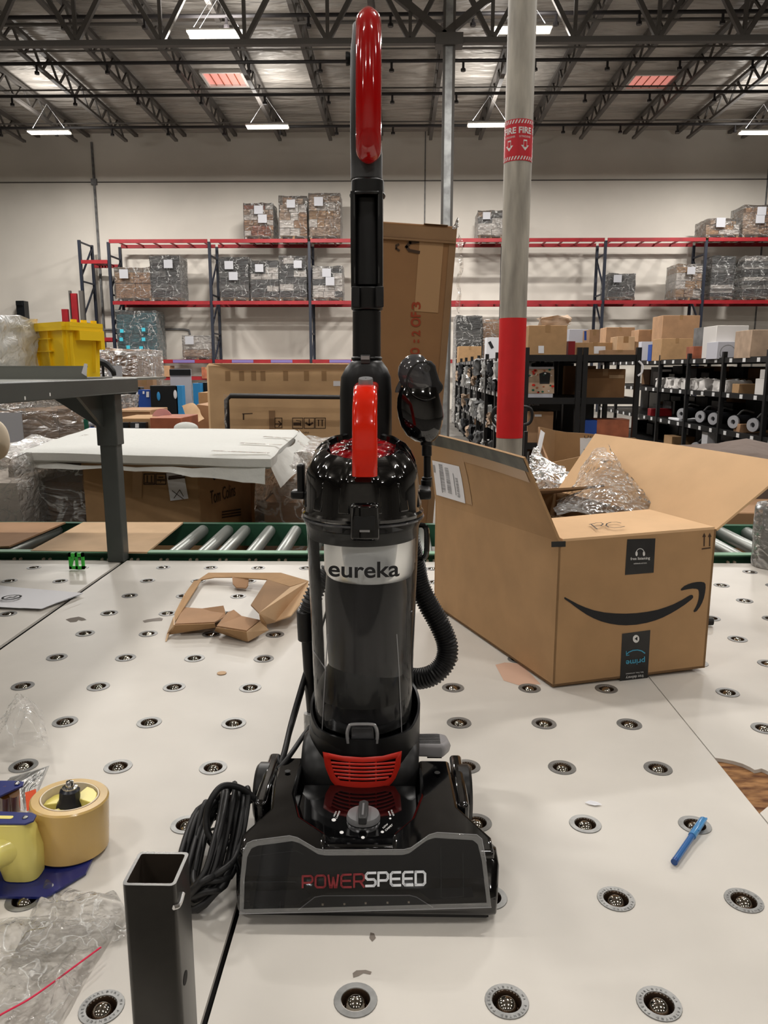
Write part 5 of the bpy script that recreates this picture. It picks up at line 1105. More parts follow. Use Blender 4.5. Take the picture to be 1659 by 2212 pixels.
# right side behind the conveyor: brown fabric and carton
t = at_floor(1560, 1108, 1760, 3.1, 'low brown carton behind the conveyor at right', 'cardboard_warm', d=.7, seam=False)
tag(O('brown_bundle', noisy_box(V((2.05, 3.9, .53)), (1.3, .9, 1.06), .07, (12, 8, 12), 7), 'fabric_brown', smooth=180, fix=False), 'dull brown padded bundle behind the conveyor, right of the open carton flap', 'bundle')
at_floor(1640, 1040, 1760, 4.6, 'brown carton behind the padded bundle at the right edge', 'cardboard_brown', d=.5)

# ------------------------------------------------------------------ black shelving
def shelving(name_label, x0, x1, ys, levels, mids=()):
    t = thing('black_shelving', name_label, 'shelving', ((x0 + x1) / 2, ys[0], 0)); h = levels[-1] + .10
    for x in [x0, x1] + list(mids):
        pp = None
        for y in ys:
            if pp is None: pp = O('post', MB().box((x, y, h / 2), (.055, .06, h)), 'shelf_black', t)
            else: clone_part(pp, t, Matrix.Translation((0, y - ys[0], 0)))
    for z in levels:
        O('shelf', MB().box(((x0 + x1) / 2, (ys[0] + ys[-1]) / 2, z - .01), (x1 - x0, ys[-1] - ys[0], .015)), 'shelf_black', t)
        for x in (x0, x1): O('side_beam', MB().box((x, (ys[0] + ys[-1]) / 2, z - .02), (.03, ys[-1] - ys[0], .075)), 'shelf_black', t)
        for y in ys[:1] + ys[-1:]: O('end_beam', MB().box(((x0 + x1) / 2, y, z - .02), (x1 - x0, .03, .075)), 'shelf_black', t)
    return t
LV = [.10, .60, 1.13, 1.62]
y1s = [9.0 + 1.33 * k for k in range(9)]
xa = W(1137, 790, 9).x; xb_ = W(1378, 790, 9).x; xm = W(1256, 790, 9).x
s1 = shelving('black boltless shelving with its end facing the camera, beside the near column', xa, xb_, y1s, LV, (xm - .03, xm + .04))
y2s = [8.56, 9.9, 11.25, 12.6, 13.95, 15.3, 16.65, 18.0]
s2 = shelving('long black boltless shelving running back along the right side', 4.7, 6.1, y2s, LV)
tg = None
for s_, xs_ in ((s2, 4.70), (s1, xa)):
    ys_ = y2s if s_ is s2 else y1s; tg = None
    for z in LV[1:]:
        for i in range(len(ys_) - 1):
            for k in range(3):
                y = ys_[i] + .25 + .42 * k; M_ = MB().box((xs_ - .02, y, z - .025), (.006, .085, .055))
                if tg is None: tg = O('shelf_tag', M_, 'label_white', s_, smooth=0); ty0 = (y, z)
                else: clone_part(tg, s_, Matrix.Translation((0, y - ty0[0], z - ty0[1])))
# goods in the long shelving
rg = random.Random(11); AP = 'dark canister machine with a pale round end, lying in the long black shelving'
def machine(x, y, z):
    t = thing('canister_machine', AP, 'machine', (x, y, z), 'canister machines in the long shelving')
    O('body', MB().tube([(x - .02, y, z + .14), (x + .35, y + .1, z + .16)], lambda s_: .10 - .03 * s_, 14), 'dark_goods', t)
    O('round_end', MB().lathe([(.035, 0), (.09, 0), (.09, .03), (.035, .03), (.035, 0)], 20, M=Matrix.Translation((x - .03, y - .03, z + .14)) @ Matrix.Rotation(-PI / 2, 4, 'Y') @ Matrix.Rotation(.5, 4, 'X')), 'label_grey', t)
    O('handle', MB().tube(spline([V((x + .02, y, z + .23)), V((x + .1, y, z + .30)), V((x + .25, y, z + .27))], 4), .014, 6), 'grey_goods', t); return t
pm = None
for z, yy in ((LV[1], [8.9, 9.35, 10.3, 10.9, 11.6, 12.1, 12.9]), (LV[0], [8.9, 9.4, 10.2, 10.8, 11.6, 12.2])):
    for y in yy:
        if pm is None: pm = machine(4.78, y, z); o0 = (y, z)
        else: dup(pm, (0, y - o0[0], z - o0[1]), AP)
def sbox(x, y, z, sx, sy, sz, m, lab, grp=None, lay=None):
    t = thing('shelf_box', lab, 'box', (x + sx / 2, y, z), grp); O('body', MB().box((x + sx / 2, y, z + sz / 2), (sx, sy, sz)), m, t, bevel=.004, seg=1)
    if lay: O('paper_label', MB().box((x - .002, y, z + sz * .6), (.002, sy * .4, sz * .3)), lay, t)
    return t
X2 = 4.76
for (y, z, sy, sz, m, lab) in ((10.15, LV[2], .42, .22, 'white_goods', 'long white box on the upper shelf of the long shelving'), (10.1, LV[2] + .22, .3, .12, 'white_goods', 'white box stacked on the long white box'), (9.55, LV[2], .2, .18, 'cardboard_warm', 'brown carton on the upper shelf, beside the nearest post in view'), (10.95, LV[2], .22, .14, 'cardboard', 'small tan carton pair left of the long white box'), (11.9, LV[0], .22, .42, 'paper', 'tall white carton on the bottom shelf of the long shelving'), (10.35, LV[0], .3, .42, 'pale_goods', 'tall beige carton on the bottom shelf near the right edge'), (14.6, LV[1], .18, .14, 'rack_red', 'small red box on the middle shelf of the long shelving'), (13.3, LV[1], .5, .04, 'paper', 'flat white packs on the middle shelf'), (10.8, LV[1], .2, .12, 'cardboard_warm', 'small tan carton among the canister machines'), (13.5, LV[0], .4, .22, 'cardboard', 'tan carton lying on the bottom shelf behind the open flap')):
    sbox(X2, y, z, .4, sy, sz, m, lab)
for k, (y, z) in enumerate([(13.3, LV[2]), (12.9, LV[2]), (12.5, LV[2]), (12.2, LV[2]), (13.7, LV[2]), (11.6, LV[2]), (11.35, LV[2]), (14.2, LV[2])]):
    tag(O('white_parcel', noisy_box(V((X2 + .18, y, z + .09)), (.34, .26, .17), .05, (5, 5, 4), k * 3 + 1), 'white_goods', smooth=180, fix=False), 'crumpled white parcel in the row on the upper shelf of the long shelving', 'parcel', 'white parcels in the long shelving')
for k in range(34):
    y = rg.uniform(8.8, 17.6); z = rg.choice(LV[:3]); m = rg.choice(['dark_goods', 'box_black', 'grey_goods', 'dark_goods', 'cardboard_brown'])
    sbox(5.25 + rg.uniform(0, .2), y, z, .3, rg.uniform(.2, .5), rg.uniform(.15, .36), m, 'dim dark carton deep inside the long black shelving', 'dim cartons deep in the long shelving')
# cartons on top of the long shelving
zt2 = LV[3]
for (px0, py0, px1, Y, m, lab, d) in ((1426, 731, 1497, 13.9, 'cardboard', 'tan flat-fronted carton on top of the long shelving', .5), (1425, 681, 1513, 15.2, 'cardboard_warm', 'tall brown carton highest on the long shelving', .6), (1375, 712, 1438, 16.0, 'cardboard_warm', 'wide brown carton left of the tall brown one', .5), (1305, 707, 1372, 17.4, 'cardboard_warm', 'brown open carton further back behind the tan carton', .5), (1495, 748, 1530, 12.6, 'rust_goods', 'small orange-brown carton by a shelving post', .3), (1405, 744, 1425, 14.4, 'box_blue', 'small blue tub on top of the long shelving', .2), (1383, 738, 1410, 15.0, 'paper_grey', 'small pale box beside the blue tub', .3), (1547, 738, 1600, 11.4, 'paper_grey', 'white box with a grey circle print on top of the long shelving', .4), (1542, 703, 1618, 11.6, 'white_goods', 'white bagged goods on top of the long shelving', .5), (1618, 712, 1700, 10.4, 'pale_goods', 'beige carton at the right edge on top of the long shelving', .5), (1518, 706, 1545, 13.0, 'grey_goods', 'grey cabinet side behind the white box', .5)):
    t = carton(px0, py0, px1, 790, Y, lab, m, d, zb=zt2, seam=m.startswith('cardboard'), group=None)
    if m == 'paper_grey' and 'circle' in lab:
        mm = MB(); c_ = W(1572, 762, Y - .003); rr_ = .11
        strip(mm, [c_ + V((rr_ * math.cos(a_), 0, rr_ * math.sin(a_))) for a_ in [2 * PI * k / 20 for k in range(21)]], .01, (0, 1, 0)); O('circle_print', mm, 'ink_grey', t, fix=False, smooth=0)
tag(O('black_gadget', MB().tube([W(1589, 758, 11.2), W(1612, 758, 11.2)], .035, 10).box((W(1600, 766, 11.2).x, 11.2, zt2 + .03), (.12, .08, .06)).tube([V((W(1600, 766, 11.2).x, 11.2, zt2 + .02)), W(1600, 752, 11.2)], .04, 10), 'black_satin'), 'small black machine on top of the long shelving beside the white box', 'machine')
# cartons on top of the near shelving
for (px0, py0, px1, Y, m, lab, d) in ((1139, 703, 1226, 9.3, 'cardboard', 'large brown carton on the near black shelving, beside the column', .5), (1226, 737, 1243, 9.6, 'rack_red', 'small red box on the near black shelving', .3), (1240, 740, 1330, 9.7, 'cardboard', 'long tan carton on the near black shelving', .35), (1330, 727, 1372, 9.5, 'cardboard_pale', 'square tan carton on the near black shelving', .3), (1358, 738, 1380, 9.6, 'cardboard_warm', 'small brown carton at the right end of the near shelving', .3), (1226, 711, 1270, 11.8, 'paper_grey', 'white printed box behind the long tan carton', .4), (1270, 712, 1296, 11.2, 'cardboard_warm', 'brown carton behind the white printed box', .4), (1306, 756, 1372, 9.2, 'cardboard_warm', 'flat tan carton at the front of the near shelving', .3), (1050, 729, 1078, 13.2, 'paper', 'white upright box with a dark stroke, left of the near column', .3), (990, 748, 1040, 18.9, 'cardboard', 'olive-brown carton far along the near shelving', .5)):
    t = carton(px0, py0, px1, 790, Y, lab, m, d, zb=zt2, seam=m.startswith('cardboard'))
    if 'dark stroke' in lab: O('stroke_print', MB().span(W(1057, 738, Y - .004), W(1064, 752, Y - .004), .05, .002, up=(0, 1, 0)), 'ink', t, smooth=0)
    if 'long tan' in lab: sticker(t, 1283, 748, 1308, 764, Y - .003, 'paper')
    if 'large brown' in lab: sticker(t, 1163, 747, 1175, 763, Y - .003, 'paper')
    if 'white printed' in lab: sticker(t, 1262, 715, 1267, 735, Y - .003, 'box_blue', 'blue_stripe')
tag(O('tan_bag_pile', noisy_box(W(1196, 695, 9.9), (.34, .3, .10), .05, (6, 5, 4), 5), 'pale_goods', smooth=180, fix=False), 'crumpled tan film on top of the large brown carton', 'film')
# goods in the end bays facing the camera
t = carton(1139, 792, 1197, 853, 9.15, 'box with a colourful kitchen picture in the near shelving end', 'paper_grey', .4, zb=LV[2], seam=False)
O('picture', MB().add([W(1141, 850, 9.147), W(1197, 850, 9.147), W(1197, 797, 9.147), W(1141, 797, 9.147)], [(0, 1, 2, 3)]), 'pale_goods', t, fix=False, smooth=0)
O('pot_print', MB().add([W(1166, 829, 9.144), W(1187, 829, 9.144), W(1189, 806, 9.144), W(1177, 803, 9.144), W(1165, 807, 9.144)], [(0, 1, 2, 3, 4)]), 'ink', t, fix=False, smooth=0)
rp = random.Random(4); 
for k in range(26):
    x, y = rp.uniform(1143, 1194), rp.choice((rp.uniform(831, 848), rp.uniform(798, 812))); s_ = rp.uniform(1.5, 4.5)
    O('food_print', MB().add([W(x + s_ * math.cos(a_), y + s_ * .7 * math.sin(a_), 9.1435) for a_ in [PI * q_ / 4 for q_ in range(8)]], [tuple(range(8))]), rp.choice(['rust_goods', 'cream', 'paper', 'grille_red', 'green_strap', 'cardboard_warm']), t, fix=False, smooth=0)
t = carton(1262, 797, 1352, 850, 9.3, 'long dim brown carton in the right half of the near shelving end', 'cardboard_brown', .5, zb=LV[2]); sticker(t, 1316, 810, 1348, 817, 9.297, 'cardboard_pale')
t = carton(1139, 889, 1196, 935, 9.2, 'brown carton with a small label in the lower near shelving', 'cardboard_warm', .4, zb=LV[1]); sticker(t, 1155, 895, 1170, 900, 9.197)
t = carton(1139, 862, 1212, 888, 9.35, 'black box with grey lettering in the near shelving', 'box_black', .4, seam=False); mm = MB(); ptext('bella', W(1142, 876, 9.345), W(1165, 876, 9.345), W(1142, 866, 9.345), mm, .01); O('lettering', mm, 'ink_grey', t, fix=False, smooth=0)
carton(1256, 908, 1290, 940, 9.1, 'blue and orange box in the near shelving, behind the torn carton', 'box_blue', .3, seam=False); carton(1288, 906, 1360, 945, 9.1, 'orange-brown carton right of the blue one in the near shelving', 'rust_goods', .3, seam=False)
tag(O('white_cable', MB().tube(spline([W(1380, 780, 8.95), W(1388, 790, 8.95), W(1386, 805, 8.95), W(1378, 812, 8.95)], 5), .012, 6), 'paper'), 'white cable hanging at the corner of the near shelving', 'cable')
for s_ in (-1, 1):
    c_ = W(1137 + (-26 if s_ < 0 else 3), 0, 9).x
t = thing('hand_truck', 'black cart handle showing on both sides of the near column', 'cart', W(1108, 940, 5.6))
O('handle_loop', MB().tube(spline([W(1075, 918, 5.6), W(1068, 912, 5.6), W(1064, 900, 5.6), W(1068, 884, 5.6), W(1080, 879, 5.6), W(1105, 878, 5.6), W(1135, 879, 5.6), W(1147, 885, 5.6), W(1149, 902, 5.6), W(1143, 914, 5.6), W(1132, 918, 5.6)], 5), .012, 8), 'black_matt', t)
O('frame', MB().box((W(1078, 930, 5.62).x, 5.62, W(0, 930, 5.62).z / 2), (.025, .03, W(0, 930, 5.62).z)).box((W(1136, 930, 5.62).x, 5.62, W(0, 930, 5.62).z / 2), (.025, .03, W(0, 930, 5.62).z)), 'black_matt', t)
# dim cartons and hanging bags along the aisle face of the near shelving
for k in range(30):
    y = rg.uniform(9.5, 19.4); z = rg.choice(LV[:3]); sbox(xa + .30 + rg.uniform(0, .2), y, z, .25, rg.uniform(.2, .45), rg.uniform(.12, .33), rg.choice(['dark_goods', 'box_black', 'cardboard_brown', 'grey_goods']), 'dim carton behind the bags on the aisle side of the near shelving', 'dim cartons in the near shelving')
for k in range(44):
    y = 9.6 + (k % 11) * .9 + rg.uniform(-.15, .15); z = LV[k // 11] - (.18 if k // 11 == 3 else -.12) + rg.uniform(-.05, .1); s_ = rg.uniform(.10, .22)
    tag(O('plastic_parcel', noisy_box(V((xa + .02, y, z)), (s_, s_ * 1.3, s_ * 1.2), .07, (5, 5, 5), k * 5), rg.choice(['grey_goods', 'white_bag', 'white_bag', 'pale_goods', 'dark_goods']), smooth=180, fix=False), 'crumpled pale plastic parcel sticking out of the aisle side of the near shelving', 'parcel', 'plastic parcels on the aisle side of the near shelving')

for i in range(7):
    for z in LV[:3]:
        for k in range(2):
            y = y2s[i] + .36 + .62 * k; sbox(5.62, y, z, .42, .56, rg.uniform(.30, .44), rg.choice(['dark_goods', 'box_black', 'dark_goods', 'cardboard_brown']), 'dim dark carton deep inside the long black shelving', 'dim cartons deep in the long shelving')
for i in range(8):
    for z in LV[:3]:
        for x in (xa + .78, xa + .32):
            if i == 0 and z > .1: continue
            if i % 3 == 1 and x < xa + .5: continue
            sbox(x, y1s[i] + .66, z, .42, .9, rg.uniform(.30, .46), rg.choice(['dark_goods', 'box_black', 'cardboard_brown', 'dark_goods']), 'dim carton behind the bags on the aisle side of the near shelving', 'dim cartons in the near shelving')
# ------------------------------------------------------------------ the upright vacuum cleaner
XC = -.0425; YC = 1.035
vc = thing('vacuum_cleaner', 'black and red upright vacuum cleaner with a clear dust bin, standing on the table', 'vacuum cleaner', (XC, .93, T))
def zc_(y, Y=None): return W(790, y, YC if Y is None else Y).z
def xr(x0, x1, y, Y=None):
    Y = Y or YC; a, b = W(x0, y, Y).x, W(x1, y, Y).x; return (a + b) / 2, (b - a) / 2
def rrect(cx_, cy_, z, hx, hy, r_, n=5):
    out = []
    for (sx, sy), a0 in (((1, -1), -PI / 2), ((1, 1), 0), ((-1, 1), PI / 2), ((-1, -1), PI)):
        for k in range(n + 1):
            a_ = a0 + PI / 2 * k / n; out.append((cx_ + sx * (hx - r_) + r_ * math.cos(a_), cy_ + sy * (hy - r_) + r_ * math.sin(a_), z))
    return out
# --- foot: base body, side arms, recessed deck
z0 = T
FX0, FX1 = -.188, .119; FM = (FX0 + FX1) / 2
foot = MB()
def frow(y, x0, x1, zb, zt, b=.008): # ring in the x-z plane at depth y
    return [(x0, y, zb), (x1, y, zb), (x1 + .001, y, zt - b), (x1 - b, y, zt), (x0 + b, y, zt), (x0 - .001, y, zt - b)]
foot.loft([frow(.770, FX0 + .012, FX1 - .012, z0 + .012, z0 + .030, .004), frow(.776, FX0 + .004, FX1 - .004, z0 + .008, z0 + .040), frow(.800, FX0, FX1, z0 + .008, z0 + .064), frow(.822, FX0, FX1, z0 + .008, z0 + .070), frow(.850, FX0 + .010, FX1 - .012, z0 + .008, z0 + .066), frow(.880, FX0 + .026, FX1 - .034, z0 + .010, z0 + .060), frow(.93, FX0 + .026, FX1 - .040, z0 + .014, z0 + .058), frow(1.0, FX0 + .024, FX1 - .042, z0 + .02, z0 + .055), frow(1.02, FX0 + .03, FX1 - .048, z0 + .03, z0 + .05)])
O('nozzle_housing', foot, 'black_gloss', vc, smooth=40, bevel=.002)
def deckz(y): return z0 + .082 if y > .84 else z0 + .076
for s_, xo in ((-1, [(-.186, .800), (-.186, .822), (-.160, .866), (-.167, .930), (-.168, 1.005)]), (1, [(.115, .800), (.113, .822), (.078, .874), (.076, .930), (.074, 1.000)])):
    inn = [(-.133, 1.005), (-.132, .90), (-.118, .850), (-.085, .826), (-.085, .800)] if s_ < 0 else [(.030, 1.000), (.030, .90), (.018, .850), (-.005, .826), (-.005, .800)]
    pl = xo + inn; top = []; 
    zt_a = lambda p: z0 + (.070 if p[1] < .81 else .078 if p[1] < .83 else .083 if p[1] < .95 else .078)
    m = MB(); n_ = len(pl); vs = [(p[0], p[1], z0 + .045) for p in pl] + [(p[0], p[1], zt_a(p)) for p in pl]
    m.add(vs, [tuple(range(n_))[::-1], tuple(range(n_, 2 * n_))] + [(i, (i + 1) % n_, n_ + (i + 1) % n_, n_ + i) for i in range(n_)])
    O('side_arm', m, 'black_gloss', vc, smooth=30, bevel=.005, seg=3)
# recessed dial plate, rising gently to the back
pz = lambda y: z0 + .070 - (y - .80) * .05
m = MB(); pp = [(-.083, .812), (.0, .812), (.020, .845), (.028, .90), (.028, .96), (-.130, .96), (-.130, .90), (-.114, .845)]
m.add([(x, y, z0 + .05) for x, y in pp] + [(x, y, pz(y)) for x, y in pp], [tuple(range(8))[::-1], tuple(range(8, 16))] + [(i, (i + 1) % 8, 8 + (i + 1) % 8, 8 + i) for i in range(8)])
O('dial_plate', m, 'black_gloss', vc, smooth=30, bevel=.003)
pn = Vector((0, .05, 1)).normalized(); p0_ = Vector((0, .80, z0 + .0706))
def onp(x, y, d=0): return PL(x, y, p0_ + pn * d, pn)
kc = onp(785, 1768); kr = (onp(821, 1768) - onp(748, 1768)).length / 2
KM = Matrix.Translation(kc) @ Matrix.Rotation(-.05, 4, 'X')
dl_ = O('height_dial', MB().lathe([(kr, 0), (kr, .003), (kr * .93, .007), (kr * .5, .008), (.0001, .008)], 36, M=KM), 'silver_plastic', vc, smooth=40)
O('dial_pointer', MB().prism([(-.005, -.026), (.005, -.026), (.0065, -.006), (.006, .014), (.0, .018), (-.006, .014), (-.0065, -.006)], .006, .016, KM), 'charcoal', dl_, bevel=.0015)
O('pointer_line', MB().prism([(-.0012, -.020), (.0012, -.020), (.0012, .008), (-.0012, .008)], .016, .0166, KM), 'silver_plastic', dl_)
m = MB()
for x, y, q_ in ((738, 1798, 4.5), (784, 1809, 4), (721, 1771, 4.8), (826, 1797, 3.6), (843, 1768, 2.6)):
    m.add([onp(x + q_ * math.cos(a_), y + q_ * .75 * math.sin(a_), .0006) for a_ in [2 * PI * k / 12 for k in range(12)]], [tuple(range(12))])
def slant(s, bl, br, tl): ptext(s, onp(*bl, .0006), onp(*br, .0006), onp(*tl, .0006), m, .01)
slant('HIGH', (723, 1764), (728, 1753), (719.5, 1763)); slant('CARPET', (728, 1769), (736, 1752), (724.5, 1768))
slant('BARE', (838, 1753), (842, 1763), (841, 1752)); slant('FLOOR', (843.5, 1750), (849, 1763), (847, 1749)); slant('LOW', (828, 1790), (839, 1781), (826, 1787)); slant('CARPET', (833, 1796), (849, 1783), (831, 1792.5))
O('dial_print', m, 'ink_white', vc, fix=False, smooth=0)
# --- clear front cover
cn0 = Vector((0, -.060, .036)).normalized(); c0_ = Vector((0, .772, z0 + .022))
def onc(x, y, d=0): return PL(x, y, c0_ + cn0 * (.006 + d), cn0)
outl = [(517, 1974), (519, 1900), (525, 1838), (534, 1821), (548, 1815), (625, 1805), (642, 1809), (683, 1833), (700, 1836), (872, 1835), (888, 1831), (927, 1803), (945, 1798), (1030, 1803), (1041, 1812), (1050, 1860), (1061, 1960), (930, 1964), (700, 1970)]
m = MB(); m.slab([onc(x, y) for x, y in outl], cn0 * .003)
cov = O('clear_cover', m, 'clear_cover', vc, smooth=30, bevel=.001)
# raised border of the cover
cen = (790, 1890)
m = MB()
ring1 = [onc(x, y, .0034) for x, y in outl]; sh_ = lambda p, k: (cen[0] + (p[0] - cen[0]) * (1 - .035), p[1] + (12 if p[1] < 1850 else (-10 if p[1] > 1950 else 0)))
ring2 = [onc(*sh_(p, 0), .0036) for p in outl]; n_ = len(outl)
m.add(ring1 + ring2, [(i, (i + 1) % n_, n_ + (i + 1) % n_, n_ + i) for i in range(n_)])
O('cover_rim', m, 'cover_veil', cov, fix=False, smooth=30)
m = MB(); strip(m, [onc(x, y, .0042) for x, y in outl[2:16]], .0008, cn0); strip(m, [onc(x, y, .0042) for x, y in (outl[16:] + outl[:1])], .0010, cn0); O('cover_edge', m, 'silver_plastic', cov, fix=False, smooth=0)
# dark well and brush roll behind the cover
m = MB(); m.slab([onc(x, y, -.003) for x, y in ((522, 1970), (530, 1830), (625, 1812), (688, 1842), (882, 1841), (935, 1808), (1034, 1810), (1055, 1958))], -cn0 * .002); O('nozzle_well', m, 'black_satin', vc, smooth=0)
O('brush_roll', MB().tube([V((-.17, .790, z0 + .036)), V((.10, .790, z0 + .036))], .012, 16), 'dark_grey_plastic', vc)
# details seen through the cover
m = MB(); tr = [onc(x, y, .0006) for x, y in ((645, 1965), (680, 1938), (697, 1935), (885, 1934), (900, 1938), (935, 1960))]; m.add(tr, [tuple(range(6))]); lt = O('light_bar', m, 'charcoal', vc, fix=False, smooth=0)
m = MB(); strip(m, [onc(x, y, .0010) for x, y in ((645, 1965), (680, 1938), (697, 1935), (885, 1934), (900, 1938), (935, 1960))], .0009, cn0); O('bar_outline', m, 'silver_plastic', lt, fix=False, smooth=0)
for x, y in ((697, 1954), (744, 1953), (790, 1951), (837, 1950), (883, 1949)): O('diode', MB().box(onc(x, y, .0010), (.0022, .0012, .0018)), 'cream', lt, smooth=0)
m = MB(); a_ = onc(548, 1925, .0004); m.add([onc(x, y, .0004) for x, y in ((540, 1925), (660, 1922), (672, 1936), (640, 1955), (540, 1957))], [tuple(range(5))]); m.add([onc(x, y, .0004) for x, y in ((900, 1920), (1020, 1916), (1022, 1938), (930, 1944))], [tuple(range(4))]); O('duct_plate', m, 'dark_grey_plastic', vc, fix=False, smooth=0)
m = MB()
for pts in (((952, 1830), (953, 1938)), ((1000, 1842), (1001, 1936)), ((952, 1938), (960, 1940), (1001, 1936)), ((535, 1850), (640, 1838), (655, 1845)), ((530, 1905), (640, 1905)), ((605, 1948), (605, 1962))): strip(m, [onc(x, y, .0008) for x, y in pts], .0009, cn0)
O('moulding_line', m, 'charcoal', vc, fix=False, smooth=0)
# lettering on the cover, squared strokes
LET = {'P': [[(0, 0), (0, 1), (.82, 1), (1, .85), (1, .55), (.82, .4), (.12, .4)]], 'O': [[(.18, 0), (.82, 0), (1, .15), (1, .85), (.82, 1), (.18, 1), (0, .85), (0, .15), (.18, 0)]],
 'W': [[(0, 1), (.18, 0), (.34, 0), (.5, .8), (.66, 0), (.82, 0), (1, 1)]], 'E': [[(1, 0), (.18, 0), (0, .15), (0, .85), (.18, 1), (1, 1)], [(0, .5), (.92, .5)]],
 'R': [[(0, 0), (0, 1), (.82, 1), (1, .85), (1, .58), (.82, .44), (.12, .44)], [(.6, .44), (1, 0)]], 'S': [[(0, 0), (.82, 0), (1, .15), (1, .36), (.82, .5), (.18, .5), (0, .64), (0, .85), (.18, 1), (1, 1)]],
 'D': [[(0, 0), (0, 1), (.8, 1), (1, .84), (1, .16), (.8, 0), (0, 0)]]}
def stroke(word, x0, x1, yb0, yb1, yt0, yt1, w_, m_, lab):
    mm = MB(); n_ = len(word); cw = (x1 - x0) / n_
    for i, ch in enumerate(word):
        for pl in LET[ch]:
            pts = []
            for u, v in pl:
                k = (i + .10 + .76 * u) / n_; x = x0 + (x1 - x0) * k; yb_ = yb0 + (yb1 - yb0) * k; yt_ = yt0 + (yt1 - yt0) * k; pts.append(onc(x, yb_ + (yt_ - yb_) * v, .0046))
            strip(mm, pts, w_, cn0)
    O('lettering', mm, m_, cov, fix=False, smooth=0, label=lab)
mat('letter_red', (132, 40, 44), 0.5); mat('letter_white', (225, 228, 232), 0.5)
stroke('POWER', 651, 790, 1917, 1916, 1893, 1888, .0022, 'letter_red', 'dark red word'); stroke('SPEED', 788, 922, 1914, 1911, 1886, 1883, .0026, 'letter_white', 'white word')
# underside lip, bristles, wheels
O('skirt', MB().box((FM, .80, z0 + .0085), (FX1 - FX0 - .03, .05, .007)), 'black_matt', vc)
m = MB()
for k in range(46): 
    x = -.175 + .28 * k / 45; m.box((x, .782, z0 + .006), (.003, .004, .009))
O('bristles', m, 'bristle', vc, smooth=0)['kind'] = 'stuff'
for x in (-.182, .088):
    t_ = O('wheel', MB().lathe([(.001, -.011), (.036, -.011), (.040, -.007), (.040, .007), (.036, .011), (.001, .011)], 32, M=Matrix.Translation((x + (-.004 if x < 0 else .004), .975, z0 + .041)) @ Matrix.Rotation(PI / 2, 4, 'Y')), 'black_satin', vc, smooth=40)
for x in (-.176, .084): O('wheel_guard', MB().box((x, .95, z0 + .055), (.018, .13, .05)), 'black_gloss', vc, bevel=.006, seg=3)
for x in (-.150, .055): O('screw_hole', MB().lathe([(.0001, 0), (.004, 0), (.004, .0006), (.0001, .0006)], 14, (x, .955, z0 + .0835)), 'black_matt', vc)
# --- motor housing above the pivot, drum shoulders
O('pivot_drum', MB().lathe([(.001, -.083), (.050, -.083), (.058, -.075), (.060, -.055), (.060, .055), (.058, .075), (.050, .083), (.001, .083)], 40, M=Matrix.Translation((XC - .010, YC - .012, z0 + .050)) @ Matrix.Rotation(PI / 2, 4, 'Y')), 'black_satin', vc, smooth=40)
def sup(cx_, cy_, z, rx_, ry_, n=48, e=1.0): return [(cx_ + rx_ * math.copysign(abs(math.cos(a_)) ** e, math.cos(a_)), cy_ + ry_ * math.copysign(abs(math.sin(a_)) ** e, math.sin(a_)), z) for a_ in [2 * PI * k / n for k in range(n)]]
GX = XC - .006
hz_ = [(z0 + .010, .050, .045), (z0 + .030, .066, .060), (z0 + .050, .074, .070), (z0 + .085, .0795, .077), (z0 + .112, .0805, .079), (z0 + .118, .0795, .078)]
O('motor_housing', MB().loft([sup(GX, YC, z, a_, b_) for z, a_, b_ in hz_]), 'black_satin', vc, smooth=50)
# cup that carries the bin: lip lower at the front, rising to the sides
def lipr(q_, z, a_):
    up_ = max(0, math.sin(a_) + .55) / 1.55; return (q_, z + (.036 * min(1, up_ * 1.4) if z > .05 else 0))
O('bin_cradle', MB().lathe([(.079, .0), (.0800, .075), (.0765, .075), (.0765, .0)], 64, (XC - .004, YC, z0 + .055), rf=lipr), 'black_satin', vc, smooth=40)
# --- red grille on the housing front
GR = .0800; gcx, gcy = GX, YC
def ong(x, y, R_=GR):  # picture point on the upright cylinder of the housing
    d = ray(x, y); ox, oy = CAM.x - gcx, CAM.y - gcy; a_ = d.x ** 2 + d.y ** 2; b_ = 2 * (ox * d.x + oy * d.y); c__ = ox * ox + oy * oy - R_ * R_
    disc = b_ * b_ - 4 * a_ * c__
    t_ = (-b_ - math.sqrt(max(0, disc))) / (2 * a_); return CAM + d * t_
gout = [(697, 1624), (740, 1633), (783, 1636), (826, 1633), (868, 1622), (865, 1655), (857, 1682), (838, 1700), (810, 1709), (783, 1711), (755, 1709), (728, 1701), (712, 1684), (702, 1655)]
gin = [(714, 1640), (740, 1645), (783, 1647), (826, 1645), (855, 1638), (852, 1658), (845, 1678), (832, 1686), (810, 1688), (783, 1689), (755, 1688), (735, 1686), (724, 1676), (717, 1656)]
def dens(pts, k=3): return [((a[0] * (k - i) + b[0] * i) / k, (a[1] * (k - i) + b[1] * i) / k) for a, b in zip(pts, pts[1:] + pts[:1]) for i in range(k)]
go = dens(gout); gi = dens(gin); n_ = len(go)
vs = [ong(x, y, GR + .002) for x, y in go] + [ong(x, y, GR + .004) for x, y in [((a[0] * 2 + b[0]) / 3, (a[1] * 2 + b[1]) / 3) for a, b in zip(go, gi)]] + [ong(x, y, GR + .004) for x, y in gi] + [ong(x, y, GR + .0005) for x, y in gi]
grl = O('vent_grille', MB().add(vs, [(r_ * n_ + i, r_ * n_ + (i + 1) % n_, (r_ + 1) * n_ + (i + 1) % n_, (r_ + 1) * n_ + i) for r_ in range(3) for i in range(n_)]), 'grille_red', vc, fix=False, smooth=60, label='red vent grille')
m = MB(); rows = 5
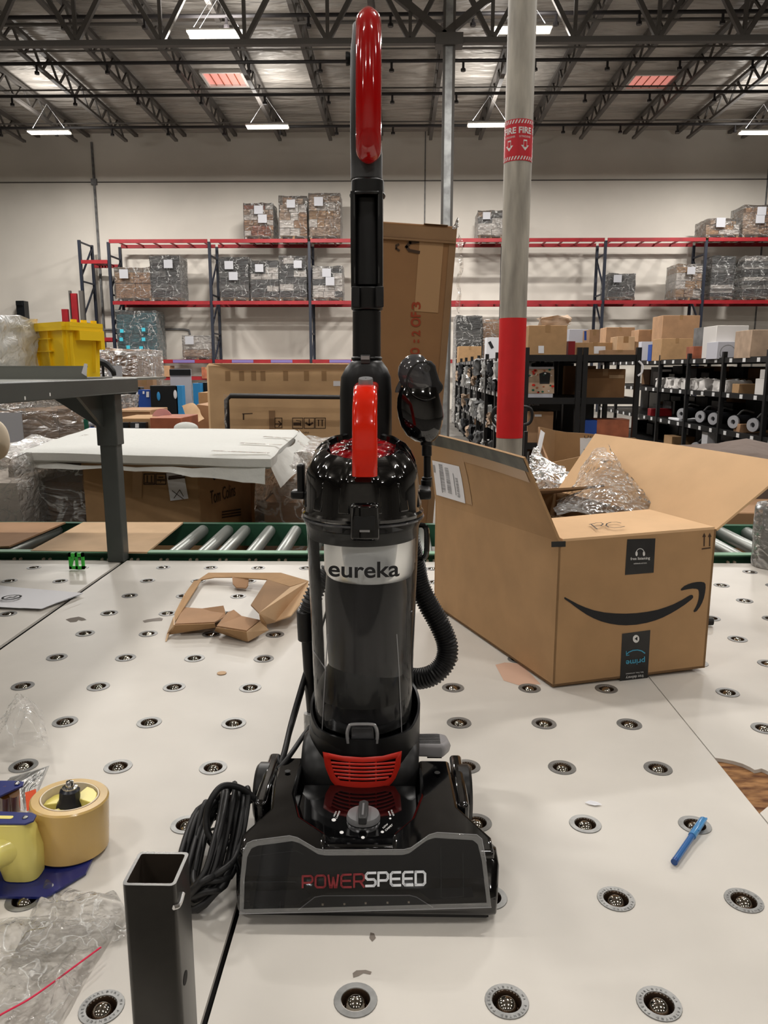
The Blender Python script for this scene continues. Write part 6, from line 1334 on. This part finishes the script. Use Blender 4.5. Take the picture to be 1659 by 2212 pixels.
def gx_at(y):
    L = sorted([p for p in gin if p[0] < 783], key=lambda p: p[1]); Rr = sorted([p for p in gin if p[0] > 783], key=lambda p: p[1])
    f = lambda S: next((a[0] + (b[0] - a[0]) * (y - a[1]) / max(1e-6, b[1] - a[1]) for a, b in zip(S, S[1:]) if a[1] <= y <= b[1]), S[-1][0])
    return f([(714, 1640), (717, 1656), (724, 1676), (735, 1686)]), f([(855, 1638), (852, 1658), (845, 1678), (832, 1686)])
for k in range(rows):
    y = 1649.5 + 8.0 * k; xl_, xr_ = gx_at(y); pts = [ong(xl_ + (xr_ - xl_) * i / 14, y + 4 * math.sin(PI * i / 14) - 2, GR + .0035) for i in range(15)]
    O('slat', MB().tube(pts, .0013, 6, flat=1.4), 'grille_red', grl)
for x in (755, 812): O('slat_post', MB().tube([ong(x, 1644 + 9 * i, GR + .0025) for i in range(6)], .0012, 6), 'grille_red', grl)
# --- dust bin
zr = zc_(1104); zbb = z0 + .128
bx0, br0 = xr(662, 906, 1118); bx1, br1 = xr(682, 888, 1560)
def bcx(z): k = (z - zbb) / (zr - zbb); return bx1 + (bx0 - bx1) * k
def brad(z): k = (z - zbb) / (zr - zbb); return br1 + (br0 - br1) * k
rings = []
for z, dr_ in ((zbb, -.006), (zbb + .004, -.001), (zbb + .02, 0), (zbb + .10, 0), (zr - .10, 0), (zr - .03, 0), (zr - .018, .0005), (zr - .012, .003), (zr - .002, .0035), (zr, .003)):
    rings.append(sup(bcx(z), YC, z, brad(z) + dr_, brad(z) + dr_, 72))
bn = O('dust_bin', MB().loft(rings, cap=False), 'clear_bin', vc, fix=False, smooth=60, label='clear plastic dust bin')
O('bin_floor', MB().loft([sup(bcx(zbb), YC, zbb, br1 - .006, br1 - .006, 48), sup(bcx(zbb), YC, zbb + .003, br1 - .004, br1 - .004, 48)]), 'smoke_plastic', vc)
# bright edge glints of the bin front window, put in as thin grey tubes
def onb(x, y, d=.0): 
    global gcx, gcy
    d_ = ray(x, y); z = W(x, y, YC - .07).z; g_ = (gcx, gcy); gcx, gcy = bcx(z), YC; p_ = ong(x, y, brad(z) + d); gcx, gcy = g_; return p_
m = MB()
for pts in (((708, 1370), (703, 1450), (695, 1590)), ((857, 1370), (862, 1450), (868, 1590)), ((676, 1405), (700, 1440), (704, 1450)), ((890, 1320), (888, 1322))): m.tube([onb(x, y, .0006) for x, y in pts], .0007, 5)
O('bin_edge_glint', m, 'ink_grey', bn, fix=False)
# inner cyclone: frosted ring above, dark shroud below
zf = zc_(1262, YC - .06)
m = MB(); prof = [(.0640, zr - .021), (.0635, zf + .006), (.0600, zf - .002)]
m.lathe([(q_, z) for q_, z in prof], 56, (bcx(zf) + .009, YC + .004, 0)); O('frosted_shroud', m, 'frosted', vc, smooth=40, label='frosted ring inside the bin', fix=False)
O('cyclone_cone', MB().lathe([(.030, zr - .03), (.036, zf + .02), (.056, zf), (.0585, zf - .03), (.0570, zf - .10), (.053, zbb + .06), (.050, zbb + .006)], 48, (bcx(zf) + .004, YC + .004, 0), cap=True), 'dark_grey_plastic', vc, smooth=40)
O('separator_plate', MB().lathe([(.001, zbb + .095), (.045, zbb + .09), (.066, zbb + .05), (.068, zbb + .042), (.001, zbb + .042)], 48, (bcx(zbb), YC - .002, 0)), 'black_satin', vc)
O('bin_gasket', MB().lathe([(.0745, zr - .018), (.0755, zr - .026), (.0745, zr - .034), (.068, zr - .034), (.068, zr - .018), (.0745, zr - .018)], 56, (bcx(zr), YC, 0)), 'charcoal', vc, smooth=50)
# white brand word wrapped on the bin
zt1_ = W(790, 1215, YC - .08).z; zb1_ = W(790, 1248, YC - .08).z
uv, f_ = glyphs('eureka', .018, 6, 1.0)
th0, th1 = -1.08, .83
mm = MB(); vsx = []
for u, v in uv:
    xx = 709.5 + (863 - 709.5) * u; yb_ = 1249 - 3.0 * abs(2 * u - 1) ** 2 * 1.4; vsx.append(onb(xx, yb_ - (35) * v, .0008))
mm.add(vsx, f_); O('brand_word', mm, 'ink', bn, fix=False, smooth=0, label='black lower-case word on the bin')
# --- lid
def lidr(q_, z, a_):
    if z > zr + .012 and q_ > .045:
        lobe = min(1, max(0, 2.2 * math.cos(6 * (a_ - PI / 2)) + .6)); k = min(1, (z - zr - .012) / .05); kt = max(0, (z - zr - .035) / .053); return (q_ - .0050 * k * (1 - lobe), z + kt * .27 * q_ * math.sin(a_) + .004 * kt)
    if z > zr + .035: return (q_, z + .27 * q_ * math.sin(a_) + .004)
    return q_
lz = lambda y: zc_(y)
ztop = zr + .088
prof = [(.0790, zr - .004), (.0835, zr - .002), (.0842, zr + .002), (.0815, zr + .005), (.0805, zr + .012), (.0800, zr + .035), (.0790, zr + .055), (.0770, zr + .064), (.0700, zr + .076), (.0620, zr + .084), (.0540, zr + .088), (.0505, zr + .087), (.0490, zr + .083), (.0470, zr + .080)]
O('bin_lid', MB().lathe(prof, 96, (bx0, YC, 0), rf=lidr), 'black_gloss', vc, smooth=32)
O('lid_rim', MB().lathe([(.083, zr - .0075), (.0850, zr - .007), (.0852, zr - .005), (.0835, zr - .004), (.0815, zr - .005), (.083, zr - .0075)], 80, (bx0, YC, 0)), 'smoke_plastic', vc, smooth=60)
O('lid_lens', MB().lathe([(.048, zr + .080), (.040, zr + .083), (.020, zr + .086), (.0001, zr + .087)], 60, (bx0, YC, 0), rf=lambda q_, z, a_: (q_, z + .004 + .27 * q_ * math.sin(a_) + (.0016 if q_ < .045 and int(a_ / (2 * PI) * 30 + .01) % 2 else 0))), 'lens_red', vc, smooth=20, label='ribbed translucent red lens')
for k in range(12):
    a_ = 2 * PI * k / 12 + PI / 12
    q_ = .0805; 
    if math.sin(a_) > .75: continue
    O('lid_rib', MB().span(V((bx0 + .0808 * math.cos(a_), YC + .0808 * math.sin(a_), zr + .010)), V((bx0 + .0735 * math.cos(a_), YC + .0735 * math.sin(a_), zr + .060 + .27 * .06 * math.sin(a_))), .016, .004, up=(math.cos(a_), math.sin(a_), 0)), 'black_gloss', vc, bevel=.0025, seg=2)
# hooks at the side of the lid
O('cord_hook', MB().box((bx0 - .086, YC + .01, zr + .045), (.010, .02, .04)).box((bx0 - .090, YC + .01, zr + .022), (.020, .022, .012)), 'black_satin', vc, bevel=.003)
# --- red carry handle
hp = [W(788, 1026, .948), W(788, 985, .943), W(788, 930, .945), W(788, 885, .955), W(789, 860, .966), W(789, 846, .982), W(789, 841, 1.01), V((XC, 1.05, W(789, 841, 1.01).z + .002)), V((XC, 1.085, W(789, 841, 1.01).z + .000))]
path = spline(hp, 6); rings = []
for i, p_ in enumerate(path):
    a = path[max(0, i - 1)]; b = path[min(len(path) - 1, i + 1)]; tgt = (b - a).normalized(); nn = Vector((1, 0, 0)); up_ = nn.cross(tgt).normalized(); s_ = i / (len(path) - 1); hw_ = .0160 - .001 * s_; hh = .0075
    rings.append([tuple(p_ + nn * (hw_ * math.copysign(abs(math.cos(q_)) ** .45, math.cos(q_))) + up_ * (hh * math.copysign(abs(math.sin(q_)) ** .6, math.sin(q_)))) for q_ in [2 * PI * k / 20 for k in range(20)]])
O('carry_handle', MB().loft(rings), 'vac_orange', vc, smooth=50, label='bright red-orange arched carry handle')
rl_ = W(789, 822, .99)
O('release_button', MB().lathe([(.001, .0), (.0090, .0), (.0095, -.002), (.0095, -.014), (.001, -.014)], 24, M=Matrix.Translation(W(790, 817, 1.0)) @ Matrix.Rotation(.25, 4, 'X')), 'silver_plastic', vc, label='silver release button', smooth=40)
m = MB()
for s_ in (-1, 1): m.tube(spline([V((XC + s_ * .014, 1.01, zr + .150)), V((XC + s_ * .019, 1.02, zr + .146)), V((XC + s_ * .023, 1.035, zr + .132))], 5), .0009, 6)
# --- latch of the lid
zl0 = W(790, 1170, YC - .085).z; zl1 = W(790, 1088, YC - .085).z; lx0, lhw = xr(757, 819, 1130, YC - .086)
m = MB(); rings = []
for z, yo, hw_ in ((zl0, .004, .9), (zl0 + .004, .0, 1.0), (zl0 + .02, -.001, 1.0), (zl1 - .014, -.003, 1.0), (zl1 - .003, -.005, .97), (zl1, -.001, .93)):
    rings.append([(lx0 + lhw * hw_ * x, YC - .083 + yo - .006 + .004 * abs(x) ** 3, z) for x in (-1, -.85, -.4, 0, .4, .85, 1)] + [(lx0 + lhw * hw_ * x, YC - .076, z) for x in (1, 0, -1)])
lt_ = O('lid_latch', MB().loft(rings), 'black_gloss', vc, smooth=40, bevel=.0015)
O('latch_window', MB().box((lx0, YC - .0905, zl0 + .017), (.013, .002, .007)), 'silver_plastic', lt_, bevel=.0008)
O('latch_recess', MB().box((lx0, YC - .0912, zl1 - .024), (.026, .001, .018)), 'black_matt', lt_, bevel=.0004)
# clear bin clip at the bottom
cy_ = YC - brad(zbb) - .006; pts = [W(x, y, cy_) for x, y in ((752, 1605), (750, 1585), (754, 1570), (762, 1565), (803, 1565), (811, 1570), (815, 1585), (814, 1605))]
O('bin_clip', MB().tube(spline(pts, 4), .0024, 8), 'silver_plastic', vc, label='clear clip at the bin foot')
O('clip_plate', MB().slab([W(758, 1597, cy_ + .003), W(809, 1597, cy_ + .003), W(805, 1572, cy_ + .003), W(760, 1572, cy_ + .003)], (0, .004, 0)), 'smoke_plastic', vc, bevel=.001)
# --- spine and wand
SY = 1.105
def sxr(x0, x1, y): return xr(x0, x1, y, SY - .02)
rows = [(T + .06, .060, .030), (zr - .20, .056, .032), (zr - .12, .042, .032), (zr, .042, .032)]
m = MB(); rings = [rrect(XC - .005, SY + .01, z, hx, hy, .02) for z, hx, hy in rows]
O('spine', MB().loft(rings), 'black_satin', vc, smooth=50)
rows = []
for x0, x1, y, hy in ((733, 846, 1000, .034), (733, 846, 930, .034), (733, 846, 850, .034), (735, 844, 815, .032), (745, 836, 795, .030), (755, 827, 783, .026), (760, 823, 778, .022)):
    c_, h_ = sxr(x0, x1, y); rows.append(rrect(c_, SY, W(790, y, SY - .02).z, h_, hy, min(h_, hy) * .75))
O('upper_body', MB().loft(rows), 'black_satin', vc, smooth=50)
def seg(y0, y1, x0, x1, name, m_, hyk=1.0, **k):
    c_, h_ = sxr(x0, x1, y1); c2_, h2_ = sxr(x0, x1, y0); zA = W(790, y1, SY - .02).z; zB = W(790, y0, SY - .02).z
    return O(name, MB().loft([sup(c_, SY, zA, h_, h_ * hyk, 40, .8), sup(c2_, SY, zB, h2_, h2_ * hyk, 40, .8)]), m_, vc, smooth=50, bevel=.002, **k)
seg(668, 780, 760, 822, 'wand_tube', 'black_satin'); seg(770, 778, 757, 825, 'wand_collar', 'black_satin')
c_, h_ = sxr(778, 801, 772); O('wand_latch', MB().box((c_, SY - .024, W(790, 776, SY - .02).z), (.013, .008, .012)), 'charcoal', vc, bevel=.001); O('latch_window', MB().box((c_, SY - .0285, W(790, 773, SY - .02).z), (.012, .002, .005)), 'silver_plastic', vc)
seg(618, 668, 757, 826, 'tool_clip', 'black_satin')
for s_ in (-1, 1): O('clip_tab', MB().box((XC + s_ * .0165, SY - .026, W(790, 642, SY - .02).z), (.011, .004, .028)), 'black_matt', vc, bevel=.0015)
# open channel that holds the crevice tool
zA = W(790, 620, SY - .02).z; zB = W(790, 412, SY - .02).z; c0c, h0c = sxr(757, 827, 520); 
for s_ in (-1, 1):
    O('channel_wall', MB().loft([rrect(c0c + s_ * (h0c - .004), SY, z, .0038, .020 + d_, .003) for z, d_ in ((zA, 0), (zA + .05, .004), ((zA + zB) / 2, .004), (zB, 0))]), 'black_satin', vc, smooth=50)
    O('channel_edge', MB().span(V((c0c + s_ * (h0c - .0055), SY - .021, zA + .005)), V((c0c + s_ * (h0c - .0055), SY - .021, zB - .005)), .0014, .002), 'charcoal', vc)
O('channel_back', MB().box((c0c, SY + .014, (zA + zB) / 2), (h0c * 2 - .006, .012, zB - zA)), 'black_matt', vc)
zq = W(790, 450, SY - .02).z
tag(O('crevice_tool', MB().loft([rrect(c0c, SY - .002, z, hx, .010, .006) for z, hx in ((zA + .004, .0165), (zA + .03, .0165), (zq - .02, .0150), (zq, .0125), (zB - .006, .0125))]), 'black_matt', smooth=50, bevel=.001), 'black crevice tool clipped in the channel of the vacuum handle tube', 'vacuum tool')
seg(383, 420, 757, 829, 'handle_collar', 'black_satin'); seg(412, 420, 753, 832, 'collar_ring', 'black_satin')
# --- upper grip with red front shell
gp = [(352, 1.100), (300, 1.086), (240, 1.080), (180, 1.080), (120, 1.086), (70, 1.094), (40, 1.104)]
def gpt(y, Y, dy=0): z = W(795, y, Y).z; return Vector((XC + .0015, Y + dy, z))
c3, h3 = xr(756, 828, 300, 1.10); 
rings = []
for y, Y in [(392, 1.106), (365, 1.108), (340, 1.108)] + [(g_[0], g_[1] + .012) for g_ in gp[1:-1]] + [(52, 1.118)]:
    x0p, x1p = (757, 826) if y > 330 else (756, 823); c_, h_ = xr(x0p + (5 if y < 100 else 0), x1p - (2 if y < 100 else 0), y, Y); rings.append(sup(c_ , Y + .004, W(790, y, Y).z, h_, .020, 32, .8))
O('grip_body', MB().loft(rings), 'charcoal', vc, smooth=50, bevel=.003, label='grey-black grip behind the red shell')
# rear loop of the handle
lp = spline([V((XC, 1.108, W(790, 75, 1.1).z)), V((XC, 1.13, W(790, 62, 1.1).z)), V((XC, 1.165, W(790, 85, 1.1).z)), V((XC, 1.185, W(790, 140, 1.1).z)), V((XC, 1.17, W(790, 240, 1.1).z)), V((XC, 1.13, W(790, 330, 1.1).z))], 6)
O('grip_loop', MB().tube(lp, .0165, 16), 'black_satin', vc, smooth=60)
pathp = [(328, 1.092), (324, 1.082), (312, 1.075), (285, 1.069), (240, 1.066), (180, 1.067), (120, 1.071), (90, 1.075), (68, 1.080), (54, 1.087), (46, 1.097), (43, 1.112)]
path = spline([Vector((W(796, y, Y).x, Y, W(796, y, Y).z)) for y, Y in pathp], 4); rings = []; N_ = len(path)
for i, p_ in enumerate(path):
    a = path[max(0, i - 1)]; b = path[min(N_ - 1, i + 1)]; tgt = (b - a).normalized(); nn = Vector((1, 0, 0)); up_ = tgt.cross(nn).normalized(); s_ = i / (N_ - 1)
    hw_ = .0168 * min(1, math.sqrt(max(0.10, min(s_ * 14 + .08, (1 - s_) * 7 + .25)))); 
    rings.append([tuple(p_ + nn * hw_ * math.cos(q_) + up_ * ( -.016 * math.sin(q_) if math.sin(q_) > 0 else -.004 * math.sin(q_))) for q_ in [2 * PI * k / 28 for k in range(28)]])
O('red_grip_shell', MB().loft(rings), 'vac_red', vc, smooth=70, label='glossy red front shell of the grip')
O('hook_button', MB().lathe([(.001, 0), (.0075, .0), (.0085, .003), (.0085, .006), (.001, .006)], 18, M=Matrix.Translation(W(757, 127, 1.11)) @ Matrix.Rotation(-PI / 2, 4, 'Y')), 'black_satin', vc)
# --- foot pedal
pc = W(930, 1606, 1.06)
m = MB(); pts = [(-.030, -.020), (.020, -.022), (.030, -.006), (.026, .016), (.012, .022), (-.022, .020), (-.030, .008)]
m.loft([[(pc.x + x * .9, pc.y + y, pc.z - .012) for x, y in pts], [(pc.x + x, pc.y + y, pc.z) for x, y in pts], [(pc.x + x * .9, pc.y + y * .9, pc.z + .008) for x, y in pts]])
pd = O('foot_pedal', m, 'grey_pedal', vc, smooth=40, bevel=.004, seg=3, label='light grey foot pedal')
for k in range(6): O('pedal_groove', MB().span(V((pc.x - .018, pc.y - .014 + .005 * k, pc.z + .0085)), V((pc.x + .014, pc.y - .014 + .005 * k, pc.z + .0085)), .0012, .0012), 'charcoal', pd)
O('pedal_arm', MB().box((pc.x + .006, pc.y + .002, (pc.z + z0 + .05) / 2), (.022, .012, pc.z - z0 - .05)), 'black_satin', vc)
# --- hose with cuffs
def corr(pts, R_, pitch, name, m_, n=14, dep=.0022):
    L = [Vector(p_) for p_ in pts]; d = [0]
    for a, b in zip(L, L[1:]): d.append(d[-1] + (b - a).length)
    tot = d[-1]; k = int(tot / pitch); out = []; sub = 4; j = 0
    for i in range(k * sub + 1):
        s_ = tot * i / (k * sub)
        while j < len(d) - 2 and d[j + 1] < s_: j += 1
        out.append(L[j].lerp(L[j + 1], (s_ - d[j]) / max(1e-9, d[j + 1] - d[j])))
    M_ = len(out) - 1
    return O(name, MB().tube(out, lambda s_: R_ - dep * (0 if round(s_ * M_) % sub in (0, 1) else 1), n), m_, vc, smooth=60)
hs = spline([W(870, 1110, 1.13), W(895, 1215, 1.14), W(905, 1262, 1.14), W(925, 1305, 1.135), W(950, 1350, 1.13), W(966, 1392, 1.125), W(962, 1428, 1.12), W(938, 1456, 1.115), W(905, 1466, 1.12), W(870, 1462, 1.135)], 10)
corr(hs, .0168, .0044, 'hose', 'cord_black', 18)
hl = spline([W(800, 1190, 1.17), W(735, 1215, 1.165), W(697, 1250, 1.155), W(676, 1290, 1.145), W(662, 1325, 1.14)], 8); corr(hl, .0150, .0060, 'hose', 'charcoal', 18, .003)
O('hose_cuff', MB().tube([W(661, 1318, 1.14), W(662, 1345, 1.14), W(664, 1382, 1.14)], .0150, 24), 'black_satin', vc, bevel=.002, label='black hose cuff'); O('extension_tube', MB().tube([W(666, 1378, 1.14), W(672, 1470, 1.135), W(680, 1560, 1.125)], .0112, 20), 'black_satin', vc)
O('clear_elbow', MB().tube([W(675, 1540, 1.12), W(677, 1625, 1.11)], .0140, 20), 'white_bag', vc, label='milky hose connector')
O('hose_holder', MB().tube(spline([W(905, 1134, 1.11), W(917, 1137, 1.11), W(922, 1150, 1.11), W(921, 1195, 1.11), W(914, 1205, 1.11), W(904, 1205, 1.11)], 5), .0042, 8), 'black_gloss', vc)
# --- power cord: bundle beside the foot and two runs up to the body
rc = random.Random(9); pts = []
ax0 = V((-.229, .772, z0 + .018)); ax1 = V((-.238, .945, z0 + .055)); mid = (ax0 + ax1) / 2; axd = (ax1 - ax0) / 2; pr = V((1, 0, .1)).normalized(); pu_ = V((.25, -.2, 1)).normalized()
for k in range(13):
    wdt = rc.uniform(.014, .044); ln_ = rc.uniform(.78, 1.08); hh = rc.uniform(.004, .034); off = rc.uniform(-.012, .012); ph_ = rc.uniform(-.2, .2)
    for q_ in range(10):
        a_ = 2 * PI * q_ / 10; neck = .35 + .65 * abs(math.cos(a_)) ** .8; p_ = mid + axd * (math.cos(a_ + ph_ * .3) * ln_) + pr * (math.sin(a_) * wdt * (neck + .25) + off) + pu_ * (hh * (1 if math.sin(a_) > 0 else -.4) + .010 * math.sin(3 * a_ + k)); p_.z = max(p_.z, z0 + .0045); p_.x = min(p_.x, -.194 if p_.y < .86 else -.185); pts.append(p_)
end = [W(560, 1720, .98), W(575, 1690, .97), W(620, 1640, .99), W(655, 1590, 1.06), W(670, 1570, 1.10)]
crd = O('power_cord', MB().tube(spline(pts, 3) + spline([pts[-1]] + end, 6)[1:], .0038, 7), 'cord_black', vc, smooth=80)
O('power_cord', MB().tube(spline([W(566, 1735, .97), W(588, 1680, .985), W(610, 1640, 1.0), W(630, 1560, 1.08), W(650, 1490, 1.12), W(665, 1440, 1.14)], 6), .0045, 8), 'cord_black', vc, smooth=80)
O('cord_loop', MB().tube(spline([W(560, 1735, .905), W(525, 1705, .90), W(485, 1697, .89), W(460, 1720, .875), W(446, 1760, .865), W(450, 1800, .855), W(475, 1824, .85), W(505, 1815, .86)], 6), .0042, 8), 'cord_black', vc, smooth=80)
O('cable_tie', MB().tube(spline([W(443, 1805, .88), W(465, 1790, .87), W(500, 1800, .87), W(503, 1830, .88), W(470, 1840, .88)], 5, True), .0018, 6, closed=True), 'black_matt', vc)
# --- hand brush tool hung on the right side
TY = 1.09
tt = thing('hand_brush_tool', 'smoky black turbo hand brush hung on the right side of the vacuum', 'vacuum tool', W(915, 1050, TY))
def ring2(y, x0, x1, dk, n=32): c_, h_ = xr(x0, x1, y, TY); return sup(c_, TY, W(800, y, TY).z, h_, h_ * dk, n)
O('tool_body', MB().loft([ring2(*q_) for q_ in ((956, 912, 930, .9), (952, 895, 938, .8), (940, 878, 948, .75), (920, 866, 955, .7), (900, 860, 958, .66), (880, 857, 956, .62), (860, 858, 951, .6), (845, 862, 948, .55), (836, 866, 946, .5))]), 'black_gloss', tt, smooth=60)
O('tool_hood', MB().loft([ring2(*q_) for q_ in ((848, 880, 930, .5), (838, 872, 935, .7), (825, 863, 935, .8), (808, 859, 930, .85), (792, 861, 926, .85), (778, 869, 922, .8), (769, 880, 914, .7), (765, 890, 905, .5))]), 'smoke_plastic', tt, smooth=60, label='smoky clear hood')
nz_ = [W(x, y, TY - .006) for x, y in ((921, 778), (932, 780), (941, 790), (943, 800), (950, 822), (957, 832), (958, 840), (950, 850), (937, 858), (921, 862), (918, 840), (917, 800))]
O('tool_nozzle', MB().slab(nz_, (0, .03, 0)), 'black_matt', tt, bevel=.003, smooth=40)
O('hood_ring', MB().tube(spline([W(x, y, TY - .022) for x, y in ((926, 783), (905, 784), (888, 798), (879, 820), (884, 842), (900, 858), (922, 864), (940, 857))], 5), .0012, 6), 'black_gloss', tt)
O('pivot_screw', MB().lathe([(.001, .0), (.005, .0), (.005, .002), (.001, .002)], 16, M=Matrix.Translation(W(922, 796, TY - .030)) @ Matrix.Rotation(PI / 2, 4, 'X')), 'charcoal', tt)
O('tool_latch', MB().slab([W(866, 815, TY), W(872, 822, TY), W(862, 848, TY), W(853, 848, TY), (W(855, 838, TY))], (0, .008, 0)), 'smoke_plastic', tt, bevel=.001)
m = MB()
for x0, x1, y0, y1 in ((908, 934, 948, 962), (911, 933, 962, 985), (915, 931, 985, 1034), (911, 934, 1030, 1036), (909, 933, 1036, 1052)):
    a = W((x0 + x1) / 2, y0, TY); b = W((x0 + x1) / 2, y1, TY); m.tube([a, b], (x1 - x0) / 2 / FOC * 1.08, 20)
O('tool_neck', m, 'black_satin', tt, smooth=40, bevel=.001)
O('tool_holder', MB().box((bx0 + .085, YC + .03, zr + .022), (.020, .05, .014)), 'black_satin', vc, bevel=.003)
